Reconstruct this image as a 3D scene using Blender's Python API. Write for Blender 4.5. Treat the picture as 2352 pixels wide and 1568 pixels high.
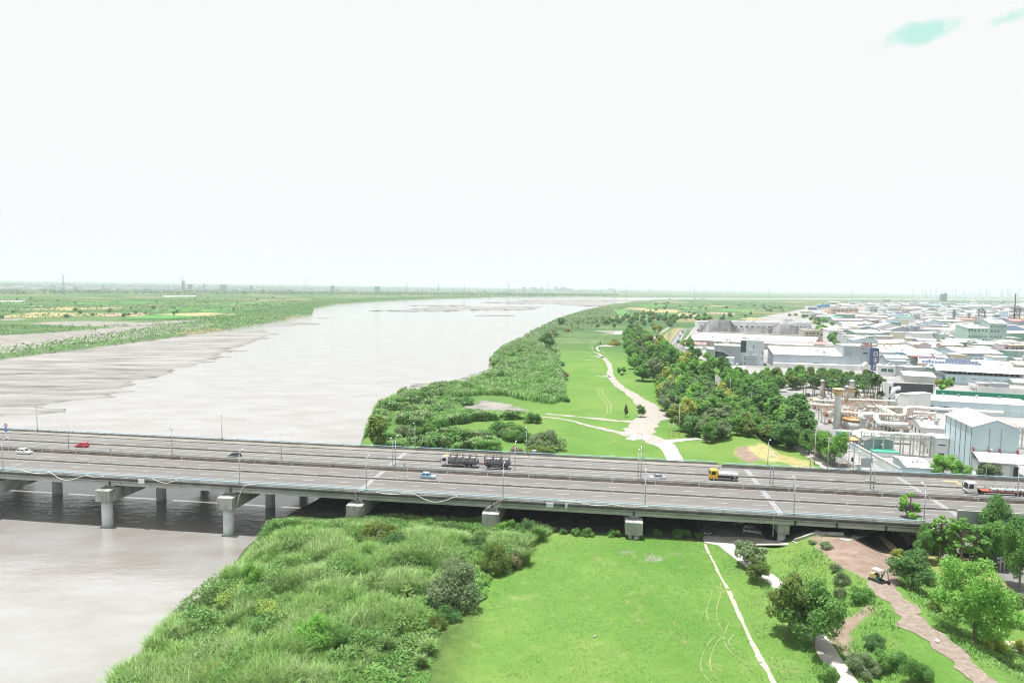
import bpy, math, random
import numpy as np
from mathutils import Vector, Matrix
for o in list(bpy.data.objects): bpy.data.objects.remove(o)
SC = bpy.context.scene; COL = SC.collection
rnd = random.Random(7); R = math.radians
# ------------------------------------------------------------------ camera
HC = 67.0; PITCH = R(4.6); ROLL = R(.86); FPX = 1568.0       # 2352 x 1568 reading grid of the photograph
cF = np.array([0, math.cos(PITCH), -math.sin(PITCH)])
_r0 = np.array([1., 0, 0]); _u0 = np.array([0, math.sin(PITCH), math.cos(PITCH)])
cR = math.cos(ROLL)*_r0 + math.sin(ROLL)*_u0; cU = -math.sin(ROLL)*_r0 + math.cos(ROLL)*_u0
cam = bpy.data.cameras.new('camera'); camo = bpy.data.objects.new('camera', cam); COL.objects.link(camo)
cam.lens = 24; cam.sensor_width = 36; cam.clip_end = 90000; cam.clip_start = .5
camo.matrix_world = Matrix(((cR[0], cU[0], -cF[0], 0), (cR[1], cU[1], -cF[1], 0), (cR[2], cU[2], -cF[2], HC), (0, 0, 0, 1)))
SC.camera = camo
def ray(px, py): return cF + (px-1176)/FPX*cR - (py-784)/FPX*cU
def at(px, py, z=0.):
    d = ray(px, py); return np.array([0, 0, HC]) + (z-HC)/d[2]*d
def proj(P):
    q = np.asarray(P, float)-np.array([0, 0, HC]); zc = q@cF
    return 1176+FPX*(q@cR)/zc, 784-FPX*(q@cU)/zc, zc
def ztop(P, py):                                            # height at which a vertical line through P reaches picture row py
    lo, hi = -20., 400.
    for _ in range(40):
        m = (lo+hi)/2
        if proj((P[0], P[1], m))[1] > py: lo = m
        else: hi = m
    return lo
CR = dict(c1=(1837.5, 660.4, 8.904), c2=(2090.1, 660.4, 8.982), c3=(1837.5, 826.9, 8.533), c4=(2090.1, 803.9, 8.532), c5=(1837.5, 976.2, 8.192),
  c6=(2090.1, 941.7, 8.532), d1=(1521.7, 712, 5.851), e1=(0, 602.9, 4), e2=(588, 602.9, 4), e3=(1176, 602.9, 4), e4=(1764, 602.9, 4),
  r1=(0, 941.7, 4), r2=(588, 941.7, 4), r3=(1176, 941.7, 4), r4=(1764, 941.7, 4), n1=(229.7, 1177.1, 4), n2=(817.7, 1177.1, 4), n3=(1405.7, 1177.1, 4.009),
  n4=(1878.8, 1177.1, 4.009), m2=(803.9, 792.4, 4.096), f1=(0, 620.2, 4.551), p=(0, 0, 1))
def C(k, x, y): a = CR[k]; return (a[0]+x/a[2], a[1]+y/a[2])
def CL(k, pts): return [C(k, *q) for q in pts]
# ------------------------------------------------------------------ sun, sky, exposure
SUN = Vector((.125, -.055, -1)).normalized()                # direction the light travels
sl = bpy.data.lights.new('sun', 'SUN'); sl.energy = 5.0; sl.angle = R(.5); sl.color = (1, .97, .92)
so = bpy.data.objects.new('sun', sl); COL.objects.link(so); so.rotation_euler = SUN.to_track_quat('-Z', 'Y').to_euler(); so.location = (0, 0, 900)
SC.view_settings.view_transform = 'Standard'; SC.view_settings.look = 'None'; SC.view_settings.exposure = .76; SC.view_settings.gamma = 1
SC.view_settings.use_curve_mapping = False
W = bpy.data.worlds.new('World'); SC.world = W; W.use_nodes = True
nt = W.node_tree; nt.nodes.clear()
def nd(t, ty, **k):
    n = t.nodes.new(ty)
    for a, b in k.items(): setattr(n, a, b)
    return n
out = nd(nt, 'ShaderNodeOutputWorld'); bg = nd(nt, 'ShaderNodeBackground'); bg2 = nd(nt, 'ShaderNodeBackground'); mx = nd(nt, 'ShaderNodeMixShader')
sky = nd(nt, 'ShaderNodeTexSky', sky_type='NISHITA'); sky.sun_disc = False; sky.sun_elevation = R(82.2); sky.sun_rotation = R(-66); sky.dust_density = 4; sky.air_density = 2
nt.links.new(sky.outputs[0], bg.inputs[0]); bg.inputs[1].default_value = .12
bg2.inputs[0].default_value = (.99, 1.0, 1.005, 1); bg2.inputs[1].default_value = .562  # thin bright overcast
tc = nd(nt, 'ShaderNodeTexCoord'); nz = nd(nt, 'ShaderNodeTexNoise'); nz.inputs['Scale'].default_value = 26; nz.inputs['Detail'].default_value = 5
nt.links.new(tc.outputs['Generated'], nz.inputs['Vector'])
prev = None
for (px, py, a, b) in ((2118, 80, .031, .012), (2308, 40, .017, .007), (300, -900, .3, .1)):   # breaks in the cloud
    d = Vector(ray(px, py)).normalized(); rt = Vector(cR); up = rt.cross(d).normalized()
    q = nd(nt, 'ShaderNodeVectorMath', operation='SUBTRACT'); q.inputs[1].default_value = d; nt.links.new(tc.outputs['Generated'], q.inputs[0])
    sq = []
    for v, sc in ((rt*.97+up*-.2, a), (up*.97+rt*-.25, b)):
        e = nd(nt, 'ShaderNodeVectorMath', operation='DOT_PRODUCT'); e.inputs[1].default_value = v/sc; nt.links.new(q.outputs[0], e.inputs[0])
        s = nd(nt, 'ShaderNodeMath', operation='MULTIPLY'); nt.links.new(e.outputs['Value'], s.inputs[0]); nt.links.new(e.outputs['Value'], s.inputs[1]); sq.append(s)
    ad = nd(nt, 'ShaderNodeMath', operation='ADD'); nt.links.new(sq[0].outputs[0], ad.inputs[0]); nt.links.new(sq[1].outputs[0], ad.inputs[1])
    if prev is None: prev = ad
    else:
        mi = nd(nt, 'ShaderNodeMath', operation='MINIMUM'); nt.links.new(prev.outputs[0], mi.inputs[0]); nt.links.new(ad.outputs[0], mi.inputs[1]); prev = mi
nm = nd(nt, 'ShaderNodeMath', operation='MULTIPLY_ADD'); nm.inputs[1].default_value = 6.5; nm.inputs[2].default_value = -3.2; nt.links.new(nz.outputs['Fac'], nm.inputs[0])
sm = nd(nt, 'ShaderNodeMath', operation='ADD'); nt.links.new(prev.outputs[0], sm.inputs[0]); nt.links.new(nm.outputs[0], sm.inputs[1])
mr = nd(nt, 'ShaderNodeMapRange'); mr.inputs[1].default_value = .1; mr.inputs[2].default_value = 1.5; mr.inputs[3].default_value = .0; mr.inputs[4].default_value = 1
nt.links.new(sm.outputs[0], mr.inputs[0])
bg3 = nd(nt, 'ShaderNodeBackground'); bg3.inputs[0].default_value = (.62, 1.0, .86, 1); bg3.inputs[1].default_value = .53; mx2 = nd(nt, 'ShaderNodeMixShader'); mx2.inputs[0].default_value = .93
nt.links.new(bg.outputs[0], mx2.inputs[1]); nt.links.new(bg3.outputs[0], mx2.inputs[2])
nt.links.new(mr.outputs[0], mx.inputs[0]); nt.links.new(mx2.outputs[0], mx.inputs[1]); nt.links.new(bg2.outputs[0], mx.inputs[2]); nt.links.new(mx.outputs[0], out.inputs[0])
SC.cycles.volume_bounces = 0; SC.cycles.filter_width = 1.1; SC.cycles.denoising_prefilter = 'ACCURATE'; SC.cycles.max_bounces = 6; SC.cycles.transparent_max_bounces = 6
# ------------------------------------------------------------------ materials
MATS = {}
def M(name, c, rough=.75, c2=None, sc=.6, bump=0., metal=0., spec=.4, det=4, world=False, rand=0., trans=0., stretch=None, lo=.38, hi=.62, bsc=None, bd=.05):
    if name in MATS: return MATS[name]
    m = bpy.data.materials.new(name); m.use_nodes = True; t = m.node_tree; b = t.nodes['Principled BSDF']
    b.inputs['Base Color'].default_value = (*c, 1); b.inputs['Roughness'].default_value = rough; b.inputs['Metallic'].default_value = metal
    b.inputs['Specular IOR Level'].default_value = spec
    col = None
    if c2 is not None or bump:
        if world: g = nd(t, 'ShaderNodeNewGeometry').outputs['Position']
        else: g = nd(t, 'ShaderNodeTexCoord').outputs['Object']
        if stretch:
            mp = nd(t, 'ShaderNodeMapping'); mp.inputs['Scale'].default_value = stretch; t.links.new(g, mp.inputs[0]); g = mp.outputs[0]
    if c2 is not None:
        n = nd(t, 'ShaderNodeTexNoise'); n.inputs['Scale'].default_value = sc; n.inputs['Detail'].default_value = det; n.inputs['Roughness'].default_value = .62; t.links.new(g, n.inputs['Vector'])
        rp = nd(t, 'ShaderNodeMapRange'); rp.inputs[1].default_value = lo; rp.inputs[2].default_value = hi; t.links.new(n.outputs['Fac'], rp.inputs[0])
        x = nd(t, 'ShaderNodeMix', data_type='RGBA'); x.inputs[6].default_value = (*c, 1); x.inputs[7].default_value = (*c2, 1); t.links.new(rp.outputs[0], x.inputs[0]); col = x.outputs[2]
    if rand:
        gi = nd(t, 'ShaderNodeNewGeometry'); oi = nd(t, 'ShaderNodeObjectInfo')
        a = nd(t, 'ShaderNodeMapRange'); a.inputs[3].default_value = 1-rand; a.inputs[4].default_value = 1+rand; t.links.new(gi.outputs['Random Per Island'], a.inputs[0])
        a2 = nd(t, 'ShaderNodeMapRange'); a2.inputs[3].default_value = 1-rand*.45; a2.inputs[4].default_value = 1+rand*.45; t.links.new(oi.outputs['Random'], a2.inputs[0])
        mm = nd(t, 'ShaderNodeMath', operation='MULTIPLY'); t.links.new(a.outputs[0], mm.inputs[0]); t.links.new(a2.outputs[0], mm.inputs[1])
        hs = nd(t, 'ShaderNodeHueSaturation'); hs.inputs['Saturation'].default_value = .95; hs.inputs['Color'].default_value = (*c, 1); t.links.new(mm.outputs[0], hs.inputs['Value'])
        if col: t.links.new(col, hs.inputs['Color'])
        col = hs.outputs[0]
    if col: t.links.new(col, b.inputs['Base Color'])
    if bump:
        n = nd(t, 'ShaderNodeTexNoise'); n.inputs['Scale'].default_value = bsc or sc*4; n.inputs['Detail'].default_value = 3; t.links.new(g, n.inputs['Vector'])
        bp = nd(t, 'ShaderNodeBump'); bp.inputs['Strength'].default_value = bump; bp.inputs['Distance'].default_value = bd; t.links.new(n.outputs['Fac'], bp.inputs['Height']); t.links.new(bp.outputs[0], b.inputs['Normal'])
    if trans:
        o = t.nodes['Material Output']; tl = nd(t, 'ShaderNodeBsdfTranslucent'); s = nd(t, 'ShaderNodeMixShader'); s.inputs[0].default_value = trans
        tl.inputs[0].default_value = (*c, 1)
        if col: t.links.new(col, tl.inputs[0])
        t.links.new(b.outputs[0], s.inputs[1]); t.links.new(tl.outputs[0], s.inputs[2]); t.links.new(s.outputs[0], o.inputs[0])
    MATS[name] = m; return m
def emitless(): pass
# ------------------------------------------------------------------ mesh and object helpers
class MB:
    def __init__(s): s.v = []; s.f = []; s.m = []; s.mi = 0
    def add(s, vs, fs):
        o = len(s.v); s.v += [tuple(map(float, q)) for q in vs]
        for f in fs: s.f.append(tuple(i+o for i in f)); s.m.append(s.mi)
        return s
    def box(s, x0, x1, y0, y1, z0, z1):
        return s.add([(x0, y0, z0), (x1, y0, z0), (x1, y1, z0), (x0, y1, z0), (x0, y0, z1), (x1, y0, z1), (x1, y1, z1), (x0, y1, z1)],
          [(3, 2, 1, 0), (4, 5, 6, 7), (0, 1, 5, 4), (1, 2, 6, 5), (2, 3, 7, 6), (3, 0, 4, 7)])
    def cb(s, c, d): return s.box(c[0]-d[0]/2, c[0]+d[0]/2, c[1]-d[1]/2, c[1]+d[1]/2, c[2]-d[2]/2, c[2]+d[2]/2)
    def tube(s, pts, r, n=6, cap=True):
        P = [Vector(p) for p in pts]; rr = r if isinstance(r, (list, tuple)) else [r]*len(P); vs = []; fs = []
        ref = None
        for i, p in enumerate(P):
            d = (P[min(i+1, len(P)-1)]-P[max(i-1, 0)]).normalized()
            if ref is None: ref = Vector((1, 0, 0)) if abs(d.x) < .9 else Vector((0, 1, 0))
            a = (ref-d*ref.dot(d)).normalized(); b = d.cross(a); ref = a
            for k in range(n): vs.append(p+(a*math.cos(2*math.pi*k/n)+b*math.sin(2*math.pi*k/n))*rr[i])
        for i in range(len(P)-1):
            for k in range(n): fs.append((i*n+k, i*n+(k+1) % n, (i+1)*n+(k+1) % n, (i+1)*n+k))
        if cap: fs += [tuple(range(n))[::-1], tuple((len(P)-1)*n+k for k in range(n))]
        return s.add(vs, fs)
    def prism(s, poly, y0, y1):                             # polygon in x,z extruded along y
        n = len(poly)
        return s.add([(x, y0, z) for x, z in poly]+[(x, y1, z) for x, z in poly],
          [tuple(range(n)), tuple(range(2*n-1, n-1, -1))]+[(i, i+n, (i+1) % n+n, (i+1) % n) for i in range(n)])
    def vprism(s, poly, z0, z1):                            # polygon in x,y extruded along z
        n = len(poly)
        return s.add([(x, y, z0) for x, y in poly]+[(x, y, z1) for x, y in poly],
          [tuple(range(n))[::-1], tuple(range(n, 2*n))]+[(i, (i+1) % n, (i+1) % n+n, i+n) for i in range(n)])
    def lathe(s, prof, c=(0, 0), n=14):
        vs = []; fs = []
        for r, z in prof:
            for k in range(n): vs.append((c[0]+r*math.cos(2*math.pi*k/n), c[1]+r*math.sin(2*math.pi*k/n), z))
        for i in range(len(prof)-1):
            for k in range(n): fs.append((i*n+k, i*n+(k+1) % n, (i+1)*n+(k+1) % n, (i+1)*n+k))
        fs += [tuple(range(n))[::-1], tuple((len(prof)-1)*n+k for k in range(n))]
        return s.add(vs, fs)
    def mesh(s, name, mats):
        me = bpy.data.meshes.new(name); me.from_pydata(s.v, [], s.f)
        for q in (mats if isinstance(mats, (list, tuple)) else [mats]): me.materials.append(q)
        if any(s.m): me.polygons.foreach_set('material_index', s.m)
        return me
    def build(s, name, mats, parent=None, smooth=False, loc=None):
        me = s.mesh(name, mats)
        if smooth: me.polygons.foreach_set('use_smooth', [True]*len(me.polygons))
        return ob(name, me, parent, loc)
def ob(name, data, parent=None, loc=None, rz=0.):
    o = bpy.data.objects.new(name, data); COL.objects.link(o)
    if parent is not None: o.parent = parent
    if loc is not None: o.location = tuple(map(float, loc))
    if rz: o.rotation_euler = (0, 0, rz)
    return o
def tag(o, label, cat, group=None, kind=None):
    if label: o['label'] = label
    if cat: o['category'] = cat
    if group: o['group'] = group
    if kind: o['kind'] = kind
    return o
def thing(name, label, cat, loc=(0, 0, 0), rz=0., group=None): return tag(ob(name, None, None, loc, rz), label, cat, group)
def struct(o): o['kind'] = 'structure'; return o
def dup(root, loc, rz, label=None, group=None, scale=None, mats=None):   # copy of a thing with copies of its parts
    def rec(o, par):
        c = o.copy(); COL.objects.link(c); c.parent = par
        for ch in kids.get(o.name, []): rec(ch, c)
        return c
    kids = {}
    def walk(o):
        kids[o.name] = list(o.children)
        for ch in o.children: walk(ch)
    walk(root); r = rec(root, None); r.location = tuple(map(float, loc)); r.rotation_euler = (0, 0, rz)
    if scale is not None: r.scale = scale if hasattr(scale, '__len__') else (scale,)*3
    if label: r['label'] = label
    if group: r['group'] = group
    return r
def npmesh(name, V, Fq, mats, smooth=False):
    me = bpy.data.meshes.new(name); V = np.asarray(V, np.float32); Fq = np.asarray(Fq, np.int32); k = Fq.shape[1]
    me.vertices.add(len(V)); me.vertices.foreach_set('co', V.ravel()); me.loops.add(Fq.size); me.loops.foreach_set('vertex_index', Fq.ravel())
    me.polygons.add(len(Fq)); me.polygons.foreach_set('loop_start', np.arange(0, Fq.size, k, dtype=np.int32)); me.polygons.foreach_set('loop_total', np.full(len(Fq), k, np.int32))
    if smooth: me.polygons.foreach_set('use_smooth', np.ones(len(Fq), bool))
    me.update(calc_edges=True); me.validate()
    for q in (mats if isinstance(mats, (list, tuple)) else [mats]): me.materials.append(q)
    return me
# ------------------------------------------------------------------ numpy geometry
def inside(P, poly):
    x, y = P[:, 0], P[:, 1]; r = np.zeros(len(P), bool); n = len(poly)
    for i in range(n):
        x0, y0 = poly[i]; x1, y1 = poly[(i+1) % n]
        if y0 == y1: continue
        c = ((y0 > y) != (y1 > y)) & (x < (x1-x0)*(y-y0)/(y1-y0)+x0); r ^= c
    return r
def dline(P, pts, closed=False):
    d = np.full(len(P), 1e9); m = len(pts)
    for i in range(m if closed else m-1):
        a = np.array(pts[i][:2], float); b = np.array(pts[(i+1) % m][:2], float); e = b-a; L = max(e@e, 1e-9)
        t = np.clip(((P-a)@e)/L, 0, 1); q = P-a-t[:, None]*e; d = np.minimum(d, np.hypot(q[:, 0], q[:, 1]))
    return d
def sdist(P, poly): return np.where(inside(P, poly), -1, 1)*dline(P, poly, True)
def hsh(i, j, s): 
    v = np.sin(i*127.1+j*311.7+s*74.7)*43758.5453; return v-np.floor(v)
def vnoise(x, y, s=0):
    i = np.floor(x); j = np.floor(y); u = x-i; v = y-j; u = u*u*(3-2*u); v = v*v*(3-2*v)
    return (hsh(i, j, s)*(1-u)+hsh(i+1, j, s)*u)*(1-v)+(hsh(i, j+1, s)*(1-u)+hsh(i+1, j+1, s)*u)*v
def fbm(x, y, s=0, o=4):
    a = .5; r = 0; t = 0
    for k in range(o): r = r+a*vnoise(x, y, s+k); t += a; a *= .5; x = x*2.03; y = y*2.03
    return r/t
def sst(a, b, x): t = np.clip((x-a)/(b-a), 0, 1); return t*t*(3-2*t)
def px2w(pts, z=0.): return [tuple(at(x, y, z)[:2]) for x, y in pts]
ORD = ['first', 'second', 'third', 'fourth', 'fifth', 'sixth', 'seventh', 'eighth', 'ninth', 'tenth', 'eleventh', 'twelfth', 'thirteenth', 'fourteenth', 'fifteenth', 'sixteenth', 'seventeenth', 'eighteenth', 'nineteenth', 'twentieth']
def ordn(i):
    if i < 20: return ORD[i]
    t = ['', '', 'twenty', 'thirty', 'forty', 'fifty', 'sixty', 'seventy', 'eighty', 'ninety'][(i+1)//10]; u = (i+1) % 10
    return t+'-'+ORD[u-1] if u else (t[:-1]+'ieth')
PEND = {}                                                    # things that differ by their place in a row: labelled at the end, left to right
def pend(o, desc, place, cat, group):
    o['category'] = cat; o['group'] = group; PEND.setdefault((desc, place), []).append(o)
def flush_labels():
    for (desc, place), L in PEND.items():
        L.sort(key=lambda o: proj(o.location)[0])
        for i, o in enumerate(L):
            o['label'] = f'{desc} {place}' if len(L) == 1 else f'{ordn(i)} {desc} from the left, {place}'
# ------------------------------------------------------------------ terrain
RB = [(250, 1570), (312, 1534), (352, 1466), (390, 1424), (452, 1386), (512, 1332), (555, 1266), (605, 1227), (640, 1205), (686, 1182), (738, 1144), (790, 1085), (828, 1028), (850, 965), (905, 932),
  (940, 915), (975, 909), (1011, 907), (1048, 904), (1072, 893), (1121, 875), (1143, 860), (1130, 849), (1122, 838), (1145, 815), (1185, 790), (1215, 768), (1275, 737), (1340, 715), (1400, 702), (1440, 696), (1480, 692)]
FARB = [(1520, 689.5), (1700, 688.5), (2000, 688.5), (2352, 690.5), (2800, 696), (2800, 694), (2352, 688.), (2000, 685.5), (1700, 684.5)]
LB = [(1400, 682.5), (1280, 681.5), (1130, 683), (1000, 686), (850, 693), (770, 699), (722, 708), (716, 722), (650, 736), (530, 756), (480, 765), (230, 797), (30, 823), (-300, 868), (-700, 930)]
RBW = px2w(RB); RBW = [(-58., -400.), (-60., 60.)]+RBW
RIV = RBW+px2w(FARB)+px2w(LB)+[(-1600., 300.), (-1600., -400.)]
LEV = px2w([(2420, 1760), (2228, 1546), (2141, 1464), (2066, 1396), (2010, 1330), (1930, 1265)], 9.)
LEV += px2w([(1765, 1062), (1745, 1040), (1690, 990), (1640, 950), (1585, 895), (1530, 840), (1490, 790), (1470, 765)], 9.)
_ry = np.array([q[1] for q in RBW]); _rx = np.array([q[0] for q in RBW])
def height(P, full=True):
    x, y = P[:, 0], P[:, 1]
    right = x > np.interp(y, _ry, _rx)
    land = np.where(right, 6-3*sst(4200, 5200, y), 2.4)
    sd = sdist(P, RIV)
    wid = np.where(y < 260, 9., 5.)
    z = -2.2+(land+2.2)*sst(-5, wid, sd)
    z = z+3.2*(1-sst(3.5, 13, dline(P, LEV)))*(y < 700)
    z = np.where(y > 20000, z, z)
    return z
def H1(x, y): return float(height(np.array([[x, y]]))[0])
def gp(px, py, z0=6.):                                       # ground point seen at a picture point
    z = z0
    for _ in range(6):
        p = at(px, py, z); z = .5*z+.5*H1(p[0], p[1])
    p = at(px, py, z); return np.array([p[0], p[1], H1(p[0], p[1])])
nr, nc = 760, 620
ys = np.concatenate([np.linspace(-60, 85, 20)[:-1], np.geomspace(85, 60000, nr-19)])
us = np.linspace(-1, 1, nc); us = np.sign(us)*np.abs(us)**1.1
X = us[None, :]*(np.abs(ys)+45)[:, None]*1.12; Y = np.repeat(ys[:, None], nc, 1)
P = np.stack([X.ravel(), Y.ravel()], 1); Z = height(P)
jit = (fbm(P[:, 0]*.12, P[:, 1]*.12, 5)-.5)*.5*sst(2, 8, sdist(P, RIV))*(P[:, 1] < 600)
Z = Z+jit*.25
idx = np.arange(nr*nc).reshape(nr, nc); FQ = np.stack([idx[:-1, :-1], idx[:-1, 1:], idx[1:, 1:], idx[1:, :-1]], -1).reshape(-1, 4)
# zone masks (where the ground itself is sand, dry grass, bare soil, dark scrub soil)
sdr = sdist(P, RIV); Zn = np.zeros((len(P), 4), np.float32)
def zone(ch, pts, z, soft, amp=1., w=None):
    poly = px2w(pts, z) if w is None else [tuple(gp(*q)[:2]) for q in pts]
    s = -sdist(P, poly)+ (fbm(P[:, 0]/(soft*2), P[:, 1]/(soft*2), 9)-.5)*soft*3
    Zn[:, ch] = np.maximum(Zn[:, ch], amp*sst(-soft*.5, soft*.5, s))
SAND = [[(0, 770), (-200, 790), (-200, 842), (0, 814), (130, 792), (300, 777), (450, 755), (520, 744), (470, 742), (380, 745), (250, 753), (120, 764)],
  [(60, 743), (130, 739), (200, 737), (330, 740), (470, 733), (480, 737), (330, 747), (270, 751), (150, 747)], [(0, 733), (55, 731), (60, 734), (0, 736)],
  [(880, 960), (1060, 915), (1130, 912), (1240, 945), (1250, 950), (1150, 947), (1080, 940), (1000, 950)]]
for q in SAND[:3]: zone(0, q, 2.4, 6)
zone(0, CL('m2', [(1030, 580), (1190, 545), (1270, 515), (1440, 545), (1690, 615), (1600, 628), (1400, 610), (1200, 612)]), 6, 2.)
zone(0, CL('m2', [(640, 640), (1060, 640), (960, 660), (700, 690), (500, 715), (460, 700)]), 6, 3., .55)
for q in ([(1363, 759), (1449, 759), (1447, 768), (1410, 768)], ): zone(0, q, 6, .5)
zone(2, [(1860, 1234), (1925, 1229), (2000, 1228), (2030, 1238), (2060, 1275), (2072, 1300), (2055, 1335), (2030, 1347), (1985, 1328), (1940, 1308), (1895, 1275), (1872, 1250)], 8., 1.4, w='g')
zone(2, px2w([(1, 1)]) if 0 else CL('n4', [(20, 1060), (110, 1000), (280, 960), (480, 940), (520, 1000), (330, 1050), (270, 1120), (270, 1240), (200, 1180), (120, 1110)]), 7, 1.2)
zone(1, [(1690, 1040), (1760, 1025), (1850, 1045), (1880, 1075), (1760, 1068)], 8, 3)                   # dry slope beyond the bridge
zone(1, CL('n4', [(800, 220), (1000, 230), (1500, 420), (1900, 700), (1900, 900), (1700, 800), (1300, 620), (1050, 480)]), 6, 3, .8)
zone(1, CL('e3', [(1330, 720), (1480, 600), (1600, 600), (1480, 740), (1440, 800)]), 6, 6, .7)
zone(2, CL('r3', [(2030, 365), (2160, 360), (2290, 500), (2170, 500)]), 8, 1.)
for cx, cy, rx, ry in [(400, 420, 130, 20), (560, 372, 60, 9), (640, 500, 30, 7), (330, 395, 70, 10), (140, 360, 60, 8)]: zone(0, CL('n3', [(cx+rx*math.cos(a), cy+ry*math.sin(a)) for a in np.linspace(0, 6.28, 17)[:-1]]), 6, 1.1, .62)
# gravelly bank corner beside the bamboo
zone(0, CL('m2', [(200, 660), (290, 600), (430, 560), (480, 580), (430, 640), (330, 720), (240, 720)]), 3, 2)
Zn[:, 3] = ((sdr > -3) & (sdr < 60) & (P[:, 1] < 210))*(1-sst(0, 1, (P[:, 0]-np.interp(P[:, 1], [100, 165, 200], [-10, 0, 20]))/14+.5))
Zn[:, 0] = np.maximum(Zn[:, 0], .9*(1-sst(-1, 2.2, sdr)))    # wet mud line
ground_me = npmesh('ground', np.column_stack([P, Z]), FQ, [], True)
at_ = ground_me.color_attributes.new('zone', 'FLOAT_COLOR', 'POINT'); at_.data.foreach_set('color', Zn.ravel())
def ground_material():
    m = bpy.data.materials.new('ground'); m.use_nodes = True; t = m.node_tree; b = t.nodes['Principled BSDF']; b.inputs['Roughness'].default_value = .95; b.inputs['Specular IOR Level'].default_value = .15
    pos = nd(t, 'ShaderNodeNewGeometry').outputs['Position']; zn = nd(t, 'ShaderNodeVertexColor'); zn.layer_name = 'zone'; sp = nd(t, 'ShaderNodeSeparateColor'); t.links.new(zn.outputs[0], sp.inputs[0])
    def noise(sc, det=5, ro=.6, st=None):
        g = pos
        if st: mp = nd(t, 'ShaderNodeMapping'); mp.inputs['Scale'].default_value = st; t.links.new(pos, mp.inputs[0]); g = mp.outputs[0]
        n = nd(t, 'ShaderNodeTexNoise'); n.inputs['Scale'].default_value = sc; n.inputs['Detail'].default_value = det; n.inputs['Roughness'].default_value = ro; t.links.new(g, n.inputs['Vector']); return n.outputs['Fac']
    def ramp(f, lo, hi): r = nd(t, 'ShaderNodeMapRange'); r.inputs[1].default_value = lo; r.inputs[2].default_value = hi; t.links.new(f, r.inputs[0]); return r.outputs[0]
    def mix(f, a, c):
        x = nd(t, 'ShaderNodeMix', data_type='RGBA')
        for i, q in ((6, a), (7, c)):
            if isinstance(q, tuple): x.inputs[i].default_value = (*q, 1)
            else: t.links.new(q, x.inputs[i])
        if isinstance(f, float): x.inputs[0].default_value = f
        else: t.links.new(f, x.inputs[0])
        return x.outputs[2]
    def mul(a, c):
        x = nd(t, 'ShaderNodeMath', operation='MULTIPLY')
        for i, q in ((0, a), (1, c)):
            if isinstance(q, float): x.inputs[i].default_value = q
            else: t.links.new(q, x.inputs[i])
        return x.outputs[0]
    g = mix(ramp(noise(.05, 6), .35, .65), (.068, .162, .026), (.112, .205, .045))
    g = mix(ramp(noise(.9, 6, .75), .42, .7), g, (.066, .138, .028))
    g = mix(mul(ramp(noise(3.2, 3, .8, (1, .45, 1)), .5, .72), .5), g, (.15, .25, .06))
    g = mix(mul(ramp(noise(.016, 3), .45, .6), .45), g, (.14, .21, .05))
    g = mix(mul(ramp(noise(.22, 8, .8), .56, .70), .6), g, (.25, .235, .11))
    vf = nd(t, 'ShaderNodeTexVoronoi'); vf.inputs['Scale'].default_value = 1; mp = nd(t, 'ShaderNodeMapping'); mp.inputs['Rotation'].default_value = (0, 0, .25); mp.inputs['Scale'].default_value = (.006, .011, 0); t.links.new(pos, mp.inputs[0]); t.links.new(mp.outputs[0], vf.inputs['Vector'])
    sx = nd(t, 'ShaderNodeSeparateColor'); t.links.new(vf.outputs['Color'], sx.inputs[0])
    far = mix(sx.outputs[0], (.045, .10, .036), (.10, .155, .06)); far = mix(ramp(sx.outputs[1], .85, .87), far, (.22, .18, .10)); far = mix(mul(ramp(noise(.03, 4), .4, .7), .6), far, (.03, .085, .02))
    sy = nd(t, 'ShaderNodeSeparateXYZ'); t.links.new(pos, sy.inputs[0])
    left = ramp(sy.outputs[0], 20., -60.); dist = ramp(sy.outputs[1], 560., 760.); lm = nd(t, 'ShaderNodeMath', operation='MAXIMUM'); l2 = mul(left, ramp(sy.outputs[1], 260., 330.)); t.links.new(l2, lm.inputs[0]); t.links.new(dist, lm.inputs[1])
    g = mix(lm.outputs[0], g, far)
    g = mix(zn.outputs['Alpha'], g, mix(ramp(noise(.4), .4, .6), (.035, .065, .02), (.07, .11, .03)))
    g = mix(mul(sp.outputs[1], ramp(noise(.5, 6, .7), .25, .6)), g, (.36, .29, .15))
    g = mix(sp.outputs[2], g, mix(ramp(noise(.35, 8, .7), .35, .65), (.165, .12, .095), (.26, .20, .165)))
    g = mix(sp.outputs[0], g, mix(ramp(noise(.09, 6, .7), .35, .65), (.135, .128, .12), (.27, .255, .24)))
    sa = nd(t, 'ShaderNodeAttribute'); sa.attribute_name = 'silt'; g = mix(sa.outputs['Fac'], g, mix(ramp(noise(.3, 6), .35, .65), (.040, .040, .042), (.085, .082, .08)))  # bare soil, darkened further with the bridge's shade painted in
    t.links.new(g, b.inputs['Base Color'])
    bp = nd(t, 'ShaderNodeBump'); bp.inputs['Strength'].default_value = .55; bp.inputs['Distance'].default_value = .25; t.links.new(noise(2.2, 5, .75), bp.inputs['Height']); t.links.new(bp.outputs[0], b.inputs['Normal'])
    return m
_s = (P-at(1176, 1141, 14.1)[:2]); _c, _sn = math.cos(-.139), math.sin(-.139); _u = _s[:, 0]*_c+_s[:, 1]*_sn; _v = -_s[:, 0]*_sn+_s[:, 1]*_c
silt = (sst(-.5, 1.2, _v+(fbm(P[:, 0]*.3, P[:, 1]*.3, 4)-.5)*2)*(1-sst(45.5, 47.5, _v))*(_u > -70)*(_u < 130)).astype(np.float32)  # soil mask over the deck's footprint; bridge shade is painted into its colour
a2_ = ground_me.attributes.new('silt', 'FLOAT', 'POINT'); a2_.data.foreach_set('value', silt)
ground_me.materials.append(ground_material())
ground = struct(ob('ground', ground_me))
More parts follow.
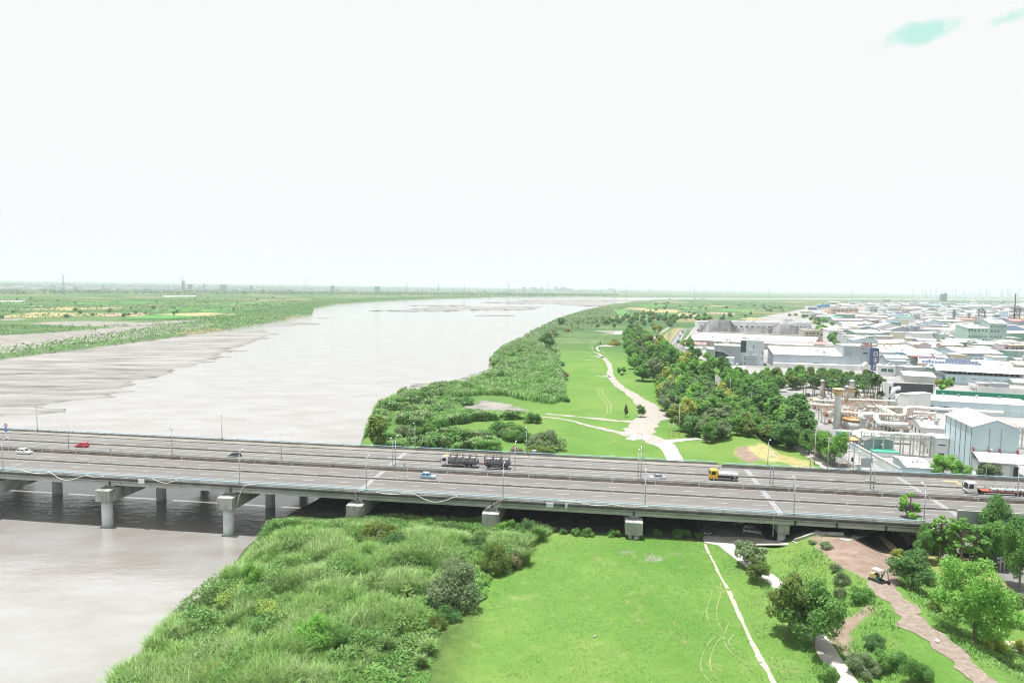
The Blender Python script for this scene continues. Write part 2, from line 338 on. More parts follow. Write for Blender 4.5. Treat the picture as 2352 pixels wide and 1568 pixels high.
# ------------------------------------------------------------------ river
def water_material():
    m = bpy.data.materials.new('silty river water'); m.use_nodes = True; t = m.node_tree; b = t.nodes['Principled BSDF']
    b.inputs['Roughness'].default_value = .07; b.inputs['IOR'].default_value = 2.7
    pos = nd(t, 'ShaderNodeNewGeometry').outputs['Position']
    def noise(sc, st, det=4):
        mp = nd(t, 'ShaderNodeMapping'); mp.inputs['Scale'].default_value = st; mp.inputs['Rotation'].default_value = (0, 0, -.35); t.links.new(pos, mp.inputs[0])
        n = nd(t, 'ShaderNodeTexNoise'); n.inputs['Scale'].default_value = sc; n.inputs['Detail'].default_value = det; n.inputs['Roughness'].default_value = .6; t.links.new(mp.outputs[0], n.inputs['Vector']); return n.outputs['Fac']
    x = nd(t, 'ShaderNodeMix', data_type='RGBA'); x.inputs[6].default_value = (.205, .19, .172, 1); x.inputs[7].default_value = (.262, .264, .266, 1)
    r = nd(t, 'ShaderNodeMapRange'); r.inputs[1].default_value = .35; r.inputs[2].default_value = .65; t.links.new(noise(.035, (1, 2.2, 1), 6), r.inputs[0]); t.links.new(r.outputs[0], x.inputs[0]); t.links.new(x.outputs[2], b.inputs['Base Color'])
    a = nd(t, 'ShaderNodeMath', operation='MULTIPLY_ADD'); a.inputs[1].default_value = .35; t.links.new(noise(1.1, (.6, 1.6, 1)), a.inputs[0]); t.links.new(noise(.28, (.6, 1.5, 1)), a.inputs[2])
    bp = nd(t, 'ShaderNodeBump'); bp.inputs['Strength'].default_value = .25; bp.inputs['Distance'].default_value = .45; t.links.new(a.outputs[0], bp.inputs['Height']); t.links.new(bp.outputs[0], b.inputs['Normal'])
    return m
wm = water_material()
river = struct(MB().add([(-3000, -400, 0), (12000, -400, 0), (12000, 16000, 0), (-3000, 16000, 0)], [(0, 1, 2, 3)]).build('river', wm))
# ------------------------------------------------------------------ sandbars with puddles between their ridges
def silt_material():                                          # dark and wet low down, pale and dry on the ridges
    m = bpy.data.materials.new('river silt'); m.use_nodes = True; t = m.node_tree; b = t.nodes['Principled BSDF']; b.inputs['Roughness'].default_value = .7
    pos = nd(t, 'ShaderNodeNewGeometry').outputs['Position']; sp = nd(t, 'ShaderNodeSeparateXYZ'); t.links.new(pos, sp.inputs[0]); mp = nd(t, 'ShaderNodeMapping'); mp.inputs['Rotation'].default_value = (0, 0, -.3); mp.inputs['Scale'].default_value = (.25, 1.6, 1); t.links.new(pos, mp.inputs[0])
    n = nd(t, 'ShaderNodeTexNoise'); n.inputs['Scale'].default_value = .06; n.inputs['Detail'].default_value = 7; n.inputs['Roughness'].default_value = .68; t.links.new(mp.outputs[0], n.inputs['Vector'])
    a = nd(t, 'ShaderNodeMath', operation='MULTIPLY_ADD'); a.inputs[1].default_value = .55; t.links.new(sp.outputs[2], a.inputs[0]); k = nd(t, 'ShaderNodeMath', operation='MULTIPLY_ADD'); k.inputs[1].default_value = 3.2; k.inputs[2].default_value = -1.45; t.links.new(n.outputs['Fac'], k.inputs[0]); t.links.new(k.outputs[0], a.inputs[2])
    r = nd(t, 'ShaderNodeValToRGB'); e = r.color_ramp.elements; e[0].position = .0; e[0].color = (.078, .074, .07, 1); e[1].position = 1.; e[1].color = (.235, .226, .216, 1); x = e.new(.3); x.color = (.148, .142, .136, 1); t.links.new(a.outputs[0], r.inputs[0]); t.links.new(r.outputs[0], b.inputs['Base Color']); return m
sandm = silt_material()
def sandbar(name, poly, step, zmax, sx, sy, ang, seed, soft=12, z0=-.36):
    Q = np.array(poly); x0, y0 = Q.min(0)-4; x1, y1 = Q.max(0)+4
    gx = np.arange(x0, x1, step[0]); gy = np.arange(y0, y1, step[1]); GX, GY = np.meshgrid(gx, gy); p = np.stack([GX.ravel(), GY.ravel()], 1)
    s = -sdist(p, poly)+(fbm(p[:, 0]/30, p[:, 1]/30, seed)-.5)*(14 if soft > 4 else 4)*zmax
    ca, sa = math.cos(ang), math.sin(ang); u = (p[:, 0]*ca+p[:, 1]*sa); v = (-p[:, 0]*sa+p[:, 1]*ca); w = (fbm(p[:, 0]/60, p[:, 1]/60, seed+3)-.5)*40
    n = fbm((u+w)/sx, (v+w*.45)/sy, seed+5, 6)
    n2 = fbm((u+w)/(sx*4), (v+w*.45)/(sy*3.5), seed+15, 3)
    z = z0+zmax*1.12*sst(-2, soft, s)+ ((n-.5)*2.0+(n2-.5)*1.5)*zmax
    keep = s > -6; id2 = np.arange(len(p)).reshape(GX.shape); f = np.stack([id2[:-1, :-1], id2[:-1, 1:], id2[1:, 1:], id2[1:, :-1]], -1).reshape(-1, 4)
    f = f[keep[f].all(1)]; used = np.unique(f); mp = np.full(len(p), -1); mp[used] = np.arange(len(used))
    return struct(ob(name, npmesh(name, np.column_stack([p, z])[used], mp[f], sandm, True)))
BAR = CL('e1', [(0, 1430), (240, 1420), (480, 1395), (540, 1350), (560, 1330), (620, 1295), (690, 1280), (900, 1258), (1090, 1240), (1110, 1215), (1245, 1180), (1230, 1140), (1330, 1080), (1480, 1052), (1600, 1030), (1700, 985), (1850, 950), (1900, 905), (2030, 880), (2120, 800), (2320, 740), (2440, 690), (2500, 660)])
BAR += [(610, 757), (560, 760), (480, 765), (230, 797), (30, 823), (-300, 868), (-700, 930), (-700, 1080)]
sandbar('sandbar', px2w(BAR), (1.2, 1.3), .95, 55, 7., .30, 11)
def ell(cx, cy, rx, ry): return [(cx+rx*math.cos(k*math.pi/8), cy+ry*math.sin(k*math.pi/8)) for k in range(16)]
for k, (cx, cy, rx, ry) in enumerate([(685, 744, 55, 2.2), (742, 730, 14, 1.2), (640, 747, 40, 1.8), (955, 713.5, 110, 2.2), (1090, 709, 150, 3.6), (1010, 702, 75, 1.8), (1160, 705, 90, 2.2), (1260, 694.5, 160, 3.2), (1370, 699, 90, 3.8), (1070, 727.5, 40, 1.3), (1130, 725, 60, 1.6), (1340, 690, 160, 1.8), (20, 968, 40, 2), (985, 888, 30, 5), (880, 884, 8, 1), (540, 805, 40, 1.6)]):
    sandbar('sandbar', px2w(ell(cx, cy, rx, ry)), (max(1.2, rx*.06), max(1.2, 60/ry if cy < 760 else 1.2)) if cy < 730 else (1.2, 1.2), .8 if cy < 760 else .6, 80, 12, .1, 20+k, 8, -.2)
mud = CL('m2', [(600, 480), (620, 460), (670, 420), (690, 395), (780, 370), (900, 365), (1000, 370), (1130, 310), (1260, 250), (1320, 235), (1390, 270), (1300, 330), (1100, 400), (1000, 450), (850, 460), (700, 465)])
sandbar('mudflat', px2w(mud), (.8, .8), .9, 25, 5, .35, 44, 3, -.15)
# ------------------------------------------------------------------ ribbons laid on the ground: paths, roads, tracks
def ribbon(name, pts, width, mat, z=None, off=.06, rag=0., seed=0, step=1.5, world=False, gaps=0.):
    q = [np.array(gp(*a) if not world else (a[0], a[1], 0.)) for a in pts] if z is None or world else [at(a[0], a[1], z) for a in pts]
    q = [a[:2] for a in q]; L = [0.]
    for a, b in zip(q, q[1:]): L.append(L[-1]+float(np.hypot(*(b-a))))
    n = max(2, int(L[-1]/step)); s = np.linspace(0, L[-1], n); Q = np.array(q); x = np.interp(s, L, Q[:, 0]); y = np.interp(s, L, Q[:, 1])
    k = np.ones(5)/5
    if n > 12:
        xp = np.convolve(np.pad(x, 2, 'edge'), k, 'valid'); yp = np.convolve(np.pad(y, 2, 'edge'), k, 'valid'); xp[[0, -1]] = x[[0, -1]]; yp[[0, -1]] = y[[0, -1]]; x, y = xp, yp
    w = np.interp(s, np.linspace(0, L[-1], len(width)), width) if hasattr(width, '__len__') else np.full(n, width)
    dx = np.gradient(x); dy = np.gradient(y); l = np.hypot(dx, dy); nx, ny = -dy/l, dx/l
    wl = w/2*(1+rag*2*(fbm(s/4, s*0+seed, 3, 3)-.5)*2); wr = w/2*(1+rag*2*(fbm(s/4, s*0+seed+9, 4, 3)-.5)*2)
    m = 5; V = []
    for j in range(m):
        f = j/(m-1); o = -wl*(1-f)+wr*f; V.append(np.column_stack([x+nx*o, y+ny*o]))
    V = np.stack(V, 1).reshape(-1, 2); zz = (np.full(len(V), z) if z is not None else height(V))+off
    ii = np.arange(n*m).reshape(n, m); f = np.stack([ii[:-1, :-1], ii[:-1, 1:], ii[1:, 1:], ii[1:, :-1]], -1).reshape(-1, 4)
    if gaps:
        c = V[f].mean(1); f = f[fbm(c[:, 0]*.9, c[:, 1]*.9, seed+2, 3) > gaps]
    return struct(ob(name, npmesh(name, np.column_stack([V, zz]), f, mat)))
def patch(name, pts, mat, z=None, off=.05, w=None):
    q = w or [tuple(gp(*a)[:2]) for a in pts]; zz = [(z if z is not None else H1(*a))+off for a in q]
    return struct(MB().add([(a[0], a[1], k) for a, k in zip(q, zz)], [tuple(range(len(q)))]).build(name, mat))
dirtm = M('pale dirt', (.235, .22, .197), .95, (.30, .283, .257), .9, .4, world=True)
concm = M('worn concrete paving', (.32, .305, .28), .9, (.42, .405, .38), .4, world=True)
asph = M('road asphalt', (.118, .118, .12), .9, (.155, .155, .155), .25, world=True)
whitep = M('white road paint', (.48, .48, .47), .8, (.30, .30, .30), 1.2, world=True); yelp = M('yellow road paint', (.75, .45, .12), .8)
ribbon('dirt_path', CL('e3', [(745, 818), (800, 838), (850, 880), (890, 930), (905, 985), (900, 1030), (935, 1085), (1000, 1150), (1100, 1210), (1190, 1275), (1260, 1335), (1320, 1390), (1300, 1430)])+CL('r3', [(1230, 90), (1180, 150), (1180, 220), (1300, 275), (1430, 330)]), [1.2, 3, 3.5, 3.5, 4, 4, 4.5, 4.5, 5, 6, 8, 12, 13, 12, 8], dirtm, rag=.2, seed=3)
ribbon('dirt_path', CL('r3', [(310, 32), (500, 50), (700, 74), (850, 88), (1000, 98), (1130, 110)]), [2., 2.5, 3, 5, 8], dirtm, rag=.6, seed=5, off=.05)
ribbon('dirt_path', CL('r3', [(250, 58), (400, 72), (560, 100), (700, 140), (850, 178), (1000, 205), (1120, 220)]), [2, 2, 2.2, 2.5, 4, 7], dirtm, rag=.6, seed=6, off=.055)
ribbon('concrete_path', CL('r3', [(1380, 300), (1440, 350), (1480, 420), (1515, 490), (1540, 560)]), [8, 6, 6, 6], concm, off=.07)
ribbon('concrete_path', CL('r3', [(1400, 290), (1520, 278), (1640, 266), (1780, 262)]), [5, 4, 3, 3], concm, off=.075)
ribbon('dirt_path', CL('e3', [(500, 880), (600, 887), (700, 893), (830, 902)]), [.8, 2.2, 3, 2.], dirtm, rag=.8, seed=8, gaps=.36)
ribbon('dirt_path', CL('e3', [(710, 857), (780, 860), (850, 872)]), [1, 5, 3], dirtm, rag=.6, seed=9)
ribbon('dirt_path', CL('e3', [(765, 1043), (830, 1046), (900, 1045)]), [1, 4, 5], dirtm, rag=.6, seed=10)
ribbon('concrete_path', CL('e3', [(800, 765), (775, 785), (800, 815)]), [1.6, 1.6], concm, rag=.2)
ribbon('concrete_pad', CL('e3', [(805, 770), (850, 766), (890, 760)]), [5, 14, 10], concm, rag=.2)
patch('concrete_pad', CL('e3', [(930, 655), (960, 632), (1090, 630), (1085, 660)]), concm)
ribbon('concrete_path', [(1667, 1246), (1690, 1268), (1716, 1290), (1775, 1332), (1797, 1348), (1825, 1392), (1862, 1440), (1895, 1490), (1948, 1572)], [5, 3.6, 3.2, 3.2, 3.4, 3.4], concm, rag=.06, seed=2, off=.07)
patch('concrete_apron', [(1612, 1231), (1730, 1234), (1812, 1247), (1810, 1252), (1690, 1252), (1672, 1257), (1618, 1246)], concm, off=.09)
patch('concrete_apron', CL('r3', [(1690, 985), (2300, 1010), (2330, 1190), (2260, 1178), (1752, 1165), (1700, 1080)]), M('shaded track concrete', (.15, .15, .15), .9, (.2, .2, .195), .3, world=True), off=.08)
ribbon('broken_kerb', [(1620, 1249), (1630, 1272), (1655, 1324), (1680, 1369), (1705, 1426), (1730, 1481), (1760, 1536), (1778, 1572)], [.6, .6, .8, 1.1], M('lime rubble', (.42, .40, .37), .95, (.25, .27, .17), 1.2, world=True), rag=.45, seed=4, off=.08, step=.4, gaps=.3)
soilm = M('trodden soil', (.17, .135, .108), .95, (.235, .198, .168), 1.1, .5, world=True)
ribbon('dirt_path', [(2030, 1330), (2040, 1349), (2068, 1396), (2100, 1430), (2141, 1464), (2178, 1499), (2228, 1546), (2260, 1580)], [4, 5.5, 5.5, 6, 5.5, 5, 4.5], soilm, rag=.5, seed=12, off=.1, step=.5)
ribbon('dirt_path', CL('n4', [(560, 210), (620, 260), (680, 310), (720, 360)]), [2.2, 2.4, 2.], M('pinkish brick path', (.42, .33, .25), .95, (.5, .42, .35), .6, world=True), rag=.2, off=.1)
ribbon('dirt_path', CL('n4', [(1750, 1180), (1830, 1230), (1900, 1290)]), [2.4, 2.4], MATS['pinkish brick path'], rag=.2, off=.1)
trk = M('worn grass track', (.13, .20, .06), .95, (.19, .22, .09), .8, world=True)
for k, q in enumerate(([(920, 560), (925, 720), (880, 870), (868, 930), (885, 1000), (915, 1055)], [(1000, 640), (1005, 740), (965, 880), (960, 980), (1000, 1060), (1030, 1090)], [(1080, 1000), (1040, 1110), (960, 1200), (905, 1330), (895, 1420), (960, 1530)], [(980, 1100), (880, 1210), (830, 1310), (810, 1420), (850, 1500), (915, 1568)], [(1030, 1120), (1040, 1210), (1100, 1290), (1180, 1360), (1280, 1425)], [(1120, 1120), (1060, 1200), (1130, 1260), (1230, 1350)])):
    ribbon('tyre_track', CL('n3', q), .24, trk, rag=.5, seed=k, step=.6, gaps=.3)
for k, q in enumerate(([(790, 1150), (800, 1220), (850, 1270), (880, 1320), (870, 1385)], [(825, 1150), (835, 1210), (885, 1270), (908, 1300), (905, 1390)], [(870, 600), (885, 640), (750, 720), (715, 770), (725, 800)], [(905, 610), (895, 650), (765, 730), (735, 770), (745, 805)], [(820, 800), (860, 850), (900, 890), (1000, 950)])):
    ribbon('tyre_track', CL('e3', q), .7, trk, rag=.4, seed=k+20, gaps=.22)
pud = M('puddle', (.42, .43, .44), .06, spec=.8)
for k, (cx, cy, rx, ry) in enumerate([(1165, 245, 95, 20), (1110, 262, 70, 14), (1060, 210, 60, 8), (1095, 188, 30, 9), (1220, 258, 55, 10)]):
    q = [C('r3', cx+rx*(1+.25*math.sin(3*a+k))*math.cos(a), cy+ry*(1+.2*math.sin(5*a+k))*math.sin(a)) for a in np.linspace(0, 2*math.pi, 22)[:-1]]
    patch('puddle', q, pud, off=.085+.004*k)
# ------------------------------------------------------------------ highway bridge (local x along the bridge, y across it, away from the camera)
BO = at(1176, 1141, 14.1); a0 = at(0, 1074, 14.1); a1 = at(1764, 1173.4, 14.1); BA = math.atan2(a1[1]-a0[1], a1[0]-a0[0])
BD = np.array([math.cos(BA), math.sin(BA)]); BN = np.array([-math.sin(BA), math.cos(BA)])
def bw(s, t, z=13.): p = BO[:2]+BD*s+BN*t; return (p[0], p[1], z)
def st(px, py, z=13.): q = at(px, py, z)[:2]-BO[:2]; return float(q@BD), float(q@BN)
conc = M('weathered bridge concrete', (.36, .37, .34), .9, (.22, .23, .21), .35, .25, stretch=(1, 1, .35))
fasc = M('girder concrete', (.40, .43, .40), .85, (.31, .34, .31), .3, .15, stretch=(.5, 1, .3))
capc = M('stained pier cap concrete', (.34, .35, .33), .9, (.14, .145, .14), .55, .3, stretch=(1, 1, .3), lo=.42, hi=.68)
colc = M('pale pier column concrete', (.50, .55, .55), .8, (.42, .47, .47), .5, stretch=(.6, .6, 1.5))
barc = M('sooty barrier concrete', (.16, .15, .14), .95, (.27, .26, .24), .9, .3, stretch=(.35, 1, 1.6))
deckm = M('bridge asphalt', (.108, .106, .106), .92, (.15, .146, .141), .3, .15, stretch=(.06, 1., 1), lo=.32, hi=.68)
sidew = M('grimy walkway concrete', (.23, .22, .20), .95, (.15, .145, .13), .4, .2, stretch=(.3, 1, 1))
steel = M('galvanised steel', (.46, .48, .48), .45, (.36, .37, .37), 1.5, metal=.5); bluer = M('sky blue rail paint', (.13, .42, .62), .5)
palebl = M('pale blue rail paint', (.27, .44, .52), .5); dark = M('black rubber', (.015, .015, .017), .8); cabm = M('dark cable sheath', (.055, .055, .06), .7)
hosem = M('off white hose', (.62, .61, .57), .6); redp = M('faded red road paint', (.55, .26, .20), .85, (.6, .5, .45), .8)
S0, S1 = -262., 240.
br = thing('highway_bridge', 'long grey concrete highway bridge with four carriageways crossing the river on round piers', 'bridge', (BO[0], BO[1], 0), BA)
for y0, y1 in ((-.55, 22.3), (23.5, 46.9)): MB().box(S0, S1, y0, y1, 12.55, 13.).build('deck', deckm, br)
m = MB()
for y in np.concatenate([np.arange(.35, 22, 3.55), np.arange(24.2, 46.9, 3.6)]): m.box(S0, S1, y, y+.7, 11., 12.548)
for s in np.arange(-260, 97, 8.9): m.box(s, s+.35, .2, .349, 11.02, 12.5)
m.build('girder', fasc, br)
for s0 in (-253.5, -218, -182.5, -147, -111.6, -76.1, -40.6, -5.1, 30.4, 66):
    if s0 < -245: continue
    end = s0 == 66
    cap = MB()
    if end: cap.box(s0-1.3, s0+1.3, .4, 46, 8.6, 10.9)
    else: cap.add([(s0+dx, y, z) for dx in (-2.1, 2.1) for y, z in ((-2.7, 7.15), (-2.7, 10.25), (3.5, 10.55), (44, 10.55), (49, 10.25), (49, 7.15), (45, 6.9), (-.6, 6.9))],
          [tuple(range(8))[::-1], tuple(range(8, 16))]+[(i, (i+1) % 8, (i+1) % 8+8, i+8) for i in range(8)]).box(s0-1.2, s0+1.2, .4, 46, 10.551, 10.999)
    c = cap.build('pier_cap', capc, br)
    for y in ((2.2, 22.2, 43) if end else (-.9, 22., 44.9)):
        MB().lathe([(1.4 if not end else 1.0, -2.5), (1.4 if not end else 1.0, 2.6), (1.415 if not end else 1., 2.7), (1.4 if not end else 1., 6.95 if not end else 8.65)], (s0, y), 28).build('column', colc, c, True)
for s in (97, 128, 190): MB().box(s, s+2.5, .3, 46.5, 3, 12.549).build('abutment', conc, br)
MB().box(S0, 96.8, -.7, -.551, 12.5, 13.5).box(S0, S1, -.55, -.25, 13., 13.75).build('parapet', conc, br)
MB().box(S0, 58, 46.5, 46.8, 13., 13.75).box(58.6, S1, 44.2, 44.55, 13., 14.0).build('parapet', barc, br)
MB().box(S0, 58, 43.3, 46.499, 13., 13.22).build('walkway', sidew, br)
mort = M('pale mortar', (.55, .54, .51), .9)
def barrier(y, w, zt, name):                                  # cast lengths with pale joints between them
    m = MB().box(S0, S1, y, y+w, 13., zt); m.mi = 1
    for s in np.arange(S0+4, S1, 11.8): m.box(s, s+.25, y-.05, y-.001, 13.0, zt+.02)
    m.build(name, [barc, mort], br)
for y in (21.9, 23.5): barrier(y, .4, 13.82, 'median_wall')
for y in (12.6, 34.0): barrier(y, .55, 13.42, 'lane_divider')
def railing(y, z0, z1, s0, s1, mt, pm, step, r, rails):
    m = MB()
    for z in rails: m.tube([(s0, y, z), (s1, y, z)], r, 6)
    m.mi = 1
    for s in np.arange(s0+.5, s1, step): m.box(s-.07, s+.07, y-.06, y+.06, z0, z1)
    return m.build('guard_rail', [mt, pm], br)
railing(-.4, 13.75, 14.1, S0, 97, palebl, bluer, 3.1, .11, (14.14, ))
railing(46.65, 13.75, 14.1, S0, 57, palebl, bluer, 3.1, .11, (14.14, )); railing(44.4, 14., 14.3, 59, S1, palebl, bluer, 3.1, .11, (14.34, ))
railing(21.85, 13.5, 14.25, S0, S1, steel, barc, 2.6, .1, (14.15, 14.42)); railing(23.95, 13.5, 14.25, S0, S1, steel, barc, 2.6, .1, (14.2, ))
mk = MB(); z = 13.005
for y, w in ((4.7, .15), (11.9, .18), (13.6, .2), (24.6, .2), (31.4, .2), (33.2, .18), (35.4, .18), (40.4, .18), (42.6, .14)): mk.add([(S0, y, z), (S1, y, z), (S1, y+w, z), (S0, y+w, z)], [(0, 1, 2, 3)])
for y, ph in ((8.3, 2.), (17.1, 6.), (27.9, 3.), (36.9, 7.)):
    for s in np.arange(S0+ph, S1, 10.): mk.add([(s, y, z), (s+4, y, z), (s+4, y+.17, z), (s, y+.17, z)], [(0, 1, 2, 3)])
mk.build('lane_marking', whitep, br)
mk = MB().add([(S0, 21.3, z), (S1, 21.3, z), (S1, 21.46, z), (S0, 21.46, z)], [(0, 1, 2, 3)]); mk.build('edge_line', redp, br)
jm = M('bare joint concrete', (.29, .30, .30), .85, (.22, .23, .23), .6); jd = M('joint seal', (.12, .13, .15), .7)
for s in (-146.7, -40.6, 65.6, 108.5):
    for y0, y1 in ((.2, 12.55), (13.2, 21.85), (23.95, 33.95), (34.6, 43.25)):
        m = MB(); wd = .3 if s == -146.7 else .75
        for k in (-1, 1): m.add([(s+k*wd*.42-wd*.4, y0, z+.004), (s+k*wd*.42+wd*.4, y0, z+.004), (s+k*wd*.42+wd*.4, y1, z+.004), (s+k*wd*.42-wd*.4, y1, z+.004)], [(0, 1, 2, 3)])
        m.mi = 1; m.add([(s-.12, y0, z+.008), (s+.12, y0, z+.008), (s+.12, y1, z+.008), (s-.12, y1, z+.008)], [(0, 1, 2, 3)])
        m.build('expansion_joint', [jm, jd], br)
m = MB()
for k in range(5): m.tube([(S0, -.76-.05*(k % 2), 12.75+.14*k), (96, -.76-.05*(k % 2), 12.72+.14*k)], .05, 5)
m.tube([(S0, .28, 11.9), (96, .28, 11.85)], .03, 4)
m.build('cable_bundle', cabm, br)
for s in (-111.6, -76.1, -40.6, -5.1, 30.4, 68.5, 78, 89): MB().box(s-.25, s+.25, .19, .345, 11., 12.5).build('girder_joint', M('dark joint stain', (.07, .07, .065), .9), br)
for px, py in ((1264, 1154), (334, 1101), (1302, 1154)):
    s = st(px, py, 13)[0]; MB().box(s-.9 if px != 1302 else s-.3, s+.9 if px != 1302 else s+.3, -1.15, -.9, 12.4, 13.5).build('junction_box', M('pale box enamel', (.55, .62, .66), .5), br)
m = MB()
for s in np.arange(104, 200, 4.):                            # noise barrier panels along the near edge beyond the stairs
    m.box(s+.12, s+3.88, -.5, -.35, 13.9, 17.0)
nb = m.build('noise_barrier', M('grey acoustic panel', (.33, .36, .37), .6, (.29, .32, .33), .3), br)
for s in np.arange(104, 201, 4.): MB().box(s-.11, s+.11, -.6, -.3, 13.1, 17.05).build('barrier_post', steel, nb)
MB().box(104, 200, -.52, -.33, 17.001, 17.12).build('coping', M('pale coping', (.7, .7, .7), .6), nb)
MB().box(99.5, 240, -.75, -.551, 12.2, 13.1).build('edge_beam', M('tan edge beam', (.45, .42, .36), .9, (.36, .34, .3), .5), br)
for k, q in enumerate(([(122.5, 38.5), (126.5, 38.5), (126.5, 39.2), (122.5, 39.2)], [(120, 41.), (124, 41.), (124, 41.7), (120, 41.7)])):
    MB().add([(x, y, z+.002) for x, y in q], [(0, 1, 2, 3)]).build('road_arrow', yelp, br)
def onplane(px, py, t):                                       # picture point on the vertical plane at distance t across the bridge
    d = ray(px, py); o = np.array([0, 0, HC]); n = np.array([BN[0], BN[1], 0]); k = (t+n[:2]@BO[:2]-n@o)/(n@d); return o+k*d
for k, (cn, pts, r, lb) in enumerate((
  ('r1', [(190, 550), (300, 575), (400, 582), (460, 572), (540, 622), (610, 640), (690, 628), (790, 597), (860, 612), (960, 606)], .075, 'long pale hose sagging in two loops along the left end of the bridge'),
  ('r1', [(1400, 628), (1460, 655), (1530, 668), (1590, 652), (1630, 640)], .07, 'short pale hose sagging beside a junction box on the bridge edge'),
  ('r1', [(2352, 677), (2280, 682), (2235, 705), (2205, 770), (2180, 850), (2170, 890)], .07, 'pale hose dangling down beside the second capped pier from the left'),
  ('r2', [(1100, 748), (1200, 768), (1300, 770), (1380, 758), (1450, 768), (1560, 822), (1640, 842), (1730, 830), (1850, 787)], .075, 'pale hose in a long sag under the bridge edge left of the middle lamp'),
  ('r2', [(2285, 802), (2240, 850), (2210, 920), (2195, 1000)], .07, 'pale hose hanging to the ground at the bushy pier'),
  ('r2', [(2270, 806), (2200, 850), (2110, 905)], .05, 'thin pale hose slanting from the bridge edge to the pier top'),
  ('r2', [(905, 755), (925, 790), (965, 830), (968, 900), (970, 1005)], .09, 'grey drain pipe running down beside the third capped pier'),
  ('r3', [(430, 828), (600, 842), (720, 868), (820, 875), (930, 866), (1060, 886), (1250, 882)], .07, 'pale hose lying along the bridge edge above the grassy pier'),
  ('r4', [(62, 955), (50, 1000), (48, 1080), (45, 1165)], .08, 'grey drain pipe beside the slim end pier'))):
    P = [onplane(*C(cn, *q), -1.0 if k not in (6, 8) else -.9) for q in pts]; Q = []
    for i in range(len(P)-1):
        p0, p1, p2, p3 = P[max(i-1, 0)], P[i], P[i+1], P[min(i+2, len(P)-1)]
        for u in np.linspace(0, 1, 5)[:-1]: Q.append(.5*((2*p1)+(-p0+p2)*u+(2*p0-5*p1+4*p2-p3)*u*u+(-p0+3*p1-3*p2+p3)*u**3))
    Q.append(P[-1]); c = Q[0]; tag(MB().tube([q-c for q in Q], r, 6).build('hose' if k not in (6, 8) else 'drain_pipe', hosem if k not in (6, 8) else steel, loc=c), lb, 'hose' if k not in (6, 8) else 'pipe')
# ------------------------------------------------------------------ lamp posts
lampm = M('grey lamp post paint', (.40, .44, .46), .5, metal=.3); headm = M('lamp head', (.62, .64, .64), .4)
def lamp_proto(h, arm, two=False):
    r = thing('street_lamp', 'x', 'street lamp', (0, 0, -50))
    MB().box(-.25, .25, -.25, .25, 0, .35).build('base', conc, r)
    MB().tube([(0, 0, .3), (0, 0, h*.55), (0, 0, h-.9)], [.13, .105, .085], 8).build('pole', lampm, r, True)
    for sg in ((1, -1) if two else (1, )):
        MB().tube([(0, 0, h-.9), (0, .15*sg, h-.35), (0, .55*sg, h-.05), (0, 1.1*sg, h+.1), (0, arm*sg, h+.18)], [.08, .065, .06, .05, .045], 6).build('arm', lampm, r, True)
        MB().box(-.17, .17, (arm-.1)*sg if sg > 0 else -(arm+.75), (arm+.75) if sg > 0 else -(arm-.1), h+.1, h+.26).build('lamp_head', headm, r)
    return r
LP = {1: lamp_proto(8.6, 1.5)}; _used = set()
def lamp(kind, s, t, z, flip, label, group):
    p = bw(s, t, z); rz = BA+(math.pi if flip else 0)
    if kind in _used: return dup(LP[kind], p, rz, label, group)
    _used.add(kind); o = LP[kind]; o.location = p; o.rotation_euler = (0, 0, rz); o['label'] = label; o['group'] = group; return o
G = 'street lamps along the bridge'
for i, s in enumerate((-144, -73.3, -38.2, -2.3, 33, 68, 97)):
    lamp(1, s, -.05, 13.7, False, ['single arm lamp on the near bridge edge at the far left', 'single arm lamp on the near edge above the gap between two hoses', 'single arm lamp on the near edge beside the left wide expansion joint', 'single arm lamp on the near edge below the black car and trailer', 'single arm lamp on the near edge above the pier standing in grass', 'single arm lamp on the near edge right of the wide expansion joint', 'single arm lamp on the near edge behind the slim tree by the stairs'][i], G)
for i, (s, two) in enumerate(((-144, 0), (-108.8, 1), (-73.3, 0), (-38.2, 2), (-2.4, 0), (32.8, 2), (68.3, 2), (94.2, 2), (130, 0))):
    n = ['near the red car', 'between the red car and black hatchback', 'right of the black hatchback', 'left of the white cab lorry', 'right of the lorry trailer', 'left of the silver blue sedan', 'right of the yellow tanker', 'beyond the yellow tanker near the road end', 'by the flatbed lorry'][i]
    if two == 2:
        lamp(1, s-.4, 23.7, 13.8, True, f'near facing lamp of the median pair {n}', G); lamp(1, s+.4, 23.7, 13.8, False, f'far facing lamp of the median pair {n}', G)
    else: lamp(1, s, 23.7, 13.8, two == 1, f'lone lamp on the median barrier {n}', G)
for i, s in enumerate((-176, -106, -38.4, -1.8, 34.7, 72, 98, 133)):
    lamp(1, s, 46.65 if s < 58 else 44.4, 13.7, True, 'lamp on the far bridge edge '+['at the left against the sandbar', 'against the open river, left of the bamboo', 'against the bushes right of the bamboo', 'in front of the grey green bushes', 'in front of the pale dirt junction', 'before the dry grass slope', 'beside the traffic light', 'in front of the tall pale blue hall'][i], G)
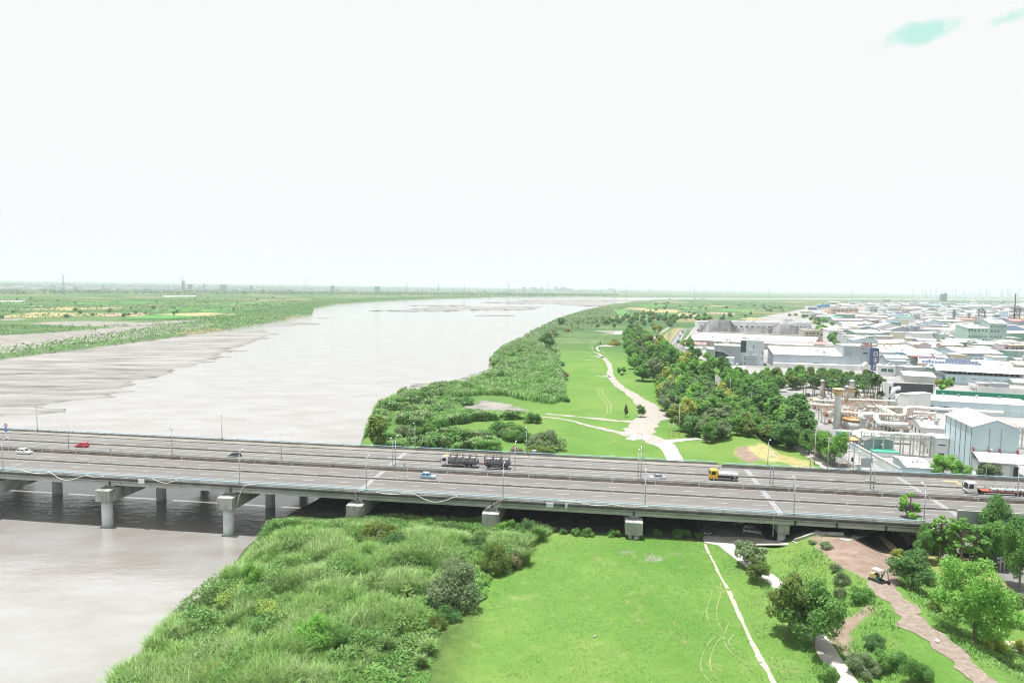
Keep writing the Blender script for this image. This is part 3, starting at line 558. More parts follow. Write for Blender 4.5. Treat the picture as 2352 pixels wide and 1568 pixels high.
# ------------------------------------------------------------------ road signs on the bridge
signr = M('sign red', (.55, .03, .04), .5); signw = M('sign white', (.8, .8, .8), .5); signb = M('sign blue', (.03, .22, .62), .5); signk = M('sign black', (.02, .02, .02), .5)
def text(s, size, mat, parent, loc, rot, name='lettering'):
    c = bpy.data.curves.new(name, 'FONT'); c.body = s; c.size = size; c.extrude = .008; c.align_x = 'CENTER'; c.align_y = 'CENTER'
    t = bpy.data.objects.new(name, c); COL.objects.link(t); dg = bpy.context.evaluated_depsgraph_get(); me = bpy.data.meshes.new_from_object(t.evaluated_get(dg)); bpy.data.objects.remove(t)
    me.materials.clear(); me.materials.append(mat); o = ob(name, me, parent, loc); o.rotation_euler = rot; return o
def disc(m, r, z, y0, y1, n=24): m.prism([(r*math.cos(2*math.pi*k/n), z+r*math.sin(2*math.pi*k/n)) for k in range(n)], y0, y1)
def two_disc_sign():
    s, t = st(8.5, 1009, 13.4)
    r = thing('speed_sign', 'red ringed speed disc above a blue disc on a post, far left of bridge', 'road sign', bw(s, 34.3, 13.4), BA)
    MB().tube([(0, .1, 0), (0, .1, 4.6)], .07, 8).build('post', palebl, r)
    m = MB(); disc(m, .72, 4.55, -.03, .03); m.build('speed_limit_disc', signr, r); m = MB(); disc(m, .56, 4.55, -.05, -.031); f = m.build('disc_face', signw, r)
    text('90', .62, signk, r, (0, -.06, 4.55), (R(90), 0, 0))
    m = MB(); disc(m, .7, 3.1, -.03, .03); m.build('minimum_speed_disc', signb, r); text('60', .7, signw, r, (0, -.045, 3.1), (R(90), 0, 0))
    for k in (1.2, 1.9): MB().cb((0, 0, k), (.5, .05, .5)).build('sub_plate', signw, r)
two_disc_sign()
def stand_sign(px, py, t, label):
    s, _ = st(px, py, 13.4); r = thing('traffic_sign', label, 'road sign', bw(s, t, 13.42), BA)
    MB().tube([(0, 0, 0), (0, 0, 4.4)], .06, 6).build('post', lampm, r); MB().cb((0, -.07, 3.7), (.55, .05, 1.5)).build('sign_plate', M('grey sign back', (.36, .42, .44), .5), r)
stand_sign(258.5, 1062, 12.9, 'narrow grey sign plate on the lane divider at the left')
stand_sign(931, 1098, 12.9, 'narrow grey sign plate on the lane divider before the light blue car')
stand_sign(1824.5, 1149, 12.9, 'narrow dark sign post on the lane divider at the right')
def control_box():
    s, t = st(1226, 1043, 13.8); r = thing('control_cabinet', 'grey control cabinet standing behind the far rail by the bushes', 'cabinet', bw(s, 47.3, 12.8), BA)
    MB().box(-.6, .6, -.4, .4, 0, 1.9).build('body', steel, r); MB().box(-.75, .75, -.5, .5, 1.9, 2.05).build('lid', lampm, r); MB().box(-.5, .5, -.43, -.401, .2, 1.7).build('door', lampm, r)
control_box()
# ------------------------------------------------------------------ vehicles
glass = M('dark car glass', (.02, .028, .035), .12, spec=.7); rimm = M('wheel rim', (.5, .5, .5), .35, metal=.6); lightm = M('headlamp glass', (.75, .77, .78), .2); taill = M('tail lamp', (.5, .02, .02), .3); chass = M('chassis black', (.03, .03, .033), .7)
plate = M('number plate', (.7, .72, .75), .5)
def wheels(r, xs, hw, rad, wd=.24, rim=rimm):
    for x in xs:
        for s in (-1, 1):
            y0 = s*hw; w = MB().tube([(x, y0-s*wd, rad), (x, y0-s*.03, rad), (x, y0, rad)], [rad, rad, rad*.9], 18).build('wheel', dark, r, False)
            MB().tube([(x, y0-s*.02, rad), (x, y0+s*.015, rad)], rad*.62, 12).build('rim', rim, w)
def paint(name, c): return M(name+' car paint', c, .28, spec=.6)
def car(name, label, cat, loc, rz, pm, L=4.4, Wd=1.78, H=1.5, style='hatch', group=None, lower=None, rack=False, rim=rimm):
    r = thing(name, label, cat, loc, rz, group); h = L/2; w = Wd/2; b = .55*H if H < 1.6 else .56*H
    hood = b-.02
    prof = {'hatch': [(-h, .36), (-h-.02, .62), (-h+.04, b+.02), (-h*.2, b+.04), (h*.42, b), (h*.86, hood-.16), (h, .58), (h, .3), (h-.06, .22), (-h+.06, .22)],
            'sedan': [(-h, .36), (-h, .66), (-h+.05, b-.01), (-h*.62, b+.05), (h*.36, b), (h*.88, hood-.15), (h, .56), (h, .3), (h-.06, .2), (-h+.06, .2)]}[style if style in ('hatch', 'sedan') else 'hatch']
    n = len(prof); V = []; F = []
    for k, (f, e) in enumerate(((-1, .90), (-.94, 1.), (.94, 1.), (1, .90))):       # rounded flanks
        for x, z in prof: V.append((x*(.985 if e < 1 else 1), f*w, z if e == 1 else .22+(z-.22)*.93))
    F += [tuple(range(n))[::-1], tuple(range(3*n, 4*n))]
    for k in range(3): F += [(k*n+i, k*n+(i+1) % n, (k+1)*n+(i+1) % n, (k+1)*n+i) for i in range(n)]
    MB().add(V, [f[::-1] for f in F]).build('body', pm, r)
    x0, x1, x2, x3 = {'hatch': (-h+.1, -h*.72, h*.08, h*.46), 'sedan': (-h*.66, -h*.3, h*.1, h*.42)}[style if style in ('hatch', 'sedan') else 'hatch']
    yb, yt = w*.9, w*.74; zb, zt = b+.01, H-.06
    def cab(e, z0, z1, f): 
        q = lambda x, xx, k: x+(xx-x)*k
        k0 = (z0-zb)/(zt-zb); k1 = (z1-zb)/(zt-zb)
        return [(q(x0, x1, k0)-e, -q(yb, yt, k0)-e, z0), (q(x3, x2, k0)+e, -q(yb, yt, k0)-e, z0), (q(x3, x2, k0)+e, q(yb, yt, k0)+e, z0), (q(x0, x1, k0)-e, q(yb, yt, k0)+e, z0),
                (q(x0, x1, k1)-e, -q(yb, yt, k1)-e, z1), (q(x3, x2, k1)+e, -q(yb, yt, k1)-e, z1), (q(x3, x2, k1)+e, q(yb, yt, k1)+e, z1), (q(x0, x1, k1)-e, q(yb, yt, k1)+e, z1)]
    BF = [(3, 2, 1, 0), (4, 5, 6, 7), (0, 1, 5, 4), (1, 2, 6, 5), (2, 3, 7, 6), (3, 0, 4, 7)]
    MB().add(cab(0, zb, zt, 0), BF).build('window', glass, r)
    v = cab(.015, zt-.07, zt, 0); v = v[:4]+[((a-(x1+x2)/2)*.92+(x1+x2)/2, c*.9, H) for a, c, d in v[4:]]
    MB().add(v, BF).build('roof', pm, r)
    m = MB()
    for s in (-1, 1):                                        # pillars
        for xa, xb in ((x0, x1), (x3, x2), ((x0+x3)/2-.02, (x1+x2)/2-.02)):
            dx = .07; m.add([(xa-dx, s*(yb+.012), zb-.02), (xa+dx, s*(yb+.012), zb-.02), (xb+dx, s*(yt+.012), zt), (xb-dx, s*(yt+.012), zt), (xa-dx, s*(yb-.06), zb-.02), (xa+dx, s*(yb-.06), zb-.02), (xb+dx, s*(yt-.06), zt), (xb-dx, s*(yt-.06), zt)], [(0, 1, 2, 3), (7, 6, 5, 4), (0, 4, 5, 1), (1, 5, 6, 2), (2, 6, 7, 3), (3, 7, 4, 0)])
    m.build('pillar', pm, r)
    if lower: MB().box(-h+.2, h-.2, -w-.012, w+.012, .2, .46).build('sill', lower, r)
    wheels(r, (-h*.62, h*.64), w*.985, .33)
    for s in (-1, 1):
        MB().box(h-.28, h+.012, s*w*.78-.16, s*w*.78+.16, .58, .72).build('headlight', lightm, r)
        MB().box(-h-.03, -h+.12, s*w*.84-.1, s*w*.84+.1, .62, b-.02).build('tail_light', taill, r)
        MB().box(h*.36, h*.42+.06, s*(w+.1)-.09, s*(w+.1)+.09, b+.02, b+.17).build('mirror', pm, r)
    MB().box(h-.02, h+.02, -.28, .28, .36, .48).build('number_plate', plate, r); MB().box(h-.1, h+.015, -.5, .5, .5, .58).build('grille', chass, r)
    if rack: m = MB(); [m.tube([(x1+.1, s*yt*.85, H+.07), (x2-.1, s*yt*.85, H+.07)], .025, 5) for s in (-1, 1)]; m.build('roof_rack', steel, r)
    return r
def on(px0, px1, py, t): s0, _ = st(px0, py); s1, _ = st(px1, py); return (s0+s1)/2
Lf = BA+math.pi
car('car', 'white sport utility car driving right at the left edge of the bridge', 'car', bw(-155.6, 19.4), BA, paint('white', (.78, .78, .78)), 4.5, 1.84, 1.66, 'hatch', rack=False)
car('car', 'bright red hatchback heading left on the far main carriageway', 'car', bw(-145.2, 30.6), Lf, paint('red', (.55, .025, .05)), 4.3, 1.74, 1.52)
car('car', 'black hatchback alone between the second and third median lamps', 'car', bw(-90.8, 27.6), Lf, paint('black', (.018, .02, .024)), 4.4, 1.78, 1.46)
car('car', 'light blue compact people carrier heading right in the near main lanes', 'car', bw(-26, 16.3), BA, paint('light blue', (.30, .48, .66)), 4.1, 1.7, 1.66, 'hatch', rack=True)
car('car', 'black estate car passing in front of the lorry trailer', 'car', bw(-9.3, 27.9), Lf, paint('black', (.018, .02, .024)), 4.7, 1.84, 1.6)
car('car', 'silver blue sedan heading left between the middle lamps', 'car', bw(38, 27.6), Lf, paint('silver blue', (.22, .25, .31)), 4.6, 1.78, 1.42, 'sedan')
car('car', 'dark blue sedan half hidden by the slim tree near the stairs', 'car', bw(98.2, 10.6), BA, paint('dark blue', (.02, .028, .05)), 4.7, 1.8, 1.45, 'sedan')
cabw = M('white lorry cab paint', (.74, .74, .73), .35); bedm = M('dark blue grey lorry bed', (.07, .085, .11), .6); cagem = M('rusty cage steel', (.12, .095, .085), .7); totem = M('white plastic tank', (.44, .46, .48), .5); brownm = M('brown side box', (.26, .14, .10), .7)
def cab(r, x0, x1, w, z0, z1, pm, slope=.3):                 # front of the lorry at +x
    P = [(x0, z0), (x1, z0), (x1+.04, z0+.9), (x1-slope, z1-.18), (x1-slope-.35, z1), (x0+.1, z1), (x0, z1-.1)]
    MB().prism(P, -w, w).build('cab', pm, r)
    for s in (-1, 1):
        xa = x1-slope-.05; y0, y1 = (w-.03, w+.015) if s > 0 else (-w-.015, -w+.03)
        MB().prism([(xa-1.15, z0+1.15), (xa+.08, z0+1.15), (xa-.12, z1-.4), (xa-1.1, z1-.4)], y0, y1).build('side_window', glass, r)
        MB().box(x1-.02, x1+.15, s*(w+.12)-.08, s*(w+.12)+.08, z0+1.3, z0+1.9).build('mirror', chass, r)
        MB().box(x1-.1, x1+.05, s*w*.75-.2, s*w*.75+.2, z0+.35, z0+.58).build('headlight', lightm, r)
    MB().add([(x1+.055, -w*.9, z0+1.0), (x1+.055, w*.9, z0+1.0), (x1-slope+.015, w*.86, z1-.25), (x1-slope+.015, -w*.86, z1-.25)], [(0, 1, 2, 3)]).build('windscreen', glass, r)
    MB().box(x1-.05, x1+.06, -w*.98, w*.98, z0, z0+.3).build('bumper', chass, r)
def cage(r, x0, x1, w, z0, z1, bays):
    m = MB(); b = np.linspace(x0, x1, bays+1)
    for s in (-1, 1):
        for z in (z0+.5, (z0+z1)/2, z1-.7, z1): m.box(x0, x1, s*w-.05, s*w+.05, z-.06, z+.06)
        for x in b: m.box(x-.06, x+.06, s*w-.06, s*w+.06, z0, z1)
        for x in np.arange(x0, x1, .45): m.box(x-.035, x+.035, s*w-.03, s*w+.03, z0, z1)
    for x in b: m.box(x-.05, x+.05, -w, w, z1-.06, z1+.04); m.box(x-.04, x+.04, -w, w, (z0+z1)/2, (z0+z1)/2+.06)
    c = m.build('cage', cagem, r)
    for k in range(bays):
        for yy in (-.62, .62): 
            if b[k+1]-b[k] > 1.3: MB().box(b[k]+.35, b[k+1]-.35, yy-.45, yy+.45, z0+.12, z0+1.25).build('cargo_tank', totem, r)
def cage_lorry():
    s0, s1 = -25.4, -14.6; r = thing('cage_lorry', 'white cab lorry with dark bed and tall rusty cage of white tanks', 'lorry', bw((s0+s1)/2, 30.4), Lf, None)
    h = (s1-s0)/2; w = 1.24
    cab(r, h-2.05, h, w, .55, 3.05, cabw); MB().box(h-1.9, h-.9, -.5, .7, 3.051, 3.3).build('air_deflector', M('orange trim', (.7, .28, .08), .5), r)
    MB().box(-h, h-2.2, -w, w, 1.15, 1.6).build('bed', bedm, r); MB().box(-h+.2, h-1, -.45, .45, .7, 1.149).build('chassis', chass, r); MB().box(-h-.25, -h-.05, -w, w, 1.2, 2.3).build('tailgate', bedm, r)
    for s in (-1, 1): MB().box(-h+4.2, h-3.2, s*w*.96-.05, s*w*.96+.05, .65, 1.14).build('side_box', brownm, r)
    cage(r, -h+.3, h-2.4, w-.06, 1.6, 3.7, 4); wheels(r, (-h+2.2, -h+3.5, h-1.3), w, .5, .3, M('dull wheel disc', (.28, .29, .3), .5))
    s0, s1 = -12.4, -4.9; h = (s1-s0)/2; q = thing('cage_trailer', 'dark drawbar trailer with rusty cage of white tanks towed behind the lorry', 'trailer', bw((s0+s1)/2, 30.4), Lf)
    MB().box(-h, h, -w, w, 1.15, 1.6).build('bed', bedm, q); MB().box(-h+.2, h-.2, -.45, .45, .7, 1.149).build('chassis', chass, q); MB().box(-h-.22, -h-.02, -w, w, 1.2, 2.2).build('tailgate', bedm, q)
    MB().tube([(h, -.4, .9), (h+1.9, 0, .8), (h, .4, .9)], .07, 6).build('drawbar', M('red drawbar', (.45, .06, .05), .6), q)
    cage(q, -h+.1, h-.1, w-.06, 1.6, 3.7, 3); wheels(q, (-h+1.1, h-1.1), w, .5, .3, MATS['dull wheel disc'])
cage_lorry()
def tanker():
    r = thing('tanker_lorry', 'small tanker lorry with bright yellow cab and polished silver tank', 'lorry', bw(56.7, 30.3), Lf); h = 3.9; w = 1.2; yel = M('yellow cab paint', (.75, .47, .02), .35)
    cab(r, h-2.15, h, w, .5, 2.95, yel, .42); MB().box(-h, h-1, -.45, .45, .6, 1.).build('chassis', chass, r)
    V = []; F = []; n = 20
    for x, f in ((-h+.1, .86), (-h+.22, 1), (h-2.55, 1), (h-2.43, .86)):
        for k in range(n): a = 2*math.pi*k/n; V.append((x, 1.16*f*math.cos(a), 1.78+.72*f*math.sin(a)))
    F = [tuple(range(n)), tuple(range(3*n, 4*n))[::-1]]+[(k*n+i, (k+1)*n+i, (k+1)*n+(i+1) % n, k*n+(i+1) % n) for k in range(3) for i in range(n)]
    t = MB().add(V, F).build('tank', M('polished tank', (.72, .73, .74), .22, metal=.85), r, False)
    m = MB(); [m.tube([(-h+.4, s, 2.72), (h-2.7, s, 2.72)], .03, 5) for s in (-.45, .45)]; m.box(-h+.4, h-2.7, -.3, .3, 2.49, 2.53); m.build('walkway', steel, t)
    MB().box(-h+1.9, h-2.4, -w, -w+.15, .55, .85).box(-h+1.9, h-2.4, w-.15, w, .55, .85).build('side_guard', steel, r); MB().box(-h+.05, -h+.5, -w, w, .7, 1.1).build('rear_box', chass, r)
    m = MB()
    for s in (-1, 1):
        for k in range(6): m.cb((h-3.05-k*.62, s*1.135, 1.95), (.2, .06, .22))
    m.build('lettering', M('blue tank lettering', (.08, .2, .55), .5), t)
    m = MB(); m.mi = 0; m.box(-h+1.0, -h+1.5, w-.02, w+.02, 1.12, 1.34); m.build('hazard_plate', M('orange hazard plate', (.6, .25, .15), .5), r)
    MB().prism([(-h+.75, 1.0), (-h+.98, 1.23), (-h+.75, 1.46), (-h+.52, 1.23)], w-.02, w+.02).build('hazard_diamond', M('grey diamond', (.5, .52, .5), .5), r)
    wheels(r, (-h+1.25, h-1.15), w, .46, .3)
tanker()
def flatbed():
    r = thing('flatbed_lorry', 'white cab lorry pulling a red flatbed loaded with grey steel sheets', 'lorry', bw(128.5, 28.9), Lf); h = 8.6; w = 1.25; redb = M('red trailer frame', (.28, .075, .055), .6); gp_ = M('green grey steel sheet', (.20, .25, .25), .45, (.26, .31, .31), .4)
    cab(r, h-2.4, h, w, .6, 3.3, cabw); MB().box(-h, h-3.6, -w, w, 1.1, 1.32).build('bed', redb, r); MB().box(-h+.2, h-1, -.45, .45, .65, 1.099).build('chassis', chass, r)
    m = MB(); m.add([(h-3.6, -w, 1.15), (h-2.7, -w*.5, 1.75), (h-2.7, w*.5, 1.75), (h-3.6, w, 1.15), (h-3.6, -w, 1.32), (h-2.7, -w*.5, 1.95), (h-2.7, w*.5, 1.95), (h-3.6, w, 1.32)], [(0, 1, 2, 3), (7, 6, 5, 4), (0, 4, 5, 1), (1, 5, 6, 2), (2, 6, 7, 3), (3, 7, 4, 0)]); m.build('gooseneck', redb, r)
    ld = thing('steel_sheets', 'stack of grey green steel sheets strapped on the red flatbed', 'load', bw(129.6, 28.9, 14.325), Lf)
    MB().box(-6.6, 3.4, -1.05, 1.05, 0, .42).build('sheet_stack', gp_, ld)
    m = MB(); [m.box(x-.05, x+.05, -1.07, 1.07, .0, .44) for x in (-5, -2, 1)]; m.build('strap', M('yellow strap', (.6, .55, .3), .7), ld)
    m = MB(); [m.box(x-.05, x+.05, s*1.2-.05, s*1.2+.05, 1.32, 2.1) for x in np.arange(-h+.3, h-4, 1.9) for s in (-1, 1)]; m.build('stake', chass, r)
    wheels(r, (-h+1.2, -h+2.5, -h+3.8, h-1.5, h-4.3), w, .5, .3)
flatbed()
p = gp(1620, 1222); car('car', 'dark car with pale front parked facing us in the shade under the bridge', 'car', p, BA-math.pi/2+.12, paint('graphite', (.10, .11, .12)), 4.5, 1.76, 1.45, 'sedan')
p = gp(1727, 1224); car('car', 'silver off-road car with black sills parked in the shade under the bridge', 'car', p, BA-.22, paint('silver', (.45, .45, .43)), 4.4, 1.83, 1.72, 'hatch', lower=chass, rack=True)
p = gp(1702, 1206); car('car', 'dark car deep in the shade behind the silver off-road car', 'car', p, BA-.5, paint('graphite', (.10, .11, .12)), 4.4, 1.76, 1.45)
# ------------------------------------------------------------------ foliage
NP = np.random.default_rng(5)
def cards(c, nrm, size, asp=.55):
    n = len(c); nrm = nrm/np.linalg.norm(nrm, axis=1, keepdims=True); r = NP.normal(size=(n, 3)); u = np.cross(nrm, r); u /= np.linalg.norm(u, axis=1, keepdims=True)+1e-9; v = np.cross(nrm, u)
    s = np.asarray(size).reshape(-1, 1)*np.ones((n, 1)); V = np.stack([c-u*s, c-v*s*asp+nrm*s*.12, c+u*s, c+v*s*asp+nrm*s*.12], 1).reshape(-1, 3)
    return V, np.arange(4*n).reshape(n, 4)
def crown(name, blobs, n, size, mat, up=.35, flat=1.):
    B = np.array([b[0] for b in blobs]); r = np.array([b[1] for b in blobs]); p = r**2/np.sum(r**2); k = NP.choice(len(blobs), n, p=p)
    d = NP.normal(size=(n, 3)); d[:, 2] += up; d /= np.linalg.norm(d, axis=1, keepdims=True)
    lump = 1+.35*(np.sin(d[:, 0]*7+k*1.7)*np.sin(d[:, 1]*6+k)*np.cos(d[:, 2]*5+k*2.3))
    c = B[k]+d*(r[k]*lump*NP.uniform(.62, 1.06, n)**.7)[:, None]*np.array([1, 1, flat])
    V, F = cards(c, d+.75*NP.normal(size=(n, 3))+np.array([0, 0, .55]), size*NP.uniform(.6, 1.25, n)); return npmesh(name, V, F, mat)
def ublobs(n, rx, rz, cz, rb, seed, top=0., dome=False):
    q = random.Random(seed); L = []
    while len(L) < n:
        x, y, z = q.uniform(-1, 1), q.uniform(-1, 1), q.uniform(0 if dome else -1, 1)
        if x*x+y*y+z*z > 1: continue
        k = 1-top*max(z, 0); L.append(((x*rx*k, y*rx*k, cz+z*rz), rb*q.uniform(.7, 1.25)))
    return L
def leafm(name, a, b, sc=.5): return M(name+' foliage', a, .6, b, sc, rand=.32, trans=.42, spec=.25, det=2)
LM = dict(dark=leafm('dark green', (0.087, 0.223, 0.055), (0.128, 0.276, 0.070)), mid=leafm('mid green', (0.111, 0.271, 0.054), (0.164, 0.339, 0.074)), bright=leafm('bright green', (0.148, 0.367, 0.051), (0.223, 0.447, 0.077)),
  yellow=leafm('yellow green', (0.297, 0.367, 0.058), (0.401, 0.435, 0.102)), grey=leafm('grey green', (0.148, 0.237, 0.102), (0.230, 0.305, 0.154)), olive=leafm('olive green', (0.186, 0.244, 0.045), (0.133, 0.244, 0.058)),
  brown=leafm('dry brown', (0.327, 0.258, 0.179), (0.223, 0.258, 0.115)), blue=leafm('blue green', (0.099, 0.249, 0.075), (0.151, 0.307, 0.100)), flower=leafm('yellow flowered', (0.500, 0.447, 0.090), (0.208, 0.353, 0.077), 1.2))
ADJ = dict(dark='dark green', mid='mid green', bright='bright green', yellow='yellow green', grey='grey green', olive='olive green', brown='dry brown', blue='blue green', flower='yellow flowered')
bark = M('bark', (.13, .105, .08), .95, (.20, .17, .14), 1.5, .4); palmbark = M('palm trunk', (.27, .25, .22), .9, (.2, .185, .165), .8)
def trunkm(name, h, r, blobs, seed, nl=6, z0=.35, lean=0.):
    q = random.Random(seed); m = MB(); top = (lean*h, 0, h)
    m.tube([(0, 0, -.4), (lean*h*.2, 0, h*.3), (lean*h*.55+q.uniform(-.1, .1), q.uniform(-.1, .1), h*.65), top], [r, r*.85, r*.62, r*.3], 8)
    for b in q.sample(blobs, min(nl, len(blobs))):
        f = q.uniform(z0, .85); c = b[0]; p0 = (lean*h*f, 0, h*f); m.tube([p0, (c[0]*.45+p0[0]*.5, c[1]*.45, (p0[2]+c[2])/2+.15), (c[0]*.9, c[1]*.9, c[2])], [r*.45, r*.3, r*.1], 5)
    return m.mesh(name, bark)
SH = {}
def shape(key, blobs, n, size, th=None, tr=.2, up=.35, seed=1, flat=1., nl=6, lean=0., z0=.35):
    SH.setdefault(key, []).append((crown('crown', blobs, n, size, LM['mid'], up, flat), trunkm('trunk', th, tr, blobs, seed, nl, z0, lean) if th else None))
for s in range(3):
    shape('broad', ublobs(18, 3.0, 2.9, 5.0, 1.3, s), 3600, .4, 6.2, .24, seed=s)                 # ~9 m high, 8 m wide
    shape('tall', ublobs(24, 2.7, 5., 7.2, 1.4, s+10, .35), 4200, .46, 10, .28, seed=s)              # ~13 m
    shape('bush', ublobs(10, 1.5, 1.5, .5, .75, s+20, 0, True), 1100, .3, 1.2, .1, seed=s, nl=4)       # ~2.6 m high, 4 m wide
    shape('dome', ublobs(18, 2.6, 2.2, .6, .95, s+30, 0, True), 4400, .19, 2, .14, seed=s)
    shape('fine', ublobs(22, 3.2, 2.9, .9, 1.0, s+40, .25, True), 11000, .135, 3, .16, seed=s)
    shape('near', ublobs(30, 3.2, 3.1, 4.6, 1.0, s+50), 11000, .17, 5.6, .22, seed=s)
    shape('big', ublobs(44, 3.3, 3.6, 4.3, .85, s+55), 19000, .115, 5.6, .2, seed=s)
    shape('bamboo', [((random.Random(s*9+k).uniform(-2.6, 2.6), random.Random(s*7+k).uniform(-1.5, 1.5), random.Random(s+k*3).uniform(2, 8)), 1.05) for k in range(20)], 3200, .42, None, up=.1, seed=s)
    L = []; q = random.Random(s+3)
    for k in range(15):
        z = 3.2+k*.42; rad = 1.9*(1-((z-5.6)/5)**2)**.5*q.uniform(.4, 1) if abs(z-5.6) < 5 else .3; a = q.uniform(0, 6.28); L.append(((rad*math.cos(a), rad*math.sin(a), z), .62*q.uniform(.7, 1.2)))
    shape('kapok', L+[((0, 0, 9.6), .5)], 2600, .22, 9.6, .27, seed=s, flat=.55, nl=15, z0=.3)            # ~10 m, tiered and airy
    shape('far', ublobs(8, 2.6, 1.8, 3.2, 1.4, s+60), 420, .95, 2.4, .25, seed=s)
    shape('lean', [(((b[0][0]-1.6), b[0][1], b[0][2]-1.0), b[1]*.8) for b in ublobs(14, 2.6, 1.5, 4.6, 1.0, s+70)], 2600, .25, 4.0, .2, seed=s, lean=-.35)
_c = 0
def tree(key, pos, h, w, leaf, name='tree', rz=None, parts=True):
    global _c; name = {'tall': 'tall_tree', 'broad': 'broadleaf_tree'}.get(key, name) if name == 'tree' else name; _c += 1; q = random.Random(_c*31); cm, tm = SH[key][_c % 3]
    bx = {'broad': (9.3, 8.6), 'tall': (13.4, 8.2), 'bush': (2.7, 4.3), 'dome': (3.8, 7.), 'fine': (4.6, 8.2), 'near': (8.6, 8.2), 'big': (8.7, 8.2), 'bamboo': (9., 7.), 'kapok': (10.2, 4.6), 'far': (6.3, 7.6), 'lean': (6., 7.2)}[key]
    r = ob(name, None, None, pos, q.uniform(0, 6.28) if rz is None else rz); r.scale = (w/bx[1], w/bx[1], h/bx[0])
    c = ob('crown' if tm is not None and key not in ('bush', 'dome', 'fine') else 'foliage', cm, r); c.material_slots[0].link = 'OBJECT'; c.material_slots[0].material = LM[leaf]
    if tm is not None: ob('trunk' if key not in ('bush', 'dome', 'fine') else 'stem', tm, r)
    return r
def tpx(key, px, py, pytop, wpx, leaf, label=None, name='tree', group=None, cat=None, z=None, rz=None):
    p = gp(px, py) if z is None else at(px, py, z); h = max(ztop(p, pytop)-p[2], .6); zc = proj(p)[2]; w = wpx*zc/FPX
    low = key in ('dome', 'fine', 'bush') and 'shade of' not in (group or ''); p = p+np.array([cF[0], cF[1], 0])*w*.3 if low else p; p[2] = H1(p[0], p[1]) if z is None else p[2]; h = max((ztop(p, pytop)-p[2])*(.93 if low else 1), .6)
    o = tree(key, p, h, w, leaf, name, rz); tag(o, label, cat or ('tree' if name in ('tree', 'slim_tree') else name.replace('_', ' ')), group); return o
# ---------- right foreground trees
G = 'trees on the embankment at lower right'
tpx('lean', 1738, 1300, 1236, 100, 'grey', 'leaning grey green tree over the concrete path just below the bridge', group=G, rz=.3)
tpx('near', 1741, 1336, 1280, 66, 'olive', 'small round tree on the grass just below the leaning tree', group=G)
tpx('near', 1812, 1462, 1312, 135, 'olive', 'olive yellow tree, left of a touching pair above its own shadow', group=G)
tpx('near', 1868, 1488, 1335, 150, 'mid', 'mid green tree, right of a touching pair beside the concrete path', group=G)
tpx('big', 2238, 1476, 1262, 205, 'bright', 'largest bright green tree, full and leafy down to the ground, lower right', group=G)
tpx('near', 2095, 1352, 1262, 112, 'dark', 'dark spreading tree with bare branches beside the small excavator', group=G)
for k, (x, y, yt, w, lf, kk, lb) in enumerate([(2086, 1251, 1128, 56, 'bright', 'kapok', 'slim tiered tree rising in front of the black sedan by the stairs'), (2128, 1289, 1200, 62, 'mid', 'near', 'round-headed young tree right of the bridge stairs'),
  (2157, 1296, 1180, 58, 'bright', 'kapok', 'slim tiered tree before the grey noise barrier, left of three'), (2181, 1304, 1186, 62, 'bright', 'kapok', 'slim tiered tree before the noise barrier, middle of three'), (2205, 1316, 1185, 66, 'bright', 'kapok', 'slim tiered tree before the noise barrier, right of three'),
  (2236, 1311, 1205, 66, 'mid', 'kapok', 'slim tree on dry grass left of the big dark tree'), (2292, 1296, 1136, 112, 'dark', 'near', 'tall dark tree hiding part of the flatbed lorry'), (2268, 1300, 1180, 90, 'mid', 'near', 'leafy tree tucked before the tall dark tree'),
  (2341, 1350, 1185, 88, 'mid', 'near', 'leafy tree cut by the right picture edge beside the lower road'), (2112, 1258, 1218, 40, 'mid', 'near', 'low tree at the foot of the bridge stairs')]):
    tpx(kk, x, y, yt, w, lf, lb, group=G, name='slim_tree' if kk == 'kapok' else 'tree', cat='tree')
tpx('near', 2316, 1430, 1338, 74, 'grey', 'thin grey green tree at the right edge behind the largest tree', group=G)
tpx('near', 1902, 1590, 1524, 60, 'mid', 'tree cut by the bottom edge beside the concrete path', group=G)
G = 'shrubs on the embankment at lower right'
for x, y, yt, w, lf, kk, lb in [(2022, 1492, 1452, 62, 'blue', 'fine', 'dark round shrub above the large shrub mass, bottom right'), (1990, 1560, 1494, 95, 'grey', 'fine', 'large grey green shrub right of the concrete path, bottom right'), (2062, 1545, 1478, 90, 'mid', 'fine', 'broad mid green shrub in the middle of the bottom right mass'),
  (2118, 1570, 1504, 80, 'mid', 'fine', 'mid green shrub beside the soil track at the bottom edge'), (1942, 1345, 1308, 44, 'grey', 'dome', 'pale grey green shrub at the lower corner of the bare soil'), (1990, 1388, 1338, 66, 'mid', 'dome', 'leafy shrub just below the small excavator'), (1935, 1378, 1345, 40, 'grey', 'dome', 'low shrub between the olive pair and the bare soil'),
  (2290, 1500, 1448, 66, 'yellow', 'dome', 'golden green bush right of the soil track'), (2350, 1500, 1462, 40, 'yellow', 'dome', 'golden green bush at the right picture edge'), (2010, 1228, 1206, 62, 'mid', 'dome', 'dense low bush against the bridge abutment'), (1985, 1232, 1211, 40, 'grey', 'dome', 'pale bush left of the bridge abutment'),
  (2068, 1278, 1256, 34, 'yellow', 'dome', 'yellowish bush on the embankment below the stairs'), (2140, 1350, 1318, 50, 'olive', 'dome', 'olive bush under the slim trees'), (2150, 1410, 1372, 40, 'olive', 'dome', 'olive shrub left of the largest bright tree'), (1900, 1262, 1240, 40, 'grey', 'dome', 'grey shrub along the left edge of the bare soil'), (1868, 1250, 1238, 24, 'grey', 'dome', 'small grey shrub by the concrete steps'), (1925, 1312, 1292, 40, 'grey', 'dome', 'grey shrub halfway along the soil edge')]:
    tpx(kk, x, y, yt, w, lf, lb, 'shrub', G)
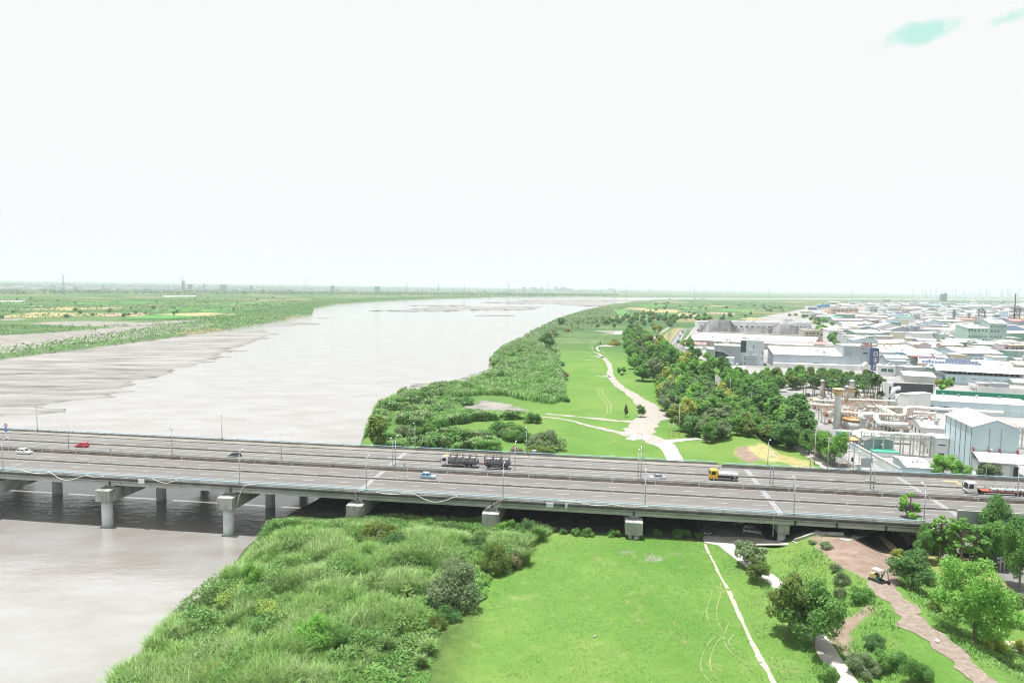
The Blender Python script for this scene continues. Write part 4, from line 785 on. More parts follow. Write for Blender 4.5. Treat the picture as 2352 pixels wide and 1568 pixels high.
# ---------- bushes along the bridge shadow
G = 'round bushes along the shade of the bridge'
for x, y, yt, w, lb in [(1294, 1226, 1212, 22, 'small bush at the left end of the row along the bridge shade'), (1325, 1228, 1212, 30, 'bush second in the row along the bridge shade'), (1350, 1228, 1209, 42, 'wide bush left of the grassy pier, second widest of the row'), (1411, 1231, 1213, 38, 'low bush touching the left of the grassy pier'), (1468, 1229, 1217, 16, 'tiny bush right of the grassy pier'), (1511, 1228, 1213, 28, 'middle-sized bush between the pier and the widest bush'), (1566, 1232, 1212, 54, 'widest bush of the row along the bridge shade'), (1604, 1234, 1222, 30, 'last bush of the row beside the concrete apron')]:
    tpx('dome', x, y, yt, w, 'mid', lb, 'bush', G)
tpx('bush', 1455, 1238, 1219, 12, 'brown', 'dry leafless shrub at the foot of the grassy pier', 'shrub', G)
# ---------- near bank: shrubs among the reeds
G = 'shrubs among the reeds on the near bank'
for x, y, yt, w, lf, kk, lb in [(582, 1366, 1290, 62, 'bright', 'near', 'vine clad tree standing alone among the reeds'), (440, 1520, 1450, 110, 'dark', 'fine', 'dark twiggy shrub near the waterline, lower left'), (470, 1592, 1518, 100, 'yellow', 'fine', 'yellow flowering bush at the bottom edge, lower left'),
  (655, 1500, 1420, 110, 'bright', 'fine', 'feathery bright shrub, left of three in the lower reeds'), (720, 1505, 1402, 120, 'bright', 'fine', 'feathery bright shrub, tallest of three in the lower reeds'), (780, 1500, 1428, 90, 'mid', 'fine', 'feathery shrub, right of three in the lower reeds'),
  (868, 1258, 1184, 112, 'olive', 'fine', 'yellow green bush below the third capped pier'), (905, 1278, 1218, 90, 'dark', 'fine', 'dark bush just right of the yellow green bush'), (1042, 1408, 1276, 165, 'grey', 'fine', 'big round grey green bush beside the lawn'), (1028, 1428, 1368, 90, 'dark', 'fine', 'low dark bush in front of the big round bush'),
  (896, 1388, 1350, 52, 'bright', 'dome', 'glossy bright bush left of the banana plant'), (1140, 1322, 1240, 86, 'olive', 'fine', 'olive bush at the lawn edge above the big round bush'), (1175, 1310, 1266, 60, 'brown', 'dome', 'dry brownish bush at the lawn edge'), (1148, 1225, 1194, 46, 'bright', 'dome', 'bright bush touching the right of the bushy pier'),
  (1178, 1226, 1188, 46, 'mid', 'dome', 'mid green bush second from the bushy pier'), (1214, 1228, 1184, 46, 'blue', 'dome', 'taller blue green bush third from the bushy pier'), (1083, 1206, 1187, 34, 'mid', 'dome', 'round bush in the shade left of the bushy pier'), (1103, 1268, 1224, 60, 'dark', 'fine', 'dark bush between the reeds above the olive bush'),
  (1000, 1452, 1398, 50, 'olive', 'fine', 'narrow dark shrub at the lower lawn edge'), (945, 1300, 1258, 80, 'mid', 'fine', 'leafy mound above the banana plant'), (860, 1340, 1300, 80, 'dark', 'fine', 'dark mound left of the banana plant'), (840, 1410, 1372, 90, 'mid', 'fine', 'leafy mound below the banana plant'), (1010, 1265, 1232, 60, 'blue', 'dome', 'blue green mound in the upper reeds'),
  (530, 1440, 1402, 80, 'blue', 'fine', 'blue green mound on the bank slope above the dark twiggy shrub'), (620, 1236, 1205, 40, 'mid', 'dome', 'leafy shrub at the upper tip of the near bank'), (735, 1235, 1196, 70, 'mid', 'fine', 'broad mound beside the shaded water'), (980, 1215, 1186, 60, 'mid', 'dome', 'shrub before the wavy sunlit strip')]:
    tpx(kk, x, y, yt, w, lf, lb, 'vine_tree' if kk == 'near' else 'shrub', G, cat='tree' if kk == 'near' else 'shrub')
# ---------- banana plant
def frond(m, p0, az, el, L, w, droop, n=6, notch=False):
    a = Vector((math.cos(az), math.sin(az), 0)); sd = Vector((-math.sin(az), math.cos(az), 0)); V = []; 
    for i in range(n+1):
        f = i/n; c = Vector(p0)+a*(L*f*math.cos(el))+Vector((0, 0, L*(f*math.sin(el)-droop*f*f))); ww = w*math.sin(math.pi*min(.08+f*.94, 1))**.6
        V += [c+sd*ww-Vector((0, 0, ww*.45)), c, c-sd*ww-Vector((0, 0, ww*.45))]
    F = []
    for i in range(n): F += [(3*i, 3*i+1, 3*i+4, 3*i+3), (3*i+1, 3*i+2, 3*i+5, 3*i+4)]
    m.add(V, F)
p = gp(936, 1382); r = thing('banana_plant', 'banana plant with long arching yellow green leaves among the bushes', 'plant', p)
m = MB(); q = random.Random(4)
for k in range(19): frond(m, (q.uniform(-.5, .5), q.uniform(-.5, .5), q.uniform(1.2, 2.6)), k*2.4, q.uniform(.2, 1.2), q.uniform(2.2, 3.3), .32, q.uniform(.5, .9))
m.build('leaf_fan', leafm('banana', (.13, .24, .04), (.2, .3, .08)), r); MB().tube([(0, 0, -.2), (.1, 0, 2.4)], [.28, .16], 8).build('stem', M('banana stem', (.2, .24, .1), .8), r)
# ---------- blades: reeds, tall grass
def blades(name, pts, h, w, mat, lean=.5, seg=2):
    n = len(pts); az = NP.uniform(0, 2*np.pi, n); d = np.stack([np.cos(az), np.sin(az), np.zeros(n)], 1); s = np.stack([-np.sin(az), np.cos(az), np.zeros(n)], 1); ln = (NP.uniform(.25, 1, n)*lean)[:, None]; h = h[:, None]; w = w[:, None]
    up = np.array([0, 0, 1.]); b = pts; mid = b+up*h*.6+d*h*ln*.3; tip = b+up*h*(1-.35*ln)+d*h*ln*.95
    V = np.stack([b-s*w*.4, b+s*w*.4, mid+s*w*.5, mid-s*w*.5, tip+s*w*.12, tip-s*w*.12], 1).reshape(-1, 3); i = np.arange(n)*6
    F = np.stack([np.stack([i, i+1, i+2, i+3], 1), np.stack([i+3, i+2, i+4, i+5], 1)], 1).reshape(-1, 4)
    return npmesh(name, V, F, mat)
def scatter(polys, n, z=6., excl=None):
    out = []; 
    for iq, q in enumerate(polys):
        W_ = np.array(px2w(q, z[iq] if hasattr(z, '__len__') else z)); lo, hi = W_.min(0), W_.max(0); p = NP.uniform(lo, hi, (int(n), 2)); p = p[inside(p, W_)]; out.append(p)
    p = np.concatenate(out); return np.column_stack([p, height(p)])
def reedmat(name, a, b, c):
    m = M(name, a, .55, b, .11, rand=.4, trans=.22, spec=.35, world=True, det=6, lo=.42, hi=.58); return m
reedm = reedmat('reed blades', (.155, .295, .062), (.215, .335, .11), None); grassm = reedmat('ground cover leaves', (.12, .29, .045), (.17, .32, .065), None); canem = reedmat('cane leaves', (.14, .31, .06), (.20, .345, .11), None)
bank = [(262, 1570), (322, 1530), (366, 1462), (402, 1428), (464, 1390), (522, 1334), (565, 1270), (612, 1234), (660, 1212), (720, 1220), (800, 1206), (900, 1196), (1000, 1194), (1100, 1204), (1180, 1212), (1240, 1216), (1280, 1226), (1225, 1262), (1205, 1292), (1170, 1312), (1130, 1330), (1118, 1385), (1040, 1428), (1008, 1470), (1000, 1520), (985, 1580), (980, 1700), (240, 1700)]
pts = scatter([bank], 520000, 5.)
x, y = pts[:, 0], pts[:, 1]; cl = fbm(x/7, y/7, 2, 4); lowz = sst(-22, -2, x+ (132-y)*.35)*sst(150, 138, y+x*.25); dn = fbm(x/2.2, y/2.2, 6, 3)
h = (1.5+2.6*sst(.35, .65, cl))*(1-.82*lowz)*NP.uniform(.6, 1.15, len(x)); tb = (pts[:, :2]-BO[:2])@BN; h = h*(1-.6*sst(-15, -5, tb)); keep = (dn > .36) & (NP.uniform(size=len(x)) < np.where(lowz > .6, .75, .8)); keepR = keep & (lowz < .55); keepG = keep & (lowz >= .45)
tag(ob('reed_bed', blades('reed_bed', pts[keepR], h[keepR], NP.uniform(.055, .12, keepR.sum()), reedm, .75)), 'tall pale green reeds covering the near river bank', 'reeds', kind='stuff')
tag(ob('ground_cover', blades('ground_cover', pts[keepG], np.maximum(h[keepG], .35), NP.uniform(.14, .26, keepG.sum()), grassm, 1.0)), 'low creeping green cover between the reeds and the lawn', 'ground cover', kind='stuff')
vc = scatter([bank], 300000, 5.); vx, vy = vc[:, 0], vc[:, 1]; vm = fbm(vx/6+9, vy/6, 41, 4); k_ = (vm > .5) & (sdist(vc[:, :2], RIV) > 5); vc = vc[k_]; vh = (1-.6*sst(-15, -5, (vc[:, :2]-BO[:2])@BN))*(.5+3.*sst(.48, .66, vm[k_]))*np.where(sst(-22, -2, vc[:, 0]+(132-vc[:, 1])*.35)*sst(150, 138, vc[:, 1]+vc[:, 0]*.25) > .5, .3, 1.)
vc[:, 2] += vh*NP.uniform(.7, 1.05, len(vc)); V, F = cards(vc, NP.normal(size=vc.shape)*.8+[0, 0, 1.1], NP.uniform(.11, .26, len(vc)))
tag(ob('vine_cover', npmesh('vine_cover', V, F, reedmat('vine leaves', (.105, .255, .048), (.165, .30, .075), None))), 'leafy creeper mounds rolling over the near river bank', 'creeper', kind='stuff')
yf = scatter([CL('n1', [(560, 1470), (700, 1330), (900, 1320), (1100, 1230), (1280, 1180), (1240, 1240), (1000, 1350), (800, 1400)]), CL('n1', [(1060, 920), (1180, 820), (1290, 720), (1330, 760), (1200, 900), (1130, 970)]), CL('n1', [(1420, 930), (1560, 920), (1640, 980), (1600, 1060), (1450, 1040)])], 6000, 6.)
V, F = cards(yf+np.array([0, 0, 2.5])+NP.normal(size=yf.shape)*[.2, .2, .25], NP.normal(size=yf.shape)+[0, 0, 1.5], NP.uniform(.08, .17, len(yf)))
tag(ob('creeper', npmesh('creeper', V, F, M('yellow creeper', (.13, .27, .035), .6, (.22, .28, .04), .9, rand=.3, world=True))), 'yellow flowering creeper spread between the reeds', 'creeper', kind='stuff')
lawn = [(985, 1580), (1010, 1470), (1050, 1430), (1120, 1390), (1140, 1330), (1210, 1295), (1290, 1232), (1600, 1236), (1640, 1262), (1760, 1560), (1800, 1700), (960, 1700)]
tuf = scatter([lawn, [(1640, 1255), (1850, 1270), (2030, 1400), (2100, 1570), (1790, 1580)], [(2040, 1300), (2110, 1280), (2352, 1500), (2352, 1580), (2240, 1580), (2080, 1400)]], 60000, 6.)
dn = fbm(tuf[:, 0]/4, tuf[:, 1]/4, 31, 4); tuf = tuf[NP.uniform(size=len(tuf)) < .05+.4*sst(.35, .75, dn)]; lv = dline(tuf[:, :2], LEV); tuf = tuf[lv > 2.6]
for q_ in ([(1860, 1234), (1925, 1229), (2000, 1228), (2030, 1238), (2060, 1275), (2072, 1300), (2055, 1335), (2030, 1347), (1985, 1328), (1940, 1308), (1895, 1275), (1872, 1250)], CL('n4', [(20, 1060), (110, 1000), (280, 960), (480, 940), (520, 1000), (330, 1050), (270, 1120), (270, 1240), (200, 1180), (120, 1110)])): tuf = tuf[~inside(tuf[:, :2], [tuple(gp(*v)[:2]) for v in q_])]
tuf = tuf[dline(tuf[:, :2], px2w([(1667, 1246), (1716, 1290), (1775, 1332), (1825, 1392), (1862, 1440), (1895, 1490), (1948, 1572)], 6.)) > 2.]
hh = np.where(dline(tuf[:, :2], LEV) < 22, NP.uniform(.25, .8, len(tuf)), NP.uniform(.1, .28, len(tuf)))
tag(ob('lawn_grass', blades('lawn_grass', tuf, hh, NP.uniform(.07, .16, len(tuf)), reedmat('lawn blades', (.125, .29, .05), (.18, .32, .08), None), 1.)), 'tufts of bright grass on the lawn and embankment', 'grass', kind='stuff')
G = 'lone grass tufts on the near bank'
for x, y, yt, w, lb in [(886, 1497, 1458, 46, 'tall stiff grass tuft alone on the low ground cover'), (983, 1502, 1466, 44, 'rounded silvery grass tuft beside the lawn edge'), (968, 1530, 1504, 30, 'small thin grass tuft below the rounded silvery one'), (832, 1525, 1490, 42, 'grass tuft near the bottom edge, left of the others'), (824, 1550, 1516, 40, 'dark grass tuft at the bottom edge, lowest of all'), (1238, 1240, 1205, 40, 'silvery reed clump at the upper lawn corner'), (1206, 1262, 1228, 44, 'silvery reed clump just below the upper lawn corner'), (1204, 1296, 1256, 40, 'silvery reed clump beside the dry brownish bush'), (404, 1446, 1412, 50, 'dark reed clump standing out at the waterline')]:
    p = gp(x, y); H_ = ztop(p, yt)-p[2]; zc = proj(p)[2]; w_ = w*zc/FPX; n = 260; a = NP.uniform(0, 6.28, n); rr = NP.uniform(0, 1, n)**.5*w_*.28; q = np.stack([rr*np.cos(a), rr*np.sin(a), np.zeros(n)], 1)
    tag(ob('grass_tuft', blades('grass_tuft', q, NP.uniform(.7, 1.15, n)*H_, NP.uniform(.08, .16, n), MATS['reed blades'], .8), None, p), lb, 'grass tuft', G)
# ---------- beyond the bridge: canes, thickets and trees of the meadow's left edge
cane = scatter([[(836, 1028), (856, 968), (905, 936), (940, 920), (1010, 912), (1070, 898), (1000, 940), (900, 985), (880, 1040)], [(1050, 906), (1122, 878), (1146, 862), (1132, 848), (1150, 818), (1190, 792), (1230, 800), (1200, 860), (1120, 900)], CL('m2', [(230, 950), (600, 880), (1000, 860), (1240, 870), (1400, 960), (1420, 1010), (900, 1010), (300, 985)]), CL('m2', [(420, 640), (700, 500), (1000, 560), (1250, 600), (1700, 640), (1650, 700), (1200, 720), (900, 760), (600, 780), (440, 740)]), CL('m2', [(700, 460), (1000, 450), (1300, 330), (1270, 190), (1420, 40), (1560, 30), (1800, 60), (1960, 160), (2000, 330), (2050, 560), (1900, 610), (1720, 590), (1450, 530), (1250, 520), (900, 560)])], 110000, [.5, .5, 6, 6, 3])
dn = fbm(cane[:, 0]/5, cane[:, 1]/5, 8, 4); clr = CL('m2', [(1020, 590), (1190, 540), (1270, 510), (1450, 540), (1710, 615), (1700, 700), (1400, 690), (1200, 680), (1050, 650)]); cane = cane[(~inside(cane[:, :2], px2w(clr, 6.))) & (dn > .34) & (sdist(cane[:, :2], RIV) > .6) & (cane[:, 1] > 222)]; vc = cane[NP.uniform(size=len(cane)) < .8].copy(); vm = fbm(vc[:, 0]/8, vc[:, 1]/8, 51, 4); vc = vc[vm > .48]; vm = vm[vm > .48]; vc[:, 2] += (.4+3.6*sst(.47, .62, vm))*NP.uniform(.6, 1.05, len(vc)); V, F = cards(vc, NP.normal(size=vc.shape)*.8+[0, 0, 1.], NP.uniform(.3, .6, len(vc))); tag(ob('leafy_mounds', npmesh('leafy_mounds', V, F, reedmat('mound leaves', (.13, .33, .06), (.27, .37, .17), None))), 'leafy creeper mounds in the thicket beyond the bridge', 'creeper', kind='stuff'); hh = (.8+3.*sst(.36, .6, fbm(cane[:, 0]/9, cane[:, 1]/9, 12, 4)))*NP.uniform(.6, 1.1, len(cane))
tag(ob('cane_thicket', blades('cane_thicket', cane, hh, NP.uniform(.2, .4, len(cane)), canem, .8)), 'tall cane and grass thicket between the river and the meadow', 'cane thicket', kind='stuff')
cane2 = scatter([[(1124, 842), (1150, 816), (1188, 792), (1217, 770), (1277, 739), (1342, 718), (1400, 705), (1420, 728), (1395, 745), (1370, 756), (1310, 775), (1270, 790), (1292, 830), (1240, 850), (1150, 860)]], 70000, 1.)
cane2 = cane2[sdist(cane2[:, :2], RIV) > .6]; hh = (1+3*sst(.36, .6, fbm(cane2[:, 0]/14, cane2[:, 1]/14, 13, 4)))*NP.uniform(.6, 1.1, len(cane2))
tag(ob('riverside_scrub', blades('riverside_scrub', cane2, hh, NP.uniform(.5, .9, len(cane2)), M('scrub leaves', (.10, .23, .06), .6, (.22, .25, .14), .03, rand=.4, world=True, trans=.2), .8)), 'mixed scrub on the bank left of the meadow', 'scrub', kind='stuff')
tpx('bamboo', 866, 1036, 952, 76, 'olive', 'olive green bamboo clump at the water edge beyond the bridge', 'bamboo_clump', None, cat='bamboo')
G = 'shrubs beyond the bridge between the river and the meadow'
for x, y, yt, w, lf, kk, lb in [(926, 1006, 972, 66, 'grey', 'dome', 'grey shrub right of the bamboo'), (975, 1002, 966, 70, 'mid', 'dome', 'leafy shrub second right of the bamboo'), (1165, 1012, 958, 118, 'mid', 'fine', 'big dome shaped shrub beyond the white cab lorry'), (1065, 974, 946, 34, 'dark', 'dome', 'dark upright shrub on the rubble ground'), (1113, 968, 952, 18, 'dark', 'dome', 'small conical shrub beyond the lorry'), (1224, 974, 942, 48, 'dark', 'dome', 'dark shrub where the two dirt tracks begin'), (1256, 1042, 980, 104, 'grey', 'fine', 'big grey green shrub right of the dome shaped one'), (1243, 1050, 1018, 90, 'olive', 'fine', 'pale olive shrub against the far bridge rail'), (1019, 930, 904, 50, 'mid', 'dome', 'shrub at the edge of the mudflat'), (1072, 930, 908, 60, 'dark', 'dome', 'dark shrub left of the bare pale ground'), (1015, 992, 958, 40, 'dark', 'dome', 'dark shrub midway to the big dome'), (1060, 1010, 982, 70, 'mid', 'dome', 'leafy mound above the cane by the bridge'), (1100, 1015, 984, 60, 'mid', 'dome', 'leafy mound left of the big dome'), (1205, 1020, 985, 50, 'dark', 'dome', 'dark mound between the two big shrubs'), (1185, 1050, 1020, 46, 'brown', 'dome', 'dry brown shrub near the far bridge rail')]:
    tpx(kk, x, y, yt, w, lf, lb, 'shrub', G)
q = random.Random(11); GL = 'shrubs and trees on the left edge of the meadow'
def fill(poly, n, kinds, hr, wr, place, cat, group, z=6., mind=0., nm='tree', dw=None):
    W_ = np.array(px2w(poly, z)); lo, hi = W_.min(0), W_.max(0); got = []; tries = 0
    while len(got) < n and tries < n*300:
        tries += 1; p = NP.uniform(lo, hi)
        if not inside(p[None], W_)[0] or any(np.hypot(*(p-g_)) < mind for g_ in got): continue
        got.append(p)
    for p in got:
        key, leaf = q.choice(kinds); h = q.uniform(*hr); w = q.uniform(*wr); pos = (p[0], p[1], H1(p[0], p[1]))
        o = tree(key, pos, h, w, leaf, nm); pend(o, f'{ADJ[leaf]} {cat}', place, cat, group)
    return got
fill([(1300, 768), (1385, 752), (1420, 738), (1395, 728), (1340, 733), (1275, 752), (1225, 782), (1270, 792)], 40, [('dome', 'brown'), ('dome', 'grey'), ('far', 'grey'), ('dome', 'mid'), ('far', 'dark')], (3, 6), (6, 11), 'in the riverside brushwood', 'bush', GL, mind=6, nm='bush')
fill([(1215, 800), (1290, 790), (1310, 850), (1300, 930), (1250, 935), (1270, 860)], 16, [('dome', 'dark'), ('dome', 'mid'), ('dome', 'brown'), ('dome', 'blue')], (2.5, 4.5), (5, 8), 'along the meadow edge nearer the bridge', 'bush', GL, mind=5, nm='bush')
fill([(1120, 838), (1190, 797), (1215, 800), (1190, 835), (1150, 850)], 9, [('dome', 'mid'), ('dome', 'dark'), ('far', 'mid')], (2.5, 5), (5, 9), 'on the small point into the river', 'bush', GL, mind=7, nm='bush')
tpx('broad', 1254, 800, 762, 48, 'dark', 'rusty topped dark tree by the river point above the cane', group=GL); tpx('far', 1290, 748, 727, 22, 'dark', 'lone tree leaning over the river bank, upper left of meadow', group=GL)
# ---------- meadow
G = 'trees standing in the meadow'
tpx('dome', 1413, 793, 775, 36, 'flower', 'wide umbrella tree with yellow blossom beside the white pads', 'umbrella_tree', G, cat='tree')
tpx('bush', 1378, 791, 781, 5, 'mid', 'tiny sapling left of the umbrella tree', 'sapling', G, cat='tree')
tpx('broad', 1411, 753, 740, 12, 'mid', 'small round tree alone at the far end of the meadow', group=G)
tpx('broad', 1421, 857, 843, 13, 'mid', 'small tree, left of a pair right of the dirt path', group=G); tpx('broad', 1432, 858, 842, 14, 'mid', 'small tree, right of a pair right of the dirt path', group=G); tpx('bush', 1428, 862, 855, 9, 'dark', 'low bush below the small pair of trees', 'bush', G)
tpx('tall', 1438, 957, 928, 11, 'grey', 'thin upright sapling left of the round tree at the path bend', group=G); tpx('near', 1472, 957, 928, 28, 'mid', 'round young tree in the bend of the dirt path', group=G)
# ---------- grove between meadow and works, park, palms
GR = 'trees of the grove between meadow and factories'; TK = [('tall', 'dark'), ('tall', 'mid'), ('broad', 'mid'), ('broad', 'mid'), ('broad', 'bright'), ('broad', 'yellow'), ('broad', 'grey'), ('broad', 'olive'), ('broad', 'bright')]
fill([(1435, 770), (1475, 775), (1520, 815), (1600, 860), (1640, 905), (1510, 895), (1462, 868), (1445, 830)], 74, TK, (11, 18), (10, 16), 'in the grove beside the far meadow', 'tree', GR, mind=5.5)
fill([(1515, 900), (1600, 900), (1690, 935), (1740, 975), (1700, 990), (1620, 985), (1560, 975), (1525, 945)], 66, TK, (8, 13), (8.5, 13), 'in the grove beside the dirt junction', 'tree', GR, mind=5.5)
fill([(1562, 990), (1640, 985), (1740, 985), (1800, 1000), (1815, 1022), (1745, 1022), (1655, 1022), (1590, 1008)], 34, [('broad', 'dark'), ('broad', 'grey'), ('broad', 'mid'), ('near', 'mid'), ('broad', 'olive')], (6, 10), (7.5, 11), 'in the grove just above the bridge', 'tree', GR, mind=5)
fill([(1640, 880), (1700, 890), (1770, 930), (1830, 975), (1862, 1010), (1845, 1020), (1790, 985), (1720, 930)], 32, [('tall', 'dark'), ('broad', 'bright'), ('tall', 'mid'), ('broad', 'mid')], (11, 16), (9, 13), 'along the factory road', 'tree', GR, mind=6)
fill([(1720, 905), (1850, 895), (2010, 905), (2020, 885), (1850, 868), (1740, 875)], 44, [('tall', 'mid'), ('tall', 'bright'), ('broad', 'mid'), ('tall', 'olive')], (7, 10.5), (7, 10), 'in the park by the grey factory', 'tree', GR, mind=6)
fill([(1440, 738), (1470, 720), (1560, 735), (1545, 757), (1500, 768), (1455, 760)], 26, [('tall', 'dark'), ('broad', 'mid'), ('broad', 'yellow'), ('tall', 'mid')], (9, 15), (9, 14), 'in the wood beyond the meadow', 'tree', GR, mind=9)
fill([(1372, 750), (1378, 738), (1460, 726), (1600, 728), (1660, 738), (1640, 748), (1560, 738), (1460, 748)], 36, [('far', 'dark'), ('broad', 'mid'), ('far', 'mid')], (7, 12), (10, 16), 'in the tree line across the far meadow end', 'tree', GR, mind=9)
fill([(1560, 800), (1585, 790), (1640, 830), (1680, 850), (1640, 865), (1590, 845)], 12, [('tall', 'mid'), ('broad', 'bright'), ('tall', 'dark')], (9, 14), (8, 12), 'beside the modern pale office tower', 'tree', GR, mind=7)
for x, y, yt, w, lf, kk, lb in [(1858, 1042, 985, 66, 'dark', 'near', 'roadside tree before the silver tank, left one'), (1884, 1054, 980, 70, 'mid', 'near', 'roadside tree left of the last one at the bridge'), (1916, 1068, 986, 80, 'bright', 'near', 'last roadside tree before the bridge, dark trunk'), (1838, 1030, 975, 54, 'dark', 'broad', 'dark roadside tree at the top of the dry slope'), (1806, 1030, 962, 86, 'dark', 'near', 'broad dark tree behind the dry grass slope')]:
    tpx(kk, x, y, yt, w, lf, lb, group=GR)
for x, y, yt, w, lf, lb in [(2165, 1092, 1040, 74, 'bright', 'bright green tree beyond the far rail before the white sheds'), (2205, 1098, 1062, 56, 'bright', 'lower bright tree right of it, before the tall blue hall'), (2272, 1100, 1056, 60, 'grey', 'airy open tree beneath the canopy of the tall blue hall'), (2148, 1098, 1066, 34, 'mid', 'small tree at the left of the bright one beyond the rail')]:
    tpx('near', x, y, yt, w, lf, lb, group=GR, z=6)
G = 'royal palms before the chemical works'
def palm_mesh(s):
    q = random.Random(s); m = MB(); n = 15
    for k in range(n): frond(m, (0, 0, 0), k*2.399, q.uniform(-.1, 1.15), q.uniform(2.9, 3.9), .75, q.uniform(.55, .95), 5)
    return m.mesh('crown', leafm('palm', (.04, .12, .025), (.06, .155, .035)))
PMS = [palm_mesh(s) for s in range(3)]; ptm = MB().tube([(0, 0, -.3), (0, 0, 6), (0, 0, 11.5), (0, 0, 13)], [.3, .25, .2, .13], 8).mesh('trunk', palmbark)
for k, (x, y, yt) in enumerate([(60, 700, 300), (110, 710, 270), (250, 690, 330), (285, 700, 300), (425, 700, 130), (615, 770, 360), (735, 620, 165), (790, 760, 330), (830, 740, 270), (870, 760, 320), (1070, 800, 300), (1105, 860, 290), (1140, 870, 500), (1085, 790, 570), (1255, 750, 330), (1290, 720, 350), (1350, 640, 220), (1370, 890, 200), (1400, 880, 330), (1430, 890, 400), (1455, 900, 350), (1495, 910, 280), (1540, 900, 310), (1565, 910, 590), (1605, 820, 350), (1235, 620, 340), (1325, 700, 260), (1520, 760, 330), (930, 700, 290), (980, 640, 310), (560, 690, 320), (480, 660, 300)]):
    p = at(*C('c3', x, y), 6.); H_ = ztop(p, C('c3', x, yt)[1])-6; r = ob('royal_palm', None, None, p, k*1.3); c = ob('crown', PMS[k % 3], r, (0, 0, H_-1.3)); t = ob('trunk', ptm, r); t.scale = (1, 1, (H_-1.2)/13)
    pend(r, 'royal palm', 'in the rows by the chemical works' if x > 1000 else 'among the park trees by the grey factory', 'palm', G)
# ------------------------------------------------------------------ industrial estate
ZG = 6.
patch('works_yard', None, M('estate yard concrete', (.17, .17, .17), .9, (.28, .275, .27), .03, .2, world=True, bsc=1.), z=ZG, off=.09, w=px2w([(1975, 1100), (1870, 1000), (1760, 920), (1660, 850), (1560, 800), (1592, 752), (1700, 738), (1830, 712), (1990, 694), (2900, 706), (2900, 1180), (2300, 1145)], ZG))
ribbon('estate_road', CL('c5', [(980, 1010), (870, 850), (700, 690), (560, 590), (400, 470), (250, 370), (150, 250), (60, 170), (-150, 60), (-500, -110), (-900, -290)])+CL('d1', [(600, 860), (350, 660), (190, 500)])+CL('d1', [(160, 440), (235, 330), (280, 262), (360, 250), (480, 246)]), [12, 11, 11, 11, 11, 11], asph, z=ZG, off=.13)
for o_, w_, mt_ in ((0, .25, yelp), ): ribbon('road_line', CL('c5', [(1040, 860), (930, 780), (820, 705)]), .3, yelp, z=ZG, off=.15)
ribbon('road_line', CL('c5', [(1180, 880), (1050, 770), (900, 650), (740, 550)]), .35, whitep, z=ZG, off=.15); ribbon('road_line', CL('c5', [(1200, 790), (1000, 640), (900, 580), (790, 505)]), .35, whitep, z=ZG, off=.15)
ribbon('road_line', CL('d1', [(110, 490), (180, 400), (240, 310), (275, 268)]), .6, whitep, z=ZG, off=.15); ribbon('road_line', CL('d1', [(210, 490), (255, 370), (290, 280)]), .6, whitep, z=ZG, off=.15)
ribbon('side_lane', CL('c5', [(560, 830), (400, 720), (250, 620), (100, 520), (-50, 400)]), [4, 4, 4], concm, z=ZG, off=.14)
ribbon('lower_road', [(2420, 1385), (2352, 1338), (2325, 1305), (2290, 1262)], [8, 8, 7], asph, off=.12)
ribbon('farm_lane', CL('e3', [(1295, 700), (1360, 655), (1445, 592)]), [3, 3.5], dirtm, z=ZG, off=.12)
MW = {}
def wm_(name, c, c2=None, rough=.6, sc=.25, st=(.6, .6, .12)):
    return M(name, c, rough, c2 or tuple(max(0, v*.86) for v in c), sc, stretch=st)
WH = wm_('white wall paint', (.72, .74, .74)); PB = wm_('pale blue cladding', (.52, .66, .71), None, .5); GB = wm_('grey blue cladding', (.35, .40, .44), None, .5); LG = wm_('light grey render', (.50, .53, .53)); CRM = wm_('cream cladding', (.66, .63, .50)); MINT = wm_('mint green wall', (.36, .54, .46)); SAGE = wm_('sage green wall', (.30, .40, .35))
PEACH = wm_('peach wall tiles', (.60, .47, .38)); BROWN = wm_('brown tile wall', (.36, .29, .27)); MAUVE = wm_('mauve wall tiles', (.52, .46, .48)); GRN = wm_('green cladding', (.22, .36, .29)); NAVY = wm_('navy cladding', (.05, .09, .20)); RED = wm_('red wall', (.42, .08, .09)); TAN = wm_('tan wall', (.50, .45, .36)); DG = wm_('dark grey screen', (.07, .075, .09)); BLU = wm_('blue cladding', (.12, .30, .52))
RW = M('white sheet roof', (.62, .63, .63), .5, (.42, .43, .44), .12, stretch=(1, .2, 1)); RC = M('cream sheet roof', (.46, .44, .37), .55, (.34, .325, .28), .2, stretch=(1, .2, 1)); RR = M('red sheet roof', (.62, .22, .22), .55, (.5, .2, .2), .2); RO = M('peach sheet roof', (.66, .50, .34), .55, (.56, .40, .28), .2); RP = M('pink sheet roof', (.62, .30, .38), .55); RB_ = M('blue sheet roof', (.16, .33, .58), .5); RG = M('grey sheet roof', (.26, .275, .29), .6, (.28, .3, .32), .2); RGR = M('green sheet roof', (.08, .42, .28), .5); RBR = M('brown deck roof', (.34, .30, .29), .8, (.27, .24, .23), .3); RPB = M('pale blue roof', (.48, .60, .66), .5)
WIN = M('window glass', (.055, .075, .09), .15, spec=.6); WIND = M('dark opening', (.03, .035, .04), .8); WINL = M('louvre grey', (.27, .31, .34), .6); PV = M('solar cells', (.05, .075, .13), .55, (.07, .10, .165), .8, spec=.25); PVF = M('panel frame', (.6, .62, .64), .4); WG = M('green tinted glass', (.04, .16, .12), .15, spec=.6)
def yz(m, poly, x0, x1):
    n = len(poly); return m.add([(x0, y, z) for y, z in poly]+[(x1, y, z) for y, z in poly], [tuple(range(n))[::-1], tuple(range(n, 2*n))]+[(i, (i+1) % n, (i+1) % n+n, i+n) for i in range(n)])
